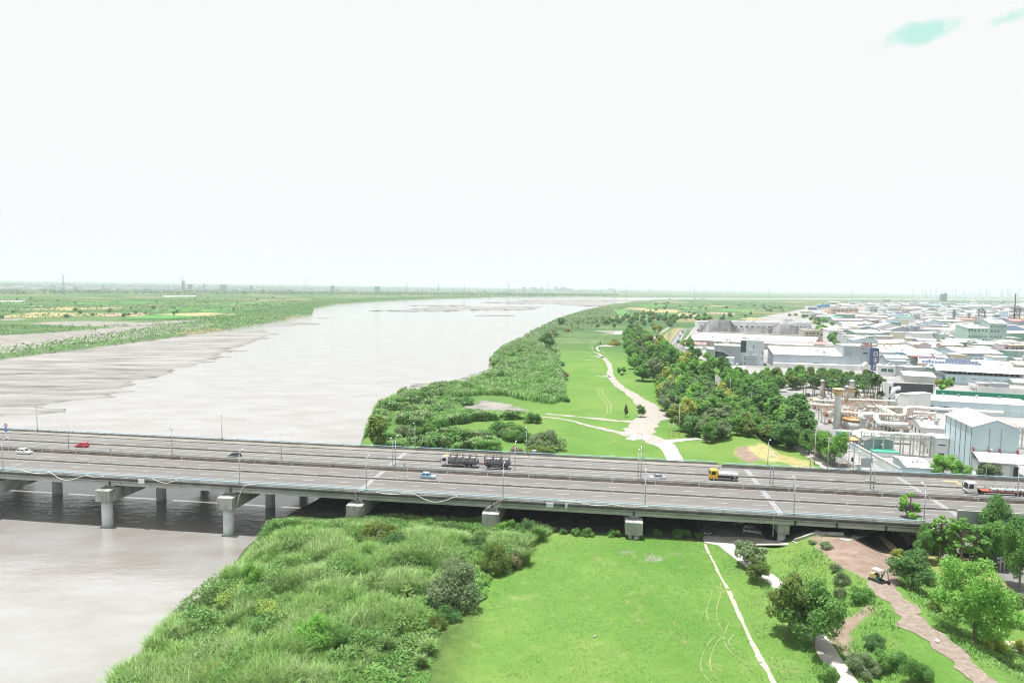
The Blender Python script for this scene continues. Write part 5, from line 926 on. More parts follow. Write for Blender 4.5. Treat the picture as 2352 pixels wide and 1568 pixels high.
def shell(r, L, D, h, roof, rise, wall, rm, ov=.4, t=.22):
    m = MB()
    if roof == 'flat':
        m.box(0, L, 0, D, -.3, h); m.build('wall', wall, r); MB().box(-.12, L+.12, -.12, D+.12, h+.004, h+.35).build('roof', rm, r)
    elif roof == 'parapet':
        m.box(0, L, 0, D, -.3, h-.6).box(0, L, 0, .25, h-.6, h).box(0, L, D-.25, D, h-.6, h).box(0, .25, .25, D-.25, h-.6, h).box(L-.25, L, .25, D-.25, h-.6, h); m.build('wall', wall, r); MB().box(.3, L-.3, .3, D-.3, h-.596, h-.5).build('roof', rm, r)
    elif roof == 'gx':
        yz(m, [(0, -.3), (D, -.3), (D, h), (D/2, h+rise), (0, h)], 0, L); m.build('wall', wall, r)
        q = [(-ov, h-ov*rise/(D/2)+.02), (D/2, h+rise+.02), (D+ov, h-ov*rise/(D/2)+.02)]; yz(mr_ := MB(), q+[(a, b+t) for a, b in q[::-1]], -ov, L+ov); mr_.build('roof', rm, r)
    elif roof == 'gy':
        m.prism([(0, -.3), (L, -.3), (L, h), (L/2, h+rise), (0, h)], 0, D); m.build('wall', wall, r)
        q = [(-ov, h-ov*rise/(L/2)+.02), (L/2, h+rise+.02), (L+ov, h-ov*rise/(L/2)+.02)]; MB().prism(q+[(a, b+t) for a, b in q[::-1]], -ov, D+ov).build('roof', rm, r)
    elif roof == 'mono':
        yz(m, [(0, -.3), (D, -.3), (D, h+rise), (0, h)], 0, L); m.build('wall', wall, r)
        q = [(-ov, h-ov*rise/D+.02), (D+ov, h+rise+ov*rise/D+.02)]; yz(mr_ := MB(), q+[(a, b+t) for a, b in q[::-1]], -ov, L+ov); mr_.build('roof', rm, r)
def wins(r, L, D, h, spec):
    for face, n, u0, u1, v0, v1, fl, mt in spec:
        S = L if face == 'f' else D
        for k in range(n):
            c = (u0+(u1-u0)*(k+.5)/n)*S; w = (u1-u0)/n*fl*S/2
            if face == 'f': MB().box(c-w, c+w, -.06, .02, v0*h, v1*h).build('window', mt, r)
            elif face == 'l': MB().box(-.06, .02, c-w, c+w, v0*h, v1*h).build('window', mt, r)
            else: MB().box(L-.02, L+.06, c-w, c+w, v0*h, v1*h).build('window', mt, r)
BLD = []
def roof_bits(r, L, D, h, roof, rise, label):                # vents, tanks and seams standing on the roofs
    q = random.Random(label)
    if L < 9 or D < 7 or roof == 'gy' or 'wall' in label or 'fence' in label: return
    zt = lambda y: h+.4 if roof in ('flat', 'parapet') else (h+rise*y/D+.3 if roof == 'mono' else h+rise*(1-abs(y-D/2)/(D/2))+.25)
    if roof != 'flat' and roof != 'parapet':
        m = MB()
        for k in range(1, max(2, int(L/7))):
            x = L*k/max(2, int(L/7)); y0, y1 = (.2, D/2-.2) if roof == 'gx' else (.2, D-.2); z0, z1 = zt(y0)-.06, zt(y1)-.02; m.add([(x-.12, y0, z0), (x+.12, y0, z0), (x+.12, y1, z1), (x-.12, y1, z1), (x-.12, y0, z0+.12), (x+.12, y0, z0+.12), (x+.12, y1, z1+.12), (x-.12, y1, z1+.12)], [(3, 2, 1, 0), (4, 5, 6, 7), (0, 1, 5, 4), (1, 2, 6, 5), (2, 3, 7, 6), (3, 0, 4, 7)])
        m.build('roof_seam', RG if q.random() < .5 else RC, r)
    for k in range(q.randint(2, 5)):
        x, y = q.uniform(.08, .92)*L, q.uniform(.2, .8)*D; t = q.random(); z = zt(y)-.5
        if t < .45: MB().lathe([(.5, z), (.5, z+1.1), (.75, z+1.3), (.6, z+1.7), (.1, z+1.8)], (x, y), 10).build('roof_vent', steel, r)
        elif t < .75: MB().cb((x, y, z+.8), (q.uniform(1.2, 3), q.uniform(1, 2), 1.6)).build('roof_unit', RG, r)
        else: MB().lathe([(.9, z), (.9, z+2.2), (.3, z+2.6)], (x, y), 10).build('roof_tank', steel, r)
def bld(name, label, cr, A, B, top, depth, roof='flat', rise=0., wall=WH, rm=RW, w=(), base=None, h=None, cat='building', z=ZG, group=None):
    a = at(*C(cr, *A), z) if base is None else np.array([*base, z]); b = at(*C(cr, *B), z); L = float(np.hypot(*(b-a)[:2])); rz = math.atan2(b[1]-a[1], b[0]-a[0])
    hh = h if h else ztop(a, C(cr, *top)[1])-z
    if isinstance(depth, tuple): e = at(*C(cr, *depth), z)-a; D = abs(float(-e[0]*math.sin(rz)+e[1]*math.cos(rz)))
    else: D = float(depth)
    r = thing(name, label, cat, (a[0], a[1], z+.1), rz, group); shell(r, L, D, hh, roof, rise, wall, rm); wins(r, L, D, hh, w); BLD.append((a, b, D, rz)); roof_bits(r, L, D, hh, roof, rise, label); r['_L'] = L; r['_D'] = D; r['_h'] = hh
    return r, L, D, hh
def solar(r, x0, x1, n, z, y0, y1, slope=0., label=None):
    wd = (x1-x0)/n
    for k in range(n):
        m = MB(); a, b = x0+k*wd+.05*wd, x0+(k+1)*wd-.05*wd; zz = lambda y: z+slope*y
        m.add([(a, y0, zz(y0)), (b, y0, zz(y0)), (b, y1, zz(y1)), (a, y1, zz(y1)), (a, y0, zz(y0)+.1), (b, y0, zz(y0)+.1), (b, y1, zz(y1)+.1), (a, y1, zz(y1)+.1)], [(3, 2, 1, 0), (4, 5, 6, 7), (0, 1, 5, 4), (1, 2, 6, 5), (2, 3, 7, 6), (3, 0, 4, 7)]); m.build('solar_panel', PV, r)
    return r
# near the bridge: chemical works
r, L, D, h = bld('tall_hall', 'tall pale blue gabled hall beyond the far bridge rail at right', 'c6', (1172, 1225), (2085, 1290), (1215, 335), (822, 900), 'gy', 2.6, PB, RW)
m = MB(); [m.box(L*f-.12, L*f+.12, -.1, -.005, 0, h-.2) for f in (.37, .62)]; m.build('downpipe', steel, r)
m = MB(); [m.box(-.12, -.005, D*f-.12, D*f+.12, 0, h-.3) for f in (.03, .22, .4, .58, .78, .97)]; m.build('downpipe', M('rust brown downpipe', (.2, .17, .17), .7), r)
m = MB(); yz(m, [(-6.8, 5.2), (-.05, 7.4), (-.05, 7.7), (-6.8, 5.5)], .2, L+2); m.build('canopy', RW, r); MB().box(.5, L-2, -5.6, -.05, -.2, 5.3).build('annex', LG, r)
MB().box(L*.5, L*.68, -5.72, -5.6, 0, 4.4).build('door', WH, r); MB().box(L*.76, L*.86, -5.7, -5.6, 0, 4.2).build('opening', WIND, r); MB().box(.2, 5, -5.7, -5.6, 0, 4.).build('opening', WIND, r)
m = MB(); [m.box(L*f-.15, L*f+.15, -.9, -.1, 6.6, 8.8) for f in (.03, .36, .6, .98)]; m.build('canopy_tie', RED, r)
bld('plant_building', 'white flat roofed plant block left of the tall pale blue hall', 'c6', (430, 930), (800, 960), (445, 560), 9, 'flat', 0, WH, RW, [('f', 1, .28, .68, .66, .72, 1, WIN), ('f', 1, .3, .62, 0, .26, 1, WIND)])
bld('plant_building', 'white gabled plant building behind the overhead pipes', 'c6', (215, 700), (800, 740), (215, 350), (85, 540), 'gx', 1.6, WH, RW, [('l', 3, .05, .95, .55, .8, .3, WIN)])
r, L, D, h = bld('low_shed', 'long low white roofed shed nearest the bridge with vent hoods', 'c5', (2000, 965), (2480, 1000), (2000, 795), (1545, 735), 'gx', .9, PB, RW)
for k in range(6):
    x = L*(.25+.12*(k % 3))+k*.4; y = D*(.3+.25*(k//3)); m = MB(); m.tube([(x, y, h+.3), (x, y, h+1.5), (x+1.2, y, h+1.5), (x+1.2, y, h+1.1)], .09, 6); m.cb((x+1.2, y, h+1.), (.6, .6, .3)); m.build('vent', steel, r)
bld('pump_house', 'blue grey gabled shed behind the overhead pipe rack', 'c5', (1215, 525), (1745, 545), (1218, 290), 15, 'gy', 1.4, GB, RW, [('f', 1, .35, .4, .1, .8, 1, steel)])
r, L, D, h = bld('tank_shelter', 'small white shelter with a bright green flat roof', 'c5', (1410, 600), (1870, 615), (1400, 518), 7, 'flat', 0, WH, RGR)
m = MB(); m.lathe([(.55, h+.36), (.55, h+1.9), (.8, h+2.), (.8, h+2.3), (.3, h+2.6)], (L*.5, 4)); m.build('vent', steel, r)
a, b = at(*C('c5', 850, 425), ZG), at(*C('c5', 1860, 985), ZG); Lw = float(np.hypot(*(b-a)[:2])); w_ = thing('boundary_wall', 'long pale concrete boundary wall running along the road behind the bridge', 'wall', (a[0], a[1], ZG), math.atan2(b[1]-a[1], b[0]-a[0]))
m = MB().box(0, Lw, 0, .35, 0, 3.2); m.build('wall_panel', M('pale wall render', (.60, .66, .66), .8, (.52, .57, .57), .3), w_); MB().box(-.1, Lw+.1, -.08, .43, 3.2, 3.36).build('coping', M('pale coping', (.7, .7, .7)), w_)
r, L, D, h = bld('factory', 'long white factory with pale blue wall band behind the chemical works', 'c4', (170, 1205), (2500, 1345), (170, 985), 24, 'flat', 0, PB, RW)
for k in range(9): MB().box(L*(.02+.107*k), L*(.02+.107*k)+L*.09, -.3, -.01, h*.46, h*.52).build('ledge', WH, r)
for k in range(2): m = MB().box(2+k*6.5, 7+k*6.5, -.05, .02, .5, 3.4); m.build('window', WIND, r)
for k, f in enumerate((.06, .18, .3, .44, .6, .8)): MB().box(L*f, L*f+1., D*.8, D*.8+1.2, h+.35, h+1.6).build('roof_vent', RG if k % 2 else RW, r)
bld('factory', 'white windowless end block of the long factory with curved ducts', 'c3', (1935, 1050), (2115, 1085), (1935, 660), 16, 'flat', 0, WH, RW)
m = MB(); p = at(*C('c3', 1800, 950), ZG); dk = thing('duct', 'large curved white duct against the end of the long factory', 'duct', p); m.tube([(0, 0, 5), (0, 0, 9), (1, 0, 10.5), (3.5, 0, 11)], 1.1, 10); m.tube([(1.5, -1, 1), (1.5, -1, 6), (2.5, -1, 7.5), (4, -1, 8)], .8, 10); m.build('duct_bend', WH, dk, True)
p = at(*C('c3', 1720, 870), ZG); sc = thing('stair_tower', 'white outside stair tower at the end of the long factory', 'stairs', p, .1); m = MB().box(0, 2.6, 0, 4, 0, 12); m.build('wall', WH, sc); MB().box(.4, 1.2, -.05, .02, 6, 10).build('opening', WIND, sc); MB().box(.4, 1.2, -.05, .02, .4, 4).build('opening', WIND, sc)
r, L, D, h = bld('screen_wall', 'dark grey metal screen wall behind the long white factory', 'c4', (-330, 845), (450, 880), (-330, 655), .6, 'flat', 0, DG, DG, cat='wall')
r, L, D, h = bld('metal_fence', 'long bright green metal fence behind the long white factory', 'c4', (505, 900), (2400, 1010), (505, 790), .3, 'flat', 0, wm_('green fence sheet', (.03, .26, .16)), RGR, cat='fence')
r, L, D, h = bld('office_building', 'white office with round red emblem and brown roof', 'c4', (1315, 870), (2450, 935), (1318, 715), (862, 770), 'parapet', 0, WH, RBR, [('l', 5, .04, .75, .28, .62, .6, WIN)])
e = MB(); e.add([(-.05, D*.14+1.15*math.cos(a_), h*.72+1.15*math.sin(a_)) for a_ in np.linspace(0, 2*math.pi, 13)[:-1]], [tuple(range(12))[::-1]]); em = e.build('emblem', M('emblem grey', (.3, .28, .28)), r)
e = MB(); e.add([(-.08, D*.14+.85*math.cos(a_), h*.72+.85*math.sin(a_)) for a_ in np.linspace(.6, 4.6, 10)], [tuple(range(10))[::-1]]); e.build('emblem_mark', M('emblem red', (.45, .08, .12)), em)
MB().box(L*.05, L*.3, D*.3, D*.55, h-.48, h+1.6).build('stair_head', LG, r); MB().box(L*.32, L*.6, D*.25, D*.55, h-.48, h+2.).build('plant_room', GB, r)
r, L, D, h = bld('arcade_factory', 'pale blue white factory with dark open gap under its raised white roof', 'c4', (690, 665), (2500, 770), (692, 470), 26, 'flat', 0, PB, RG, [('f', 2, .03, .11, .22, .72, .7, WIN), ('f', 6, .14, .86, .62, .66, .55, WIND)])
m = MB(); [m.box(L*f, L*f+.3, .3, .6, h+.35, h+2.2) for f in np.linspace(.01, .98, 18)]; m.build('roof_post', steel, r); MB().box(.5, L-.5, 3, 3.3, h+.35, h+2.2).build('clerestory', WIND, r)
m = MB(); yz(m, [(-1.5, h+2.2), (13, h+5.4), (27, h+2.2), (27, h+2.45), (13, h+5.65), (-1.5, h+2.45)], -6, L+1); m.build('roof_upper', RW, r)
r, L, D, h = bld('solar_warehouse', 'cream warehouse whose white roof carries rows of solar panels and a maroon parapet', 'e4', (1383, 1005), (2250, 1060), (1385, 925), 42, 'gx', 3., CRM, RW, [('f', 1, .135, .15, .0, .9, 1, WINL)])
sl_ = 3./21
solar(r, L*.03, L*.68, 18, h+.4, .8, 9.5, sl_); solar(r, L*.0, L*.58, 18, h+.4, 15.5, 20.5, sl_); solar(r, L*.3, L*.66, 10, h+.4, 10.6, 14.5, sl_)
MB().box(-2, L*.3, D-1.2, D-.6, h-.5, h+2.2).build('parapet', RED, r); yz(m := MB(), [(30, h+2.3), (40, h+.6), (40, h+.75), (30, h+2.5)], -1, L*.42); m.build('roof_red', RR, r); MB().box(-.06, .02, D*.1, D*.3, 0, h*.75).build('door', WIND, r)
bld('low_shed', 'low pale shed between the solar warehouse and the dark screen wall', 'e4', (1250, 1095), (1600, 1115), (1252, 1040), 16, 'mono', 1.5, LG, RW)
bld('gate_lodge', 'white gate lodge with two green tinted windows', 'c3', (1520, 300), (1860, 320), (1520, 115), 14, 'flat', 0, WH, RW, [('f', 2, .16, .92, .42, .75, .85, WG)])
bld('low_shed', 'grey white shed right of the gate lodge with wide flat canopy', 'c3', (1870, 300), (2200, 340), (1880, 120), 15, 'flat', 0, LG, RW, [('f', 1, .4, .95, 0, .7, 1, WIND)])
p = at(*C('c3', 1240, 300), ZG); q_ = thing('chapel_gable', 'small white pavilion with pointed gable behind the palms', 'pavilion', p, -.1); shell(q_, 5, 5, 7, 'gy', 2.4, WH, RW)
# long grey factory and the modern office in front of the white hall
r, L, D, h = bld('long_factory', 'long grey blue factory with white lean-to roof facing the palms', 'e4', (45, 955), (935, 985), (45, 842), 24, 'mono', 4.5, GB, RW, [('f', 1, .42, .475, .36, .43, 1, WIN), ('f', 1, .67, .73, .32, .39, 1, WIN), ('f', 1, .785, .84, .3, .37, 1, WIN), ('f', 1, .89, .945, .3, .37, 1, WIN), ('f', 1, .54, .6, .14, .42, 1, WINL), ('f', 1, .3, .355, .14, .44, 1, WINL)])
MB().box(0, L*.72, D-.2, D+.8, h+4.6, h+6).build('parapet', RC, r); x0 = L*.72
t_ = MB().box(x0, L, -.3, 22, -.2, h+8.2); t_.build('tower_block', GB, r); MB().box(x0-.15, L+.15, -.45, 22.2, h+8.2, h+8.6).build('roof', RW, r); MB().box(x0+(L-x0)*.05, x0+(L-x0)*.33, -.36, -.29, h+.1, h+4.2).build('shutter', WINL, r); MB().box(x0+(L-x0)*.62, x0+(L-x0)*.88, -.36, -.29, h+2.4, h+3.6).build('window', WIN, r)
MB().box(0, L*.95, -7, -.05, -.2, 3.6).build('annex', WH, r)
sg = thing('tower_sign', 'tall navy sign tower with four white characters beside the grey factory', 'sign', at(*C('e4', 950, 990), ZG)); hs = ztop(at(*C('e4', 950, 990), ZG), C('e4', 950, 788)[1])-ZG
MB().box(0, 5.2, 0, 4, -.2, hs).build('tower', NAVY, sg)
for k in range(4):                                            # four brush style characters, too small to read in the photograph
    z0 = hs-6.2-k*5.; c = MB()
    for (xa, xb, za, zb) in [((1.0, 4.2, 3.3, 3.7), (1.0, 4.2, .2, .6), (1.0, 1.4, .6, 3.3), (3.8, 4.2, .6, 3.3), (1.4, 3.8, 1.8, 2.1)), ((.9, 4.3, 3.2, .0+3.6), (2.4, 2.8, .2, 3.9), (1.1, 4.1, 2.1, 2.4), (1.1, 4.1, 1.1, 1.4), (1.0, 4.2, .1, .4)), ((1.0, 4.2, 3.4, 3.8), (1.2, 4., 2.4, 2.7), (1.2, 1.6, .2, 2.4), (3.6, 4., .2, 2.4), (1.6, 3.6, 1.2, 1.5), (.9, 4.3, 0, .3)), ((.9, 2.2, 3.0, 3.4), (1.3, 1.7, .1, 3.0), (2.5, 4.3, 3.3, 3.7), (2.5, 2.9, 1.6, 3.3), (3.8, 4.2, 1.4, 3.3), (2.6, 4.2, .2, .6))][k]: c.box(xa, xb, -.08, -.005, z0+za, z0+zb)
    c.build('character', M('sign white', (.8, .8, .8)), sg)
m = MB()
for k in range(4): m.tube([(-5+k*2.2, 6, hs-3), (-5+k*2.2, 6, hs+4)], .7, 8)
m.box(-7, 4.5, 4, 8, hs-1, hs-.6).box(-7, 4.5, 4, 8, hs+1.6, hs+1.9); st_ = thing('cooling_stack', 'cluster of orange railed rooftop stacks beside the navy sign tower', 'stack', at(*C('e4', 950, 990), ZG)); m.build('stack_cluster', M('orange brown steel', (.5, .22, .14), .7, (.15, .1, .1), .6), st_); MB().box(-7, 4.5, 4.2, 9, -.2, hs-1).build('base', GB, st_)
r, L, D, h = bld('arched_hall', 'grey hall with a quarter arched dark window beside the pale office tower', 'd1', (693, 730), (1040, 745), (693, 480), 22, 'flat', 0, GB, RC)
n_ = 14; pts_ = [(0.3, .38*h), (.3, .72*h)]+[(.3+.56*L*math.sin(a_), .38*h+.34*h*math.cos(a_)) for a_ in np.linspace(.05, math.pi/2, n_)]
m = MB(); m.prism(pts_, -.14, .01); m.build('arched_window', WIN, r)
m = MB(); [m.tube([(0+.0, -.2, .39*h), (.1, -.2, .74*h)]+[(.3+.58*L*math.sin(a_), -.2, .385*h+.36*h*math.cos(a_)) for a_ in np.linspace(.05, math.pi/2, n_)], .16, 5)]; m.build('arch_trim', CRM, r)
r, L, D, h = bld('office_tower', 'pale blue grey office tower with dark glazed corner and balconies', 'd1', (1040, 735), (1355, 750), (1046, 410), 22, 'flat', 0, wm_('pale office cladding', (.54, .62, .64)), RW, [('f', 1, .005, .24, .52, .99, 1, WIN), ('f', 1, .525, .56, .7, .82, 1, WIN), ('f', 1, .91, .945, .46, .58, 1, WIN), ('f', 1, .91, .945, .24, .34, 1, WIN), ('f', 1, .19, .23, .2, .34, 1, WIN), ('f', 1, .19, .23, .0, .1, 1, WIN)])
for zz in (.42, .2):
    MB().box(L*.25, L*.72, -1.8, -.02, zz*h-.2, zz*h).build('balcony', WH, r); m = MB(); m.box(L*.25, L*.72, -1.85, -1.78, zz*h+1., zz*h+1.1); [m.box(L*.25+k*(L*.47)/14, L*.25+k*(L*.47)/14+.08, -1.85, -1.78, zz*h, zz*h+1.) for k in range(15)]; m.build('balustrade', chass, r)
m = MB(); [m.cb((L*(.36+.08*k), -.9, h*(.42+.16*(j == 1))+.9), (1.2, .8, 1.0)) for k in range(2) for j in range(2)]; m.build('air_conditioner', WH, r)
bld('side_wing', 'blue grey side wing left of the arched hall', 'd1', (583, 680), (690, 700), (583, 522), 18, 'flat', 0, GB, RW, [('f', 1, .35, .6, .42, .55, 1, WINL)])
bld('side_wing', 'white box with pale front below the arched hall', 'd1', (850, 770), (958, 775), (852, 645), 8, 'flat', 0, PB, RW)
bld('low_shed', 'white curved canopy building among the grove trees', 'd1', (945, 860), (1120, 862), (945, 790), 12, 'gx', 1.5, WH, RW)
r, L, D, h = bld('white_hall', 'huge hall with one wide white roof before the covered stockpiles', 'd1', (285, 470), (2010, 560), (285, 397), 98, 'mono', 2.6, wm_('grey panel wall', (.38, .37, .35)), RW)
D_ = D; m = MB(); [m.box(L*f-.3, L*f+.3, -.25, -.01, 0, h) for f in np.linspace(.01, .34, 6)]; m.build('pilaster', M('dark pilaster', (.18, .17, .17)), r)
MB().box(L*.08, L*.86, D-2, D+.5, h+2.9, h+4.4).build('ridge_vent', RC, r)
m = MB(); [m.add([(L*f, 1, h+2.6*1/D+.28), (L*f+.25, 1, h+2.6*1/D+.28), (L*f+.25, D-2, h+2.6*(D-2)/D+.28), (L*f, D-2, h+2.6*(D-2)/D+.28)], [(0, 1, 2, 3)]) for f in np.linspace(.1, .9, 8)]; m.build('roof_seam', RG, r)
bld('low_shed', 'low shed with long dark red roof edge behind the office tower', 'd1', (1390, 520), (2180, 545), (1390, 438), 9, 'mono', 1.2, LG, RR)
bld('low_shed', 'small shed with red roof at the left end of the white hall', 'd1', (295, 520), (585, 530), (297, 455), 12, 'mono', 1., WH, RR)
bld('low_shed', 'white flat building behind the arched hall', 'd1', (815, 500), (1040, 505), (815, 425), 12, 'flat', 0, WH, RW)
for k, (x, y) in enumerate([(320, 545), (345, 552), (372, 548), (400, 556), (440, 545), (480, 540), (520, 545)]):
    o_ = MB().lathe([(1.5, 0), (1.5, 3.), (1.3, 3.4), (.4, 3.6)], n=12).build('storage_tank', WH, None, True, at(*C('d1', x, y), ZG)); pend(o_, 'small white tank', 'left of the arched hall', 'tank', 'small white tanks')
def pile(name, label, cr, pts, base, depth):
    a = at(*C(cr, *base[0]), ZG); b = at(*C(cr, *base[1]), ZG); L = float(np.hypot(*(b-a)[:2])); n = 60; k_ = 26; xs = np.linspace(0, 1, n); bx = [(C(cr, *q)[0]-C(cr, *base[0])[0])/(C(cr, *base[1])[0]-C(cr, *base[0])[0]) for q in pts]; hz = [max(ztop(a+(b-a)*f+np.array([0, depth*.45, 0]), C(cr, *q)[1])-ZG, 0) for f, q in zip(bx, pts)]
    H_ = np.interp(xs, bx, hz); V = []
    for i in range(n):
        for j in range(k_):
            v = j/(k_-1); pr = min(1, 3.2*min(v, 1-v)+.0)**.9; rg = .35*math.sin(i*1.9+v*3)*pr; V.append((xs[i]*L, (v-.0)*depth, max(-.2, H_[i]*pr+rg*min(1, H_[i]/4)-.2)))
    F = [(i*k_+j, (i+1)*k_+j, (i+1)*k_+j+1, i*k_+j+1) for i in range(n-1) for j in range(k_-1)]
    tp = M('grey tarpaulin', (.035, .036, .04), .6, (.17, .172, .178), .12, .3, stretch=(1.2, .25, .3), lo=.42, hi=.72); r = MB().add(V, F).build(name, tp, None, True, (a[0], a[1], ZG)); r.rotation_euler = (0, 0, math.atan2(b[1]-a[1], b[0]-a[0])); tag(r, label, 'stockpile')
pile('covered_stockpile', 'large grey tarpaulin covered stockpile with flat top behind the white hall', 'd1', [(500, 262), (560, 215), (655, 140), (700, 128), (930, 135), (985, 200), (1030, 235), (1100, 262)], ((500, 300), (1100, 315)), 45)
pile('covered_stockpile', 'dark rounded tarpaulin covered stockpile at the right behind the white hall', 'd1', [(1440, 290), (1470, 215), (1560, 185), (1700, 190), (1790, 205), (1850, 250), (1895, 330)], ((1440, 330), (1895, 345)), 40)
pile('earth_heap', 'low grey earth heap between the two covered stockpiles', 'd1', [(1000, 270), (1080, 240), (1200, 235), (1320, 212), (1400, 238), (1460, 270)], ((1000, 305), (1460, 322)), 30)
bld('long_shed', 'long white building half hidden behind the flat topped stockpile', 'd1', (478, 262), (1560, 275), (478, 152), 16, 'flat', 0, WH, RW, [('f', 14, .01, .99, .3, .5, .5, WIN)])
bld('office_building', 'white three storey office with dark lettering row beside the dark stockpile', 'd1', (1745, 300), (2003, 305), (1745, 168), 22, 'flat', 0, WH, RW, [('f', 5, .2, .96, .5, .62, .6, WIN), ('f', 11, .16, .9, .74, .82, .45, WINL)])
bld('stair_block', 'white block with dark flat cap left of the office with lettering', 'd1', (1640, 260), (1745, 262), (1642, 135), 10, 'flat', 0, WH, RG)
r, L, D, h = bld('office_building', 'cream office with row of dark characters and a clock tower', 'd1', (1900, 425), (2110, 428), (1900, 272), 16, 'flat', 0, TAN, RC, [('f', 4, .05, .98, .68, .82, .62, WIN), ('f', 4, .05, .98, .3, .43, .62, WIN), ('f', 4, .05, .98, .04, .16, .62, WIN), ('f', 10, .1, .9, .5, .58, .42, WIND)])
MB().box(L+.02, L*1.18, -.6, 5, -.2, h*1.2).build('clock_tower', TAN, r); m = MB(); disc(m, 1.2, h*.62, -.7, -.6); c_ = m.build('clock', WIND, r); c_.location = (L*1.09, 0, 0)
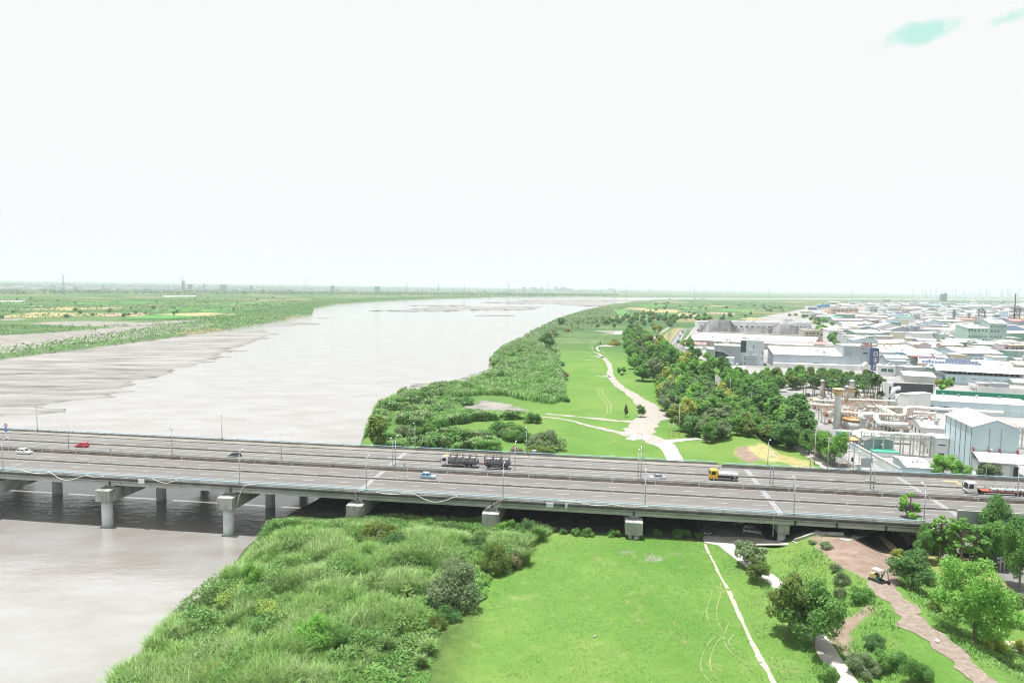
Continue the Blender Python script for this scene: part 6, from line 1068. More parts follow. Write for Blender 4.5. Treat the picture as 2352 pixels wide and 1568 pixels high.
# middle and far blocks: (kind, label, crop, left base, right base, eave, depth, roof, rise, wall, roof, windows)
wf = lambda n, v0, v1, fl=.5, mt=WIN: ('f', n, .04, .96, v0, v1, fl, mt)
for a_ in [
 ('office_building', 'peach office block with broad ribbon windows', 'c1', (625, 575), (1195, 578), (625, 415), 26, 'flat', 0, PEACH, RG, [wf(6, .6, .76, .7), wf(6, .18, .34, .7)]),
 ('flats', 'pale grey block of flats with square windows, taller left end', 'c1', (1415, 545), (1585, 548), (1415, 382), 22, 'flat', 0, LG, RW, [wf(2, .4, .58), wf(2, .12, .3), wf(2, .8, .86)]),
 ('flats', 'low middle wing of the pale grey flats', 'c1', (1590, 535), (1795, 540), (1590, 450), 20, 'flat', 0, LG, RW, [wf(4, .3, .6)]),
 ('flats', 'pale grey block of flats, right of the low wing', 'c1', (1795, 545), (2060, 550), (1795, 412), 22, 'flat', 0, LG, RW, [wf(3, .52, .68), wf(3, .2, .36)]),
 ('flats', 'small grey white building in front of the flats at right', 'c1', (1935, 600), (2100, 603), (1935, 492), 18, 'flat', 0, LG, RW, [wf(2, .2, .4), wf(2, .74, .8, .5)]),
 ('factory', 'white works building with dark blue band by the estate road', 'c1', (155, 500), (345, 503), (155, 372), 22, 'flat', 0, WH, RW, [('f', 1, 0, 1, .45, .66, 1, NAVY)]),
 ('factory', 'bright blue shed behind the white works building', 'c1', (352, 440), (470, 442), (352, 368), 22, 'gx', 1.5, BLU, RB_, []),
 ('tank_block', 'dark blue ribbed tank block left of the peach office', 'c1', (470, 445), (605, 447), (470, 348), 18, 'flat', 0, BLU, RG, []),
 ('factory', 'white works hall below the dark blue tank block', 'c1', (350, 520), (620, 525), (350, 470), 16, 'flat', 0, WH, RW, [wf(3, .3, .6)]),
 ('factory', 'grey works hall beside the bend of the estate road', 'c1', (215, 620), (470, 625), (215, 520), 14, 'flat', 0, LG, RW, [wf(4, .3, .6)]),
 ('warehouse', 'long shed with peach roof before the peach office', 'c1', (720, 635), (1800, 645), (720, 595), 26, 'gx', 2.5, LG, RO, []),
 ('warehouse', 'white shed end with peach roof left of the long peach shed', 'c1', (560, 618), (720, 622), (560, 575), 22, 'gx', 2., WH, RO, []),
 ('warehouse', 'red roofed shed at the left, beside the round trees', 'c1', (345, 672), (710, 680), (345, 632), 22, 'gx', 2.4, RED, RR, []),
 ('warehouse', 'long pink roofed shed with grey wall and red base', 'c1', (680, 738), (1290, 745), (680, 662), 20, 'gx', 2.6, GB, RP, [('f', 3, .05, .95, .1, .25, .5, RED)]),
 ('warehouse', 'shed with two groups of solar panels and a yellow roof strip', 'c1', (1300, 712), (1800, 718), (1300, 682), 24, 'mono', 3.6, LG, RC, []),
 ('warehouse', 'grey gabled shed right of the solar roof shed', 'c1', (1810, 720), (2115, 728), (1810, 660), 30, 'gy', 5., GB, RW, []),
 ('warehouse', 'shed with long peach roof at the right of the grey gable', 'c1', (2020, 690), (2300, 692), (2020, 645), 26, 'gx', 2.5, LG, RO, []),
 ('warehouse', 'wide shed with cream sawtooth roof, upper row', 'c1', (890, 775), (1560, 785), (890, 745), 40, 'gx', 3.2, LG, RC, []),
 ('warehouse', 'cream roofed shed with greenish skylight strips', 'c1', (880, 850), (1200, 858), (880, 800), 30, 'gx', 3., CRM, RC, []),
 ('warehouse', 'pale green roofed shed beside the skylight shed', 'c1', (1220, 855), (1560, 868), (1220, 820), 24, 'gy', 3., SAGE, RPB, []),
 ('warehouse', 'large shed with white roof and row of small openings', 'c1', (1580, 870), (2100, 885), (1580, 800), 44, 'gy', 6., WH, RW, [('l', 8, .05, .95, .5, .7, .5, WIND)]),
 ('warehouse', 'blue grey gabled shed with dark eaves in the middle row', 'c1', (1825, 905), (2360, 912), (1825, 868), 12, 'gy', 5.5, GB, RG, []),
 ('warehouse', 'white shed with open front beside the round trees', 'c1', (585, 1005), (900, 1010), (590, 880), 22, 'mono', 2., WH, RW, [('f', 2, .05, .75, 0, .45, .8, WIND)]),
 ('warehouse', 'shed with dark green wall and white roof', 'c1', (1130, 1040), (1690, 1045), (1130, 925), 36, 'gx', 3., GRN, RW, []),
 ('house', 'brown tiled house block left of the grey lettered building', 'c1', (800, 1085), (895, 1090), (800, 935), 14, 'flat', 0, BROWN, RG, [wf(2, .5, .7), wf(2, .15, .35)]),
 ('house', 'white town house with three small windows stacked', 'c1', (905, 1180), (965, 1182), (905, 975), 14, 'flat', 0, WH, RW, [wf(1, .68, .8), wf(1, .38, .5), wf(1, .08, .2)]),
 ('office_building', 'pale grey building with faint lettering under its flat roof', 'c1', (965, 1190), (1385, 1195), (970, 985), 24, 'parapet', 0, LG, RC, [('f', 2, .08, .3, .55, .68, .4, WIN), ('f', 2, .08, .3, .12, .26, .4, WIN), ('f', 12, .12, .85, .82, .87, .5, WINL)]),
 ('warehouse', 'cream sided white roofed hall with a pale blue gabled front', 'c1', (1100, 1215), (1590, 1225), (1105, 1075), 30, 'gy', 3.2, PB, RW, [('f', 3, .1, .9, .3, .5, .5, WIN)]),
 ('warehouse', 'long shed with pale yellow wall and white roof', 'c1', (1590, 1215), (2240, 1225), (1590, 1135), 28, 'gx', 2.6, wm_('pale yellow wall', (.62, .54, .34)), RW, [('f', 4, .2, .95, .3, .95, .08, WINL)]),
 ('warehouse', 'shed with broad peach roof before the pale yellow shed', 'c1', (1600, 1290), (2360, 1300), (1600, 1235), 18, 'mono', 2., LG, RO, []),
 ('house', 'white three storey house with one window on each floor', 'c1', (1740, 1530), (1945, 1532), (1740, 1335), 16, 'flat', 0, LG, RW, [('f', 1, .35, .55, .74, .86, 1, WIN), ('f', 1, .35, .55, .25, .37, 1, WIN)]),
 ('warehouse', 'long white roofed hall with dark roof vents behind the solar warehouse', 'c1', (1950, 1420), (2900, 1440), (1950, 1340), 34, 'gx', 3., GRN, RW, []),
 ('house', 'narrow green grey house beside the navy sign tower', 'c1', (1600, 1400), (1705, 1403), (1600, 1245), 16, 'flat', 0, GRN, RW, [('f', 1, .15, .55, .05, .95, 1, NAVY)]),
 ('house', 'blue grey house behind the orange stacks', 'c1', (1505, 1290), (1600, 1292), (1505, 1175), 14, 'flat', 0, GB, RW, []),
 ('portico', 'white classical portico with columns before the cream warehouse', 'c1', (1965, 1560), (2085, 1565), (1968, 1440), 8, 'gy', 2.6, WH, RW, [wf(3, 0, .8, .5, WIND)]),
 ('office_building', 'mint green office block with many dark square windows', 'c2', (1180, 1130), (1620, 1140), (1185, 835), 30, 'mono', 3, MINT, RW, [wf(8, .36, .47, .5), ('f', 2, .0, .25, .78, .96, .55, WIN), ('f', 4, .25, .95, .78, .9, .45, WIN), wf(6, .12, .24, .4)]),
 ('office_building', 'taller mint green gabled block at the right of the mint office', 'c2', (1622, 1140), (1980, 1150), (1625, 742), 34, 'gx', 4.5, SAGE, RW, [wf(6, .82, .88, .5), ('f', 3, .04, .6, .56, .66, .5, WIN), ('f', 5, .04, .75, .27, .36, .5, WIN)]),
 ('stair_block', 'tall white stair block left of the mint office', 'c2', (1035, 1045), (1175, 1048), (1035, 735), 18, 'flat', 0, WH, RW, [('f', 2, .5, .95, .66, .7, .6, WIN), ('f', 2, .5, .95, .5, .54, .6, WIN), ('f', 2, .5, .95, .34, .38, .6, WIN)]),
 ('warehouse', 'dark green walled hall with solar roof right of the mint office', 'c2', (1985, 1095), (2600, 1105), (1985, 940), 40, 'mono', 9, GRN, RW, []),
 ('warehouse', 'shed with bright orange roof and red walls', 'c2', (370, 935), (1030, 945), (372, 872), 26, 'gx', 2.6, RED, RO, []),
 ('house', 'pale house with dark blue floor bands', 'c2', (445, 1060), (640, 1065), (447, 902), 16, 'flat', 0, WH, RG, [wf(2, .56, .72, .45), wf(2, .14, .3, .45), ('f', 1, 0, 1, .46, .5, 1, NAVY)]),
 ('house', 'white square block left of the white stair block', 'c2', (812, 1045), (1085, 1048), (815, 895), 20, 'flat', 0, WH, RW, [('f', 1, .42, .54, .5, .66, 1, WIN), ('f', 3, .35, .95, .02, .12, .5, WIN)]),
 ('house', 'grey green house with white flat roof beside the blue banded house', 'c2', (645, 1115), (800, 1118), (648, 965), 16, 'flat', 0, SAGE, RW, [wf(2, .1, .6, .25)]),
 ('warehouse', 'pale rounded shed below the white stair block', 'c2', (775, 1135), (1265, 1150), (778, 1075), 14, 'gx', 1.5, LG, RW, []),
 ('warehouse', 'broad plain white hall with low gable', 'c2', (190, 1300), (780, 1310), (192, 1235), 50, 'gx', 4, WH, RW, [('f', 3, .62, .98, .3, .7, .4, WIN)]),
 ('factory', 'white roofed hall with pale blue front and long dark clerestory', 'c2', (995, 1480), (1915, 1500), (998, 1350), 44, 'gx', 3.5, PB, RW, [('f', 1, .02, .15, .55, .9, 1, WIND), ('f', 1, .18, .99, .55, .88, 1, RG), ('f', 7, .02, .8, .1, .2, .6, WIND)]),
 ('house', 'mauve house with small windows, right of the long hall', 'c2', (1925, 1385), (2055, 1388), (1928, 1180), 16, 'flat', 0, MAUVE, RO, [wf(1, .6, .8, .3), wf(1, .1, .3, .3)]),
 ('house', 'brown tiled house with orange flat roof at the right edge', 'c2', (2060, 1395), (2420, 1400), (2062, 1195), 22, 'flat', 0, BROWN, RO, [wf(4, .62, .82, .4), wf(4, .15, .38, .4)]),
 ('house', 'white house with three dark windows below the mint office', 'c2', (1370, 1225), (1478, 1228), (1372, 1085), 16, 'flat', 0, WH, RW, [('f', 3, .1, .9, .36, .56, .6, WIN)]),
 ('house', 'low cream house left of the white three window house', 'c2', (1125, 1225), (1365, 1228), (1127, 1160), 14, 'flat', 0, CRM, RW, [('f', 1, .15, .3, .1, .6, 1, WIN)]),
 ('warehouse', 'grey shed with white roof right of the three window house', 'c2', (1485, 1230), (1865, 1240), (1487, 1150), 20, 'gx', 1.8, LG, RG, [('f', 2, .1, .5, .25, .55, .3, WIN)]),
 ('warehouse', 'white shed with small solar field left of the brown house', 'c2', (1880, 1180), (2270, 1185), (1882, 1130), 26, 'gx', 2, WH, RW, []),
 ('warehouse', 'low white roofed shed with row of dark doors at the right edge', 'c2', (2085, 1545), (2500, 1555), (2087, 1480), 16, 'flat', 0, WH, RW, [wf(4, .1, .6, .5, WIND)]),
 ('warehouse', 'open fronted grey shed with arched blue roof', 'c2', (175, 1180), (570, 1190), (178, 1095), 18, 'gx', 2, RG, RPB, [wf(2, .1, .8, .7, WIND)]),
 ('warehouse', 'grey blue block with row of small windows, left of the orange roof', 'c2', (12, 925), (210, 930), (14, 800), 20, 'flat', 0, GB, RG, [wf(6, .6, .68, .5)]),
 ('warehouse', 'long roof covered with faint solar panels before the refinery frames', 'c2', (350, 820), (1030, 830), (352, 785), 34, 'mono', 4, LG, RPB, []),
 ('warehouse', 'pink roofed small pavilion before the refinery frames', 'c2', (400, 730), (640, 733), (402, 705), 18, 'gx', 2.5, LG, RP, []),
 ('warehouse', 'pale mauve shed with small windows left of the pink pavilion roof', 'c2', (275, 690), (550, 695), (277, 635), 18, 'flat', 0, MAUVE, RW, [wf(4, .4, .6, .3)]),
 ('warehouse', 'glass fronted shed right of the pale mauve shed', 'c2', (555, 690), (860, 695), (557, 622), 18, 'flat', 0, LG, RW, [wf(8, .1, .8, .8, GB)]),
 ('factory', 'stepped grey green factory block in the hazy middle distance', 'c2', (185, 465), (440, 470), (188, 375), 26, 'flat', 0, SAGE, RG, []),
 ('flats', 'grey block of flats far in the middle distance', 'c2', (775, 440), (910, 442), (777, 352), 24, 'flat', 0, LG, RW, [wf(5, .5, .65), wf(5, .15, .3)]),
 ('warehouse', 'long pale blue fronted shed in the far right distance', 'c2', (1235, 440), (1690, 445), (1237, 378), 30, 'gx', 3, PB, RW, []),
 ('warehouse', 'pale blue shed with rounded white roof at far right', 'c2', (1810, 440), (2100, 444), (1812, 395), 26, 'flat', 0, PB, RW, []),
 ('warehouse', 'mint walled shed left of the tall refinery tower', 'c2', (1850, 655), (2020, 660), (1852, 490), 30, 'flat', 0, PB, RW, []),
 ('warehouse', 'pink roofed shed far right before the haze', 'c2', (1780, 482), (1950, 484), (1782, 470), 20, 'gx', 2.5, LG, RP, [])]:
    bld(*a_)
for o_ in list(bpy.data.objects):
    lb = o_.get('label', '')
    if 'dark green walled hall with solar' in lb or lb.startswith('long roof covered'):
        n_ = 24 if 'long' in lb else 14; D = o_['_D']; h = o_['_h']; s_ = (9 if 'dark' in lb else 4)/D; solar(o_, o_['_L']*.03, o_['_L']*.97, n_, h+.3, D*.3, D*.92, s_)
    if lb.startswith('shed with two groups'):
        for u0, u1 in ((.03, .33), (.58, .9)): solar(o_, o_['_L']*u0, o_['_L']*u1, 6, o_['_h']+.3, 4, 20, 3.6/24)
    for k in ('_L', '_D', '_h'):
        if k in o_: del o_[k]
# chimneys, tanks, pipes, racks of the chemical works
def chimney(label, cr, b_, yt, r0, mt, cap=True, plat=None):
    p = at(*C(cr, *b_), ZG); h = ztop(p, C(cr, b_[0], yt)[1])-ZG; r = thing('chimney', label, 'chimney', p, 0, 'chimneys of the chemical works'); MB().lathe([(r0*1.1, -.2), (r0, h*.5), (r0*.95, h-1)], n=16).build('shaft', mt, r, True)
    if cap: MB().lathe([(r0*1.35, h-.95), (r0*1.35, h-.7), (.1, h)], n=16).build('cap', steel, r)
    else: MB().lathe([(r0*1.1, h-.99), (r0*1.1, h-.6)], n=16).build('rim', steel, r)
    if plat: m = MB(); m.lathe([(r0*1.05, plat-1.8), (r0*1.9, plat), (r0*1.9, plat+.2)], n=16); [m.tube([(r0*1.85*math.cos(a_), r0*1.85*math.sin(a_), plat), (r0*1.85*math.cos(a_), r0*1.85*math.sin(a_), plat+1.1)], .05, 4) for a_ in np.linspace(0, 6, 10)]; m.lathe([(r0*1.85, plat+1.05), (r0*1.9, plat+1.15)], n=16); m.build('platform', M('ochre platform steel', (.55, .42, .22), .7), r)
chs = M('weathered steel stack', (.42, .36, .30), .7, (.34, .30, .26), .4); chw = M('pale steel stack', (.58, .62, .60), .6, (.5, .53, .51), .4)
chimney('capped brownish chimney left of the palms, first from the left', 'c3', (418, 855), 375, 1.0, chs); chimney('capped brownish chimney in the middle before the palms', 'c3', (898, 995), 490, .95, chs); chimney('capped white chimney with yellow collar before the palms', 'c3', (1003, 860), 378, 1.45, chw, True, 8.)
chimney('thick two stage pale chimney with platform, nearest of all', 'c3', (712, 1350), 620, 1.35, chw, False, 17.)
def tank(label, cr, b_, yt, rad, mt, name='storage_tank'):
    p = at(*C(cr, *b_), ZG); h = ztop(p, C(cr, b_[0], yt)[1])-ZG; r = thing(name, label, 'tank', p); MB().lathe([(rad, -.1), (rad, h-.5), (rad*.6, h), (.1, h+.15)], n=24).build('shell', mt, r, True); m = MB().lathe([(rad*.9, h-.02), (rad, h+.62), (rad+.08, h+.7)], n=24); [m.tube([(rad*math.cos(a_), rad*math.sin(a_), h-.5), (rad*math.cos(a_), rad*math.sin(a_), h+.7)], .05, 4) for a_ in np.linspace(0, 6, 14)]; m.build('railing', M('orange railing', (.62, .30, .14), .6), r); MB().box(rad*.1, rad*.6, -rad-1., -rad*.8, 0, h+2.).build('lift_shaft', LG, r)
tkm = M('grey tank steel', (.48, .51, .52), .5, (.42, .45, .46), .3)
tank('large grey tank with orange railings in the chemical works', 'c3', (1040, 1345), 1175, 4.6, tkm); tank('grey tank behind the boundary wall at the works corner', 'c5', (985, 445), 280, 3.4, tkm); tank('pale tank with rusty rim by the car park', 'c3', (300, 850), 770, 3., tkm)
p = at(*C('c5', 765, 232), ZG); tag(MB().lathe([(1.9, 0), (1.9, 2.6), (1.3, 3.3), (.2, 3.6)], n=20).build('water_tank', M('blue plastic tank', (.04, .22, .50), .35), None, True, p), 'bright blue round water tank at the works corner', 'tank')
p = at(*C('c3', 1300, 1405), ZG); r = thing('steel_stairs', 'bright yellow steel stairs beside the large grey tank', 'stairs', p); m = MB(); ym = M('yellow stair steel', (.68, .50, .04), .5); [m.tube([(s-.0, 0, .2), (s-.8, 4, 6.5)], .14, 6) for s in (-.8, .8)]; m.build('stringer', ym, r); m = MB(); [m.box(-.8-.8*f, .8-.8*f, 4*f-.15, 4*f+.15, .2+6.3*f, .28+6.3*f) for f in np.linspace(0, 1, 14)]; m.build('tread', steel, r)
def pipe(label, cr, pts, z, rad, mt):
    P = [at(*C(cr, *q), ZG+z) for q in pts]; c = P[0]; tag(MB().tube([q-c for q in P], rad, 10).build('pipe', mt, None, True, c), label, 'pipe', 'overhead pipes of the chemical works')
whp = M('white lagged pipe', (.68, .69, .68), .5); bep = M('beige lagged pipe', (.60, .50, .42), .6)
pipe('big beige pipe running right from the car park to the middle', 'c3', [(190, 865), (300, 870), (480, 885), (670, 900)], 4, .8, bep); pipe('cream pipe along the lattice rack to the white ducts', 'c3', [(1315, 915), (1600, 930), (1850, 945)], 7.5, .75, bep); pipe('long pale pipe left of the arching white pipe', 'c3', [(755, 1010), (950, 1025), (1180, 1045)], 7, .7, whp)
pipe('white pipe arching up over the tanks and down again', 'c3', [(1180, 1120), (1190, 1080), (1230, 1055), (1450, 1060), (1490, 1080), (1495, 1150), (1560, 1230), (1640, 1240)], 8.5, 1., whp); pipe('beige pipe running to the long white factory wall', 'c3', [(1490, 1060), (1750, 1075), (2010, 1088), (2050, 1060), (2055, 950), (2250, 930)], 8, .8, bep); pipe('wide white pipe toward the gabled plant building', 'c3', [(1640, 1240), (1850, 1255), (2110, 1265)], 8, .95, whp); pipe('beige pipe stub below the wide white pipe', 'c3', [(1790, 1310), (2150, 1330)], 6.5, .75, bep); pipe('pale pipe crossing behind the blue water tank', 'c3', [(690, 1380), (1000, 1400), (1400, 1425)], 5.5, .45, whp)
pipe('long pale pipe along the wall of the white factory', 'c4', [(-60, 1115), (500, 1150), (1000, 1180), (1830, 1235)], 7.5, .85, whp); pipe('white pipe in front of the factory windows', 'c4', [(-20, 1215), (500, 1245)], 6, .7, whp)
def rack(label, cr, a_, b_, z0, h, n, truss=True):
    a = at(*C(cr, *a_), ZG); b = at(*C(cr, *b_), ZG); L = float(np.hypot(*(b-a)[:2])); r = thing('pipe_rack', label, 'pipe rack', a, math.atan2(b[1]-a[1], b[0]-a[0]), 'pipe racks of the chemical works'); m = MB()
    for k in range(n+1):
        x = L*k/n
        for y in (0, 3): m.box(x-.18, x+.18, y-.18, y+.18, -.1, z0+h)
        for z in (z0, z0+h): m.box(x-.12, x+.12, 0, 3, z-.15, z+.12)
    for y in (-.02, 3.02):
        for z in (z0, z0+h): m.box(0, L, y-.12, y+.12, z-.15, z+.15)
        if truss: 
            for k in range(n*2): x0, x1 = L*k/(n*2), L*(k+1)/(n*2); m.tube([(x0, y, z0+(h if k % 2 else 0)), (x1, y, z0+(0 if k % 2 else h))], .09, 4)
    m.build('frame', M('grey green rack steel', (.47, .50, .46), .6), r)
    for k, (y, c_) in enumerate(((.6, whp), (1.2, steel), (1.9, bep), (2.5, whp))): MB().tube([(0, y, z0+.35), (L, y, z0+.35)], .2, 6).tube([(0, y, z0+h+.35), (L, y, z0+h+.35)], .17, 6).build('pipe_run', c_, r)
rack('long pipe rack before the blue grey shed and the tall hall', 'c5', (1185, 545), (2500, 620), 6.2, 1.9, 7, False); rack('pipe rack with lattice sides before the palm lawn', 'c3', (1330, 1075), (1860, 1100), 5., 2.2, 5); rack('pipe rack with lattice sides left of the long white factory', 'c3', (1510, 1230), (2070, 1255), 5, 2.4, 6); rack('slanting pipe bridge from the works yard to the rack', 'c3', (1450, 1240), (1790, 1470), 6, 2.4, 5)
rack('low pipe rack among the left process frames', 'c3', (260, 960), (690, 985), 2.5, 2., 6, False); rack('low pipe rack behind the thick chimney', 'c3', (760, 960), (1320, 985), 3., 2, 6, False); rack('pipe rack at the far right beside the tall hall', 'c6', (2110, 760), (2500, 790), 6, 2.5, 3)
pq = random.Random(3); orm = M('orange railing', (.62, .30, .14), .6); pm_ = [whp, steel, bep, M('rust red pipe', (.42, .14, .1), .7), tkm]
def frame(label, cr, b_, L, D, nlev, seed):
    q = random.Random(seed); p = at(*C(cr, *b_), ZG); r = thing('process_frame', label, 'process plant', p, -.12, 'process frames of the chemical works'); m = MB(); nx = max(2, int(L/4))
    for i in range(nx+1):
        for j in range(3): m.box(L*i/nx-.13, L*i/nx+.13, D*j/2-.13, D*j/2+.13, 0, nlev*3.2)
    for k in range(1, nlev+1):
        for j in range(3): m.box(0, L, D*j/2-.12, D*j/2+.12, k*3.2-.2, k*3.2)
        for i in range(nx+1): m.box(L*i/nx-.12, L*i/nx+.12, 0, D, k*3.2-.22, k*3.2-.02)
    m.build('steel_frame', M('works frame steel', (.44, .44, .42), .65), r)
    for k in range(nlev): m = MB(); [m.box(0, L, y-.03, y+.03, (k+1)*3.2+z, (k+1)*3.2+z+.06) for y in (0, D) for z in (.55, 1.1)]; [m.box(x-.03, x+.03, y-.03, y+.03, (k+1)*3.2, (k+1)*3.2+1.1) for x in np.arange(0, L, 1.5) for y in (0, D)]; [m.box(x-.03, x+.03, 0, D, (k+1)*3.2+z, (k+1)*3.2+z+.06) for x in (0, L) for z in (.55, 1.1)]; m.build('railing', orm, r)
    for k in range(int(L*D*nlev/9)):
        x, y, z = q.uniform(.5, L-.5), q.uniform(.5, D-.5), 3.2*q.randint(0, nlev-1)+.1; t = q.random(); mt = q.choice(pm_)
        if t < .35: MB().lathe([(.1, z), (q.uniform(.5, 1.1), z+.3), (q.uniform(.5, 1.1), z+q.uniform(1.4, 2.6)), (.1, z+3)], (x, y), 12).build('vessel', mt, r)
        elif t < .8: MB().tube([(x, y, z), (x, y, z+2), (min(L, x+q.uniform(1, 5)), y, z+2.1), (min(L, x+q.uniform(2, 6)), y, z+q.uniform(.2, 3))], q.uniform(.12, .3), 6).build('pipe_run', mt, r)
        else: MB().cb((x, y, z+.7), (q.uniform(.8, 2), q.uniform(.8, 2), 1.4)).build('machine', mt, r)
for a_ in [('process frame with orange rails left of the thick chimney, upper one', 'c3', (330, 1010), 16, 10, 1, 1), ('process frame with orange rails left of the thick chimney, lower one', 'c3', (480, 1270), 11, 9, 2, 2), ('process frame behind the large grey tank', 'c3', (770, 1200), 16, 9, 2, 3), ('process frame right of the yellow stairs', 'c3', (1350, 1370), 8, 9, 2, 4), ('process frame with small vessels before the palm lawn', 'c3', (1000, 960), 15, 8, 1, 5), ('low pipework before the blue water tank', 'c5', (870, 300), 12, 9, 1, 6), ('process pipework below the beige pipe stub', 'c3', (1850, 1430), 14, 7, 1, 7), ('process pipework left of the capped brown chimney', 'c3', (640, 900), 13, 8, 1, 8), ('red pipework cluster beside the gabled plant building', 'c6', (250, 860), 7, 5, 2, 9), ('process frame under the wide white pipe', 'c3', (1650, 1400), 10, 7, 1, 10), ('pipework between the thick chimney and the left frames', 'c3', (520, 1130), 9, 7, 1, 11), ('tall process frame left of the large grey tank', 'c3', (780, 1330), 7, 8, 3, 12), ('process frame behind the arching white pipe', 'c3', (1200, 1130), 12, 8, 2, 13), ('process frame at the end of the long grey pipe rack', 'c3', (2080, 1350), 12, 8, 2, 14), ('low pipework by the capped white chimney', 'c3', (1010, 880), 14, 6, 1, 15)]: frame(*a_)
for k, (x, y, c_, nm) in enumerate([(1775, 1140, 'white', ''), (1838, 1145, 'white', ''), (1960, 1152, 'dark blue', ''), (2090, 1158, 'silver', ''), (2160, 1163, 'dark blue', ''), (2220, 1168, 'white', ''), (2285, 1173, 'white', '')]):
    cc = {'white': (.74, .74, .74), 'dark blue': (.02, .028, .05), 'silver': (.45, .45, .43)}[c_]; o_ = car('parked_car', None, 'car', at(*C('d1', x, y), ZG+.1), R(-100), paint(c_, cc)); pend(o_, f'{c_} parked car', 'in the row under the park trees', 'car', 'cars parked at the works')
for k, (x, y) in enumerate([(1890, 1190), (1905, 1202), (1920, 1215), (1935, 1228), (1950, 1241), (1962, 1254), (1975, 1268)]):
    c_ = 'blue' if k == 1 else 'white'; o_ = car('parked_car', None, 'car', at(*C('d1', x, y), ZG+.1), R(10), paint(c_, (.05, .12, .4) if k == 1 else (.74, .74, .74)), style='sedan'); pend(o_, f'{c_} parked car', 'in the slanting works yard row', 'car', 'cars parked at the works')
def roadtruck(label, cr, b_, rz, c_, L=8):
    r = thing('lorry', label, 'lorry', at(*C(cr, *b_), ZG+.15), rz); cab(r, L/2-2, L/2, 1.2, .5, 2.9, cabw); MB().box(-L/2, L/2-2.1, -1.25, 1.25, 1., 3.6).build('cargo_box', c_, r); MB().box(-L/2+.2, L/2-.5, -.5, .5, .6, .999).build('chassis', chass, r); wheels(r, (-L/2+1.4, L/2-1.2), 1.2, .48, .3)
roadtruck('green box lorry on the estate road beside the white hall', 'd1', (217, 440), R(70), M('green lorry box', (.06, .30, .16), .5), 12); roadtruck('white lorry on the estate road ahead of the green one', 'd1', (238, 352), R(70), WH, 9); roadtruck('dark green lorry furthest along the estate road', 'd1', (272, 305), R(72), GRN, 9)
# refinery frames and towers farther back
def lattice(m, w0, w1, z0, z1, n, r):
    for i in range(n):
        f0, f1 = i/n, (i+1)/n; a, b = w0+(w1-w0)*f0, w0+(w1-w0)*f1; za, zb = z0+(z1-z0)*f0, z0+(z1-z0)*f1; ca = [(-a, -a), (a, -a), (a, a), (-a, a)]; cb_ = [(-b, -b), (b, -b), (b, b), (-b, b)]
        for k in range(4):
            j = (k+1) % 4; m.tube([(*ca[k], za), (*cb_[k], zb)], r, 4, False); m.tube([(*ca[k], za), (*cb_[j], zb)], r*.7, 4, False); m.tube([(*ca[j], za), (*cb_[k], zb)], r*.7, 4, False); m.tube([(*cb_[k], zb), (*cb_[j], zb)], r*.7, 4, False)
rus = M('rusty refinery steel', (.16, .12, .12), .8, (.24, .18, .17), .3); rus2 = M('dark refinery steel', (.14, .15, .16), .8)
def refinery(label, b_, yt, w, kind):
    p = at(*C('c2', *b_), ZG); h = ztop(p, C('c2', b_[0], yt)[1])-ZG; r = thing('refinery_tower', label, 'refinery tower', p, 0, 'refinery frames in the middle distance'); m = MB()
    if kind == 'stack':
        lattice(m, w, w*.8, 0, h*.55, 7, .3); m.build('frame', rus2, r); m = MB(); m.tube([(0, 0, 0), (0, 0, h)], [1.5, 1.0], 10); [m.lathe([(1.9, h*f), (1.9, h*f+.4)], n=10) for f in (.6, .68, .76, .84, .94)]; m.build('stack', rus, r); m = MB(); [m.box(-w*1.1, w*1.1, -w, w, h*f, h*f+.25) for f in (.12, .25, .38, .5)]; m.build('deck', rus2, r)
    elif kind == 'arch':
        lattice(m, w, w*.7, 0, h, 8, .3); m.build('frame', rus2, r); MB().tube([(-w*.5, 0, 0), (-w*.5, 0, h), (w*.3, 0, h+2), (w*1.2, 0, h*.8), (w*1.3, 0, 0)], 1.3, 8).build('reactor_pipe', rus, r)
    else:
        lattice(m, w, w*.6, 0, h, 6, .28); m.build('frame', rus2, r); MB().tube([(0, 0, 0), (0, 0, h*.95)], 1.2, 8).build('column', rus, r)
refinery('tall rust red stack rising from a dark lattice frame at the far right', (2140, 735), 120, 7, 'stack'); refinery('dark refinery frame with a rusty bent over pipe', (1445, 690), 440, 8, 'arch'); refinery('slim refinery tower left of the bent over pipe', (900, 700), 445, 3.2, 'col'); refinery('low refinery frame between the slim tower and the bent pipe', (1210, 690), 520, 5, 'col'); refinery('low refinery frame left of the tall rust red stack', (1780, 680), 560, 7, 'col'); refinery('dark refinery frame just right of the tall rust red stack', (2250, 740), 400, 6, 'col')
for k in range(4):
    o_ = MB().lathe([(2.2, 0), (2.2, 15), (.8, 18)], n=12).build('silo', LG, None, True, at(*C('c2', 15+k*55, 660), ZG)); pend(o_, 'grey silo', 'in the row beside the peach roofed sheds', 'silo', 'grey silos')
tw = thing('twin_tower', 'pair of grey blue high rise towers standing alone in the haze', 'high rise', at(*C('c2', 640, 285), ZG)); zt_ = ztop(at(*C('c2', 640, 285), ZG), C('c2', 640, 135)[1])-ZG
for x0, x1, f in ((0, 20, 1.), (23, 42, 1.15)): q_ = MB().box(x0, x1, 0, 20, 0, zt_*f).build('tower', wm_('grey blue tower wall', (.20, .26, .33)), tw); m = MB(); [m.box(x0+k*(x1-x0)/6+.8, x0+k*(x1-x0)/6+2.4, -.2, -.01, 3, zt_*f-3) for k in range(6)]; m.build('window_strip', WIN, q_)
w_ = thing('water_tower', 'white cylinder tank standing tall among the middle roofs', 'tank', at(*C('c2', 722, 735), ZG)); MB().lathe([(2.4, 0), (2.4, 14), (1.5, 15)], n=14).build('shell', WH, w_, True)
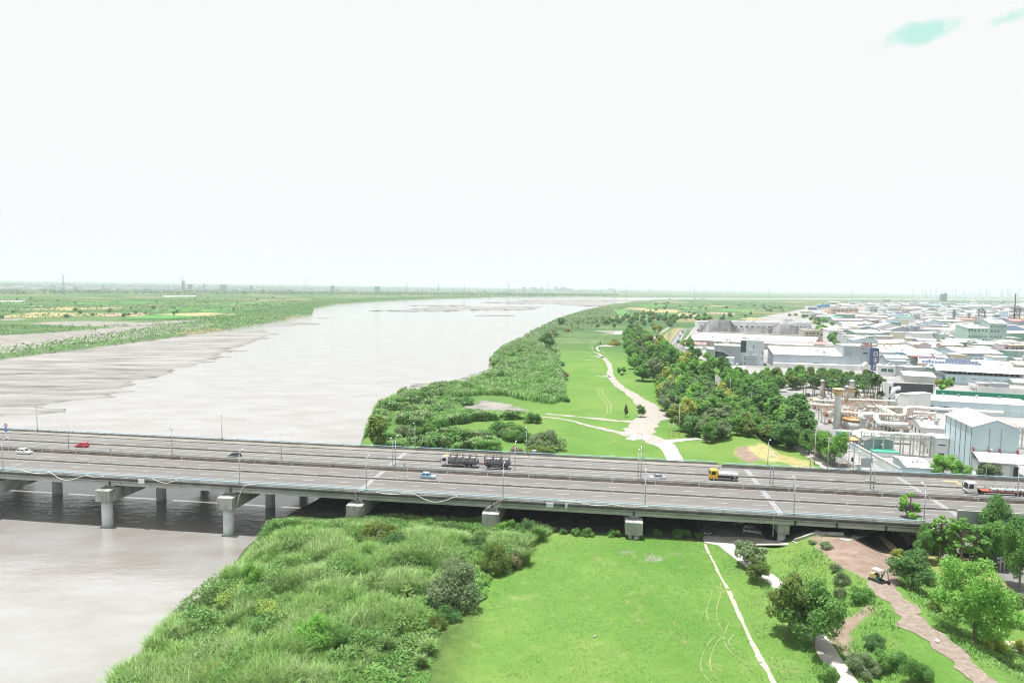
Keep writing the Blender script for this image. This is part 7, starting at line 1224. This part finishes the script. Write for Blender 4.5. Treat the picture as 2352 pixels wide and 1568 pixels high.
# roadside poles, lights and wires
pole_m = M('concrete utility pole', (.34, .33, .31), .9); wire = M('dark green wire', (.06, .12, .10), .7)
def upole(label, cr, b_, yt, cross=True, name='utility_pole', stripe=False):
    p = gp(*C(cr, *b_)); h = ztop(p, C(cr, b_[0], yt)[1])-p[2]; r = thing(name, label, 'utility pole', p, .4, 'utility poles'); MB().tube([(0, 0, -.2), (0, 0, h)], [.2, .13], 8).build('pole', pole_m, r, True)
    if cross: m = MB(); [m.box(-1.2, 1.2, -.07, .07, h-z, h-z+.14) for z in (.5, 1.4)]; [m.box(x-.06, x+.06, -.06, .06, h-z, h-z+.35) for z in (.4, 1.3) for x in (-1.1, -.5, .5, 1.1)]; m.build('crossarm', steel, r)
    if stripe: m = MB(); [m.tube([(0, 0, .2+k*.5), (0, 0, .45+k*.5)], .23, 8) for k in range(4)]; m.build('stripe', yelp, r)
    return p+np.array([0, 0, h-.4])
T = []
for k, (cr, b_, yt, cx_, lb) in enumerate([('c5', (268, 745), 50, True, 'tall utility pole on the verge before the roadside trees'), ('c5', (515, 835), 225, True, 'utility pole with double crossarms before the last roadside tree'), ('c5', (188, 800), 530, False, 'short pole without arms on the dry grass slope'), ('c5', (722, 850), 600, False, 'short bare pole beside the road at the bridge rail'), ('c6', (905, 1130), 870, True, 'utility pole with transformer beside the tall blue hall'), ('c6', (330, 1290), 1075, False, 'leaning bare pole before the low white shed'), ('c4', (175, 760), 415, True, 'utility pole before the dark grey screen wall, left'), ('c4', (470, 830), 540, True, 'utility pole at the right end of the dark screen wall')]):
    upole(lb, cr, b_, yt, cx_)
for k, (x, y, yt, lb) in enumerate([(1440, 245, 108, 'short slim pole at the dirt junction, left of three'), (1480, 245, 108, 'short slim pole at the dirt junction, middle of three'), (1533, 242, -60, 'tall twin pole at the dirt junction with striped base')]): upole(lb, 'r3', (x, y), yt, False, stripe=True)
GT = []
for k, (x, y, yt) in enumerate([(600, 935, 740), (700, 960, 800), (800, 1040, 850), (905, 1190, 925), (1022, 1180, 1000), (1188, 1390, 1100), (1410, 1400, 1225), (1600, 1450, 1290), (1830, 1600, 1390)]):
    GT.append(upole(f'{ORD[k]} utility pole from the far end of the line through the grove', 'd1', (x, y), yt, True))
m = MB()
for a, b in zip(GT, GT[1:]):
    for dx in (-.9, 0, .9): P_ = [a+(b-a)*f+np.array([dx, 0, -1.2*4*f*(1-f)]) for f in np.linspace(0, 1, 9)]; m.tube([q-GT[0] for q in P_], .035, 3)
tag(m.build('power_line', wire, None, False, GT[0]), 'thin wires sagging between the poles through the grove', 'power line')
for k in range(9):
    b_ = C('d1', 60+k*16, 470-k*28); p = at(*b_, ZG); o_ = thing('utility_pole', None, 'utility pole', p); MB().tube([(0, 0, 0), (0, 0, 11)], .22, 6).build('pole', pole_m, o_); MB().box(-1.3, 1.3, -.1, .1, 10.2, 10.4).build('crossarm', pole_m, o_); pend(o_, 'utility pole', 'on the verge left of the estate road', 'utility pole', 'utility poles')
p = at(*C('c5', 905, 870), ZG); r = thing('traffic_light', 'tall lamp pole carrying a black traffic light beyond the far rail', 'traffic light', p); MB().tube([(0, 0, 0), (0, 0, 11.5), (.3, 0, 12.4), (2.2, 0, 12.8)], .12, 8).build('pole', lampm, r); MB().cb((1.2, 0, 4.2), (.45, .4, 1.5)).build('signal_head', signk, r); MB().cb((2.6, 0, 12.8), (.8, .3, .2)).build('lamp_head', headm, r)
s_, t_ = st(*C('c5', 1052, 905), 13.6); r = thing('sign_gantry', 'grey pole with round prohibition disc and twin lamps at the far rail', 'road sign', bw(s_, 44.9, 13.), BA); MB().tube([(0, 0, 0), (0, 0, 8.6)], .16, 8).build('pole', lampm, r); m = MB(); disc(m, .55, 8.9, -.03, .03); m.build('disc_rim', signb, r); m = MB(); disc(m, .4, 8.9, -.05, -.031); m.build('disc_face', signw, r); m = MB(); m.tube([(-2, 0, 6.6), (2, 0, 6.7)], .06, 6); m.cb((-1.2, 0, 6.8), (1.3, .6, .5)); m.cb((1.6, 0, 6.75), (1.2, .4, .2)); m.build('lamp_arm', headm, r); MB().box(-1.7, 1.7, -.6, .6, -.05, 1.).build('footing', conc, r)
s_, t_ = st(*C('c5', 1310, 1075), 13.2); r = thing('sign_board', 'back of a dark grey sign board on a pole beside the lane divider', 'road sign', bw(s_, 34.3, 13.), BA); MB().tube([(0, 0, .8), (0, 0, 9.5)], .17, 8).build('pole', pole_m, r); MB().box(-2.8, .3, -.15, -.05, 4.6, 7.2).build('board', M('grey sign back', (.22, .26, .29), .6), r); MB().box(-1.3, 1.3, -.5, .5, 0, .8).build('footing', conc, r); m = MB(); m.tube([(0, 0, 8.2), (-3.4, 0, 8.0)], .07, 6); m.tube([(0, 0, 7.5), (-3.2, 0, 6.8)], .06, 6); m.build('bracket', steel, r)
MB_ = thing('cabinet', 'white equipment cabinet at the far bridge rail', 'cabinet', bw(st(*C('c5', 1150, 900), 13.8)[0], 45.2, 13.), BA); MB().box(-.8, .8, -.5, .5, 0, 2.6).build('body', WH, MB_); MB().box(-.9, .9, -.6, .6, 2.6, 2.75).build('lid', LG, MB_)
for k, (x, y) in enumerate([(1700, 765), (1715, 770), (1690, 772), (1722, 775)]):
    p = at(*C('c6', 1060+k*65, 1285+8*k), ZG); b_ = MB(); q_ = random.Random(k); b_.lathe([(.3, 0), (1.1, .2), (1.25, 1.), (.9, 1.7), (.2, 1.9)], n=10); pend(b_.build('bulk_bag', WH, None, True, p), 'white bulk bag', 'in the heap beside the tall blue hall', 'bulk bag', 'white bulk bags')
# excavator, stairs, steps, boulders on the embankment
def excavator():
    p = gp(2013, 1334); r = thing('excavator', 'small yellow and green tracked excavator with white canopy on the bare soil', 'excavator', p, R(-62)); r.scale = (.85,)*3; g_ = M('excavator green', (.03, .20, .13), .5); y_ = M('excavator cream', (.50, .40, .17), .5)
    for s in (-1, 1): m = MB(); m.prism([(-1.5, .15), (-1.3, 0), (1.3, 0), (1.5, .15), (1.5, .5), (1.3, .62), (-1.3, .62), (-1.5, .5)], s*.85-.22, s*.85+.22); m.build('track', chass, r)
    MB().box(-.7, .7, -.62, .62, .3, .7).build('undercarriage', chass, r); MB().box(-1.25, .3, -.75, .75, .75, 1.65).build('engine_cover', y_, r); MB().box(.3, 1., -.7, .1, .75, 1.2).build('footwell', g_, r); MB().box(-.2, .3, -.55, .05, 1.1, 2.0).build('seat', chass, r)
    m = MB(); [m.tube([(x, y, 1.), (x, y, 2.85)], .05, 5) for x, y in ((-.5, -.7), (-.5, .5), (.95, -.7), (.95, .3))]; m.build('canopy_post', chass, r); MB().box(-.8, 1.15, -.85, .65, 2.85, 2.98).build('canopy', WH, r)
    MB().tube([(.9, .45, 1.), (1.6, .45, 2.9), (2.3, .45, 3.1)], [.2, .16, .13], 6).build('boom', g_, r); MB().tube([(2.3, .45, 3.1), (2.6, .45, 1.2)], .11, 6).build('dipper', g_, r); MB().prism([(2.4, .35), (3., .3), (3.05, .8), (2.7, 1.2), (2.45, 1.)], .15, .75).build('bucket', chass, r); MB().box(1.75, 1.9, -1., 1., .1, .6).build('blade', chass, r)
excavator()
def stairs():
    s, t = 98.5, -1.2; p = bw(s, t, 0); r = thing('bridge_stairs', 'grey steel stairs with railings descending from the bridge end', 'stairs', p, BA); z0 = 12.9; n = 12
    for fl, (x0, x1, y, za, zb) in enumerate(((0, 6.5, -.8, z0, 9.9), (6.5, 1., -2.5, 9.9, 6.6))):
        m = MB(); [m.box(x0+(x1-x0)*k/n-.2, x0+(x1-x0)*k/n+.2, y-.7, y+.7, za+(zb-za)*k/n-.06, za+(zb-za)*k/n) for k in range(n+1)]; m.build('tread', concm, r); m = MB()
        for yy in (y-.75, y+.75):
            m.tube([(x0, yy, za-.2), (x1, yy, zb-.2)], .12, 4)
            for hh_ in (.55, 1.05): m.tube([(x0, yy, za+hh_), (x1, yy, zb+hh_)], .06, 5)
            [m.tube([(x0+(x1-x0)*k/6, yy, za+(zb-za)*k/6), (x0+(x1-x0)*k/6, yy, za+(zb-za)*k/6+1.05)], .045, 4) for k in range(7)]
        m.build('handrail', steel, r)
    MB().box(6.5, 8.2, -3.3, -.1, 9.75, 9.9).build('landing', concm, r); MB().tube([(7.5, -1.7, 5.8), (7.5, -1.7, 9.75)], .2, 8).build('post', conc, r)
stairs()
p = gp(2049, 1228); r = thing('utility_pole', 'leaning grey pole at the left of the bridge stairs', 'utility pole', p, 0, 'utility poles'); MB().tube([(0, 0, -.3), (.7, .1, 7.8)], [.17, .13], 8).build('pole', pole_m, r)
def kerbwall(name, label, pts, h, w, mt):
    P_ = [gp(*q) for q in pts]; m = MB()
    for a, b in zip(P_, P_[1:]):
        d = (b-a)[:2]; d = d/np.hypot(*d); n = np.array([-d[1], d[0]])*w/2; q = [a[:2]-n, b[:2]-n, b[:2]+n, a[:2]+n]; z = [a[2], b[2], b[2], a[2]]
        m.add([(*q[k], z[k]-.3) for k in range(4)]+[(*q[k], z[k]+h) for k in range(4)], [(3, 2, 1, 0), (4, 5, 6, 7), (0, 1, 5, 4), (1, 2, 6, 5), (2, 3, 7, 6), (3, 0, 4, 7)])
    tag(m.build(name, mt), label, name.replace('_', ' '))
kerbwall('retaining_wall', 'low concrete retaining wall along the top left of the bare soil', CL('r4', [(240, 1210), (330, 1180), (430, 1148), (520, 1145), (690, 1152)]), .7, .5, conc); kerbwall('concrete_ramp', 'flat grey concrete strip slanting above the bare soil', CL('r4', [(690, 1200), (780, 1165), (870, 1135)]), .15, 2.2, conc)
st2 = thing('embankment_steps', 'flight of concrete steps at the left edge of the bare soil', 'steps', gp(*C('r4', 250, 1222)), .35); [MB().box(k*1.1, k*1.1+1.05, -1.1, 1.1, -.3, .2+k*.3).build('step', concm, st2) for k in range(7)]
p = gp(*C('r4', 1905, 1440)); r = thing('electrical_cabinet', 'green grey electrical cabinet under the slim trees', 'cabinet', p, .3); MB().box(-.6, .6, -.5, .5, 0, 2.2).build('body', M('cabinet green grey', (.22, .34, .34), .5), r); MB().box(-.7, .7, -.6, .6, 2.2, 2.32).build('lid', LG, r)
p = gp(*C('n4', 1098, 1196)); tag(MB().lathe([(.34, 0), (.36, .25), (.3, .42), (.05, .46)], n=12).build('rubble_drum', WH, None, True, p+np.array([0, 0, .1])), 'small white drum lying on the soil track', 'drum')
p = gp(*C('n2', 2195, 1142)); tag(MB().lathe([(.25, -.1), (.32, .15), (.18, .36), (.02, .4)], n=7).build('stone', capc, None, False, p), 'single pale stone lying on the lawn', 'stone')
for k, (cr, x, y) in enumerate([('r4', 2130, 1490), ('r4', 2165, 1480)]): upole(['dark utility pole with wires at the lower road, left', 'dark utility pole at the lower road, right'][k], cr, (x, y), 1340+k*40, k == 0)
# ------------------------------------------------------------------ far estate roofs, towns in the haze, pylons, fields
uni = {}
def ubox(rm, wl, gable):
    k = (rm.name, wl.name, gable)
    if k not in uni:
        if gable: w_ = yz(MB(), [(0, 0), (1, 0), (1, .72), (.5, .98), (0, .72)], -.5, .5).mesh('wall', wl); q = [(-.04, .715), (.5, 1.0), (1.04, .715)]; r_ = yz(MB(), q+[(a, b+.05) for a, b in q[::-1]], -.52, .52).mesh('roof', rm)
        else: w_ = MB().box(-.5, .5, 0, 1, 0, .95).mesh('wall', wl); r_ = MB().box(-.52, .52, -.02, 1.02, .951, 1.).mesh('roof', rm)
        uni[k] = (w_, r_)
    return uni[k]
def unit(name, pos, L, D, h, rz, rm, wl, gable):
    w_, r_ = ubox(rm, wl, gable); r = ob(name, None, None, pos, rz); r.scale = (L, D, h); ob('wall', w_, r); ob('roof', r_, r); return r
fq = random.Random(21); RNG = np.random.default_rng(8)
boxes = [(((a+b)/2)[:2]+np.array([-math.sin(rz), math.cos(rz)])*D/2, max(D, float(np.hypot(*(b-a)[:2])))/2) for a, b, D, rz in BLD]
RM = [(RW, 'white roofed', 8), (RC, 'cream roofed', 5), (RG, 'grey roofed', 4), (RPB, 'pale blue roofed', 3), (RO, 'peach roofed', 2), (RR, 'red roofed', 1), (RB_, 'blue roofed', 1), (RGR, 'green roofed', .4)]
WL = [WH, LG, PB, GB, CRM, SAGE, MAUVE, GRN, GB, TAN, BROWN]
def estate(poly, n, sz, hh, place, group, gap=1.15, town=False, z=ZG):
    W_ = np.array(px2w(poly, z)); lo, hi = W_.min(0), W_.max(0); got = 0; tr = 0
    while got < n and tr < n*60:
        tr += 1
        py = RNG.uniform(min(q[1] for q in poly), max(q[1] for q in poly)); px = RNG.uniform(min(q[0] for q in poly), max(q[0] for q in poly)); p = at(px, py, z)[:2]
        if not inside(p[None], W_)[0]: continue
        L = fq.uniform(*sz); D = L*fq.uniform(.5, 1.1)
        if any(np.hypot(*(p-c)) < (r_+max(L, D)*.5)*gap*.8 for c, r_ in boxes): continue
        rm, ad, _ = fq.choices(RM, [x[2] for x in RM])[0]; wl = fq.choice(WL); g = fq.random() < .6 and not town; h = fq.uniform(*hh); 
        r = unit('warehouse' if not town else 'house', (p[0], p[1], z+.1), L, D, h, R(-8+fq.choice([0, 0, 0, 90])+fq.uniform(-2, 2)), rm, wl, g); boxes.append((p, max(L, D)*.5)); got += 1
        if town: tag(r, f'{ad} {"house" if town else "shed"} {place}', 'house', f'{ad} {group}')
        else: pend(r, f'{ad} shed', place, 'warehouse', group)
estate([(1990, 790), (2420, 830), (2420, 905), (2240, 890), (2060, 850)], 34, (9, 22), (4.5, 9), 'in the near estate rows', 'sheds of the near estate', 1.)
estate([(1880, 745), (2420, 760), (2420, 830), (2000, 800), (1890, 780)], 46, (12, 28), (5, 10), 'in the middle estate rows', 'sheds of the middle estate', 1.)
estate([(1860, 714), (2420, 716), (2420, 760), (1900, 745)], 70, (16, 44), (6, 12), 'in the far estate rows', 'sheds of the far estate', 1.)
estate([(1905, 697), (2050, 690), (2500, 692), (2500, 716), (1860, 714)], 100, (18, 60), (7, 13), 'in the hazy estate beyond', 'sheds of the hazy estate', .95)
estate([(-60, 651.5), (300, 653.5), (700, 660), (1150, 667), (1150, 671.5), (700, 669), (350, 666), (-60, 667)], 205, (18, 46), (6, 15), 'in the hazy town beyond the far bank', 'houses of the far bank town', .55, True, 2.4)
estate([(1150, 665), (1750, 669), (1750, 673), (1150, 671)], 60, (30, 90), (8, 22), 'in the faint town along the horizon', 'houses of the horizon town', .5, True, 2.4)
# the mass of the far town's smaller roofs, trees between them
def boxmass(name, label, cat, poly, n, sz, hh, mats, z):
    W_ = poly; P_ = []; m = MB(); q = random.Random(2); tr = 0
    xs = [a for a, b in W_]; ys_ = [b for a, b in W_]
    for _ in range(n):
        px, py = q.uniform(min(xs), max(xs)), q.uniform(min(ys_), max(ys_))
        if not inside(np.array([[px, py]]), np.array(W_))[0]: continue
        p = at(px, py, z); L, D, h = q.uniform(*sz), q.uniform(*sz), q.uniform(*hh); m.mi = q.randrange(len(mats)); m.box(p[0]-L/2, p[0]+L/2, p[1]-D/2, p[1]+D/2, z-.2, z+h)
    tag(m.build(name, mats), label, cat, kind='stuff')
boxmass('distant_town', 'countless tiny pale roofs of the town beyond the far bank', 'town', [(-60, 648), (300, 651), (700, 657), (1150, 664), (1700, 669), (1700, 673.5), (1150, 672), (700, 669.5), (300, 667), (-60, 667.5)], 3600, (16, 46), (6, 15), [WH, RW, LG, RW, RW, WH, RPB, GB], 2.4)
boxmass('distant_estate', 'countless tiny pale roofs at the far edge of the industrial estate', 'estate', [(1900, 698), (2050, 692), (2420, 693), (2420, 740), (1880, 730)], 900, (10, 26), (4, 8), [WH, RW, LG, RC, GB, RPB], ZG)
def treemass(name, label, poly, n, size, hgt, mat, z=2.4, asp=.6, thr=.42):
    c = scatter([poly], n, z); nse = fbm(c[:, 0]/60, c[:, 1]/60, 17, 4); c = c[(nse > thr) & (sdist(c[:, :2], RIV) > -1)]; c[:, 2] += NP.uniform(.2, 1, len(c))**.7*hgt*(.5+NP.uniform(0, .8, len(c))); V, F = cards(c, NP.normal(size=c.shape)+[0, 0, .7], size*NP.uniform(.6, 1.3, len(c)), asp); return tag(ob(name, npmesh(name, V, F, mat)), label, None, kind='stuff')
fl = M('distant foliage', (.075, .165, .07), .7, (.13, .22, .10), .02, rand=.4, world=True, trans=.25); fl2 = M('riverside foliage', (.10, .22, .065), .7, (.165, .285, .105), .03, rand=.4, world=True, trans=.25)
treemass('far_wood', 'hazy tree belt in front of the far bank town', [(-60, 669), (350, 669), (700, 671), (1160, 674), (1420, 677), (1420, 681), (1130, 681), (900, 679), (600, 678), (300, 676), (-60, 677)], 34000, 4.5, 9, fl)
treemass('far_wood', 'faint wood along the horizon behind the town', [(-60, 643.5), (700, 655), (1700, 669), (2350, 681), (2350, 684), (1700, 673), (700, 664), (-60, 654)], 42000, 11, 14, fl)
treemass('riverside_scrub', 'bright scrub belt along the far bank above the sandbar', [(30, 821), (230, 796), (480, 764), (530, 755), (650, 735), (716, 721), (722, 708), (770, 698.5), (850, 692), (1000, 685.5), (1130, 682.5), (1130, 681), (900, 684), (760, 688), (690, 698), (600, 716), (480, 737), (380, 750), (230, 774), (60, 799), (-60, 812), (-60, 834)], 260000, 1.2, 3.4, fl2, 1.2, thr=.2)
treemass('riverside_scrub', 'patchy scrub on the sandy ground behind the far bank', [(-20, 748), (150, 749), (330, 742), (470, 727), (640, 705), (760, 690), (600, 716), (500, 742), (380, 747), (250, 758), (100, 765), (-20, 770)], 40000, 1.2, 3., fl2)
treemass('hedges', 'irregular hedges and weeds between the far bank fields', [(-60, 690), (300, 690), (700, 684), (760, 690), (520, 716), (300, 726), (-60, 735)], 42000, 1.6, 2.6, fl2)
treemass('hedges', 'irregular hedges between the farm fields right of the river', [(1430, 705), (1500, 695), (1760, 693), (1850, 697), (1830, 716), (1700, 735), (1560, 726), (1440, 722)], 9000, 1.6, 3, fl, z=6)
treemass('riverside_scrub', 'narrow scrub belt along the right bank toward the far bend', [(1395, 706), (1440, 698), (1480, 694), (1500, 697), (1450, 707), (1400, 718), (1350, 728), (1330, 722)], 14000, 1.4, 4, fl2, z=5)
treemass('far_wood', 'tree belt between the farm fields and the hazy estate', [(1830, 706), (1860, 700), (2000, 690), (2352, 690), (2352, 694), (2000, 694), (1880, 706)], 16000, 3., 8, fl, z=6)
def scat_trees(poly, n, hr, wr, place, group, kinds, z):
    W_ = np.array(px2w(poly, z)); k = 0
    while k < n:
        px = RNG.uniform(min(q[0] for q in poly), max(q[0] for q in poly)); py = RNG.uniform(min(q[1] for q in poly), max(q[1] for q in poly)); p = at(px, py, z)
        if not inside(p[None, :2], W_)[0]: continue
        k += 1; cm, tm = SH['far'][k % 3]; leaf = fq.choice(kinds); o = ob('tree', None, None, (p[0], p[1], H1(p[0], p[1]))); w_ = fq.uniform(*wr); o.scale = (w_/7.6, w_/7.6, fq.uniform(*hr)/6.3); o.rotation_euler = (0, 0, k)
        c = ob('crown', cm, o); c.material_slots[0].link = 'OBJECT'; c.material_slots[0].material = LM[leaf]; ob('trunk', tm, o); pend(o, f'{ADJ[leaf]} tree', place, 'tree', group)
scat_trees([(0, 684), (600, 682), (700, 686), (480, 725), (0, 735)], 34, (4, 9), (6, 14), 'scattered in the far bank fields', 'trees of the far bank fields', ['dark', 'mid', 'blue'], 2.4)
scat_trees([(1500, 694), (1850, 694), (1820, 716), (1690, 734), (1500, 720)], 40, (5, 11), (7, 15), 'scattered in the fields right of the river', 'trees of the farm fields', ['dark', 'mid', 'blue'], 6)
scat_trees([(1830, 718), (1880, 735), (1890, 760), (1850, 745), (1800, 722)], 16, (6, 10), (9, 14), 'along the estate road bend', 'trees of the estate', ['mid', 'dark', 'yellow'], 6)
scat_trees([(1865, 742), (1912, 735), (1916, 762), (1880, 768)], 14, (8, 12), (10, 15), 'in the clump behind the clock tower', 'trees of the estate', ['mid', 'bright'], 6)
scat_trees([(1890, 770), (1925, 775), (1930, 795), (1895, 790)], 9, (6, 9), (8, 12), 'between the clock tower and the grey factory', 'trees of the estate', ['mid', 'dark'], 6)
scat_trees([(2150, 885), (2190, 882), (2192, 898), (2150, 900)], 5, (4, 6), (5, 7), 'before the office with the red emblem', 'trees of the estate', ['bright', 'yellow'], 6)
scat_trees([(1950, 800), (2330, 850), (2330, 900), (2000, 850)], 10, (4, 6), (5, 8), 'in gaps between the estate halls', 'trees of the estate', ['mid', 'dark'], 6)
# fields as real sheets
fcol = [M('young rice', (.045, .17, .022), .9, (.06, .19, .03), .05, world=True), M('grass field', (.085, .19, .035), .9, (.10, .2, .05), .03, world=True), M('ploughed soil', (.235, .17, .125), .95, (.28, .21, .15), .05, world=True), M('stubble', (.33, .25, .14), .95, (.22, .22, .09), .04, world=True), M('pale polytunnel', (.62, .64, .62), .6), M('dark crop', (.03, .11, .022), .9, (.045, .13, .03), .05, world=True)]
for k, (q, c_) in enumerate([([(0, 725), (90, 717), (300, 719), (160, 728), (0, 731)], 3), ([(290, 727), (470, 716), (580, 717), (520, 726)], 5), ([(210, 727), (260, 719), (345, 718), (330, 727), (240, 727.5)], 2), ([(270, 733), (330, 725), (440, 722), (470, 729), (400, 731)], 0), ([(335, 715), (420, 707), (600, 709), (470, 716)], 0), ([(350, 722), (470, 718), (560, 722), (480, 727)], 3), ([(0, 691), (58, 690.5), (50, 693), (0, 694)], 4), ([(40, 703), (100, 702.5), (95, 703.6), (40, 704)], 4), ([(375, 680), (450, 679.5), (450, 681), (375, 681.5)], 4), ([(30, 712), (160, 705), (300, 707), (160, 713)], 3), ([(100, 697), (300, 692), (420, 695), (250, 701)], 0), ([(430, 700), (600, 692), (680, 694), (520, 702)], 1), ([(0, 699), (60, 697), (90, 699), (20, 702)], 0), ([(520, 690), (690, 686), (740, 688), (600, 692)], 2)]):
    patch('farm_field', q, fcol[c_], z=2.4, off=.35+.01*k)
for k, (cr, q, c_) in enumerate([('e3', [(840, 505), (1020, 515), (1020, 495), (870, 492)], 2), ('e3', [(1080, 475), (1370, 520), (1700, 500), (1500, 460), (1260, 470)], 5), ('e3', [(1260, 458), (1500, 462), (1560, 440), (1420, 428), (1280, 430)], 3), ('e3', [(1020, 425), (1280, 455), (1250, 420), (1100, 412)], 3), ('e3', [(900, 480), (1090, 472), (1040, 440), (960, 440)], 0), ('e3', [(1480, 490), (1720, 500), (1740, 475), (1560, 460)], 3), ('e3', [(1800, 405), (1960, 400), (1980, 395), (1830, 395)], 3), ('e3', [(1850, 440), (2200, 452), (2250, 435), (1950, 425)], 0), ('e3', [(2070, 520), (2230, 530), (2352, 525), (2200, 505)], 3), ('e3', [(1060, 400), (1300, 410), (1500, 395), (1250, 385)], 0), ('e3', [(1500, 420), (1800, 432), (1900, 420), (1650, 408)], 1), ('e3', [(1760, 470), (2040, 482), (2060, 465), (1830, 455)], 2)]):
    patch('farm_field', CL(cr, q), fcol[c_], z=6., off=.16+.01*k)
# pylons
pym = M('pylon steel', (.24, .27, .29), .6)
def pylon_mesh(kind):
    m = MB()
    lattice(m, 3.6, 1.1, 0, 36, 6, .13); lattice(m, 1.1, .6, 36, 54, 4, .11)
    for z, w_ in ((40, 7), (46, 6), (52, 5)):
        for s in (-1, 1): m.tube([(0, 0, z), (s*w_, 0, z+.6)], .14, 4); m.tube([(0, 0, z+2.2), (s*w_, 0, z+.7)], .18, 4); m.tube([(s*w_, 0, z+.6), (s*w_, 0, z-2)], .14, 4)
    return m.mesh('lattice', pym)
PYM = pylon_mesh(0); pfm = MB().box(-6, 6, -4, 4, -8, 0).mesh('footing', conc)
for k, (x, yb, yt, ft, lb) in enumerate([(146.5, 678, 631, 0, 'tallest pylon at the left above the far bank town'), (419.5, 680, 635, 0, 'pylon beside the tall town block, second from left'), (702, 681, 641, 0, 'pylon rising right of the blue roofed sheds'), (933, 681, 650, 0, 'pylon over the far bank, centre left'), (1007, 681, 651, 0, 'pylon over the far bank just right of the centre left one'), (1066, 680, 653, 0, 'pylon before the far wooded knoll, left'), (1167, 682, 650, 0, 'pylon right of the far wooded knoll'), (1259, 678, 650, 0, 'thin pylon where the river bends away'), (1290, 677, 656, 0, 'shorter pylon just right of the thin one at the bend'), (1380, 681, 659, 1, 'pylon on a concrete pier in the far river, left'), (1411, 683, 662, 1, 'pylon on a concrete pier in the far river, second'), (1439, 679, 656, 1, 'tall pylon beyond the far river, third of the row'), (1538, 685, 666, 1, 'pylon on a wide footing on the far gravel'), (1595, 684, 657, 1, 'pylon on a double footing on the far gravel'), (1615, 685, 669, 1, 'short pylon on the far gravel, right of the double footing'), (1671, 679, 667, 0, 'faint short pylon beyond the far gravel'), (1708, 683, 670, 0, 'faint pylon at the edge of the farm fields'), (1766, 686, 661, 0, 'faint tall pylon behind the farm fields, left'), (1822, 685, 673, 0, 'faint small pylon behind the farm fields'), (1860, 686, 667, 0, 'pylon behind the farm fields, right'), (1957, 688, 664, 0, 'pale tall pylon above the hazy estate'), (2024, 686, 670, 0, 'pylon above the far river strip, left'), (2033, 688, 675, 0, 'smaller pylon just right of the far river strip one'), (2125, 690, 669, 0, 'pale pylon left of the twin towers')]):
    p = at(x, yb, 3.); h = ztop(p, yt)-3; r = thing('pylon', lb, 'pylon', p, .3, 'power pylons on the plain'); o = ob('lattice', PYM, r); o.scale = (h/54,)*3
    if ft: f = ob('footing', pfm, r, (0, 0, -.05)); f.scale = (1.6, 1.6, 1.2)
# big blocks in the far town and hazy refinery on the horizon
for x0, x1, yb, yt, lb in [(415, 426, 667, 645, 'tall slab block beside the second pylon in the far bank town'), (427, 444, 667, 653, 'broad dark block right of the tall slab in the town'), (466, 471, 668, 652, 'small tower block alone in the town'), (500, 524, 668, 654, 'wide grey block in the right part of the town'), (573, 580, 669, 656, 'dark tower at the right end of the town'), (758, 768, 672, 656, 'square grey silo block beyond the far bank'), (859, 872, 674, 658, 'grey green stepped silo block beyond the far bank')]:
    a = at(x0, yb, 2.4); b = at(x1, yb, 2.4); h = ztop(a, yt)-2.4; unit('tower_block', (*((a+b)/2)[:2], 2.4), float(b[0]-a[0]), float(b[0]-a[0])*.8, h, 0, RG, GB, False)
    o = [q for q in bpy.data.objects if q.name.startswith('tower_block') and 'label' not in q and q.type == 'EMPTY'][0]; tag(o, lb, 'tower block', 'tall blocks of the far bank town')
hz = M('pale far steel', (.55, .6, .6), .7)
for k in range(34):
    px = RNG.uniform(2085, 2352) if k < 26 else RNG.uniform(2180, 2352); p = at(px, 687, 4.); h = ztop(p, RNG.uniform(657, 671) if k % 3 else RNG.uniform(666, 674))-4; r = MB().tube([(0, 0, 0), (0, 0, h)], [fq.uniform(5, 11), fq.uniform(3, 6)], 8).build('far_chimney', hz, None, False, (p[0], p[1], 4)); pend(r, 'faint chimney', 'on the hazy refinery skyline at the right', 'chimney', 'refinery skyline')
p = at(650, 661, 2.4); h = ztop(p, 639)-2.4; r = MB().tube([(0, 0, 0), (0, 0, h)], [6, 4], 8).build('far_chimney', hz, None, False, p); tag(r, 'single faint chimney on the horizon left of the river', 'chimney')
for k in range(16):
    px = RNG.uniform(1200, 1720); p = at(px, 669.5, 2.4); h = ztop(p, 669.5-RNG.uniform(5, 11))-2.4; r = unit('high_rise', (p[0], p[1], 2.4), fq.uniform(40, 110), 60, h, 0, RW, LG, False); pend(r, 'faint high rise', 'on the hazy city skyline over the river', 'high rise', 'city skyline')
# ------------------------------------------------------------------ air: pale haze round the whole place
hm = bpy.data.materials.new('haze'); hm.use_nodes = True; t = hm.node_tree; t.nodes.clear(); o_ = nd(t, 'ShaderNodeOutputMaterial'); pv = nd(t, 'ShaderNodeVolumePrincipled')
pv.inputs['Color'].default_value = (.84, .99, 1, 1); pv.inputs['Density'].default_value = 7.5e-5; pv.inputs['Anisotropy'].default_value = 0.; t.links.new(pv.outputs[0], o_.inputs['Volume'])
tag(MB().box(-40000, 40000, -900, 62000, -4, 175).build('haze', hm), None, None, kind='stuff')
flush_labels()
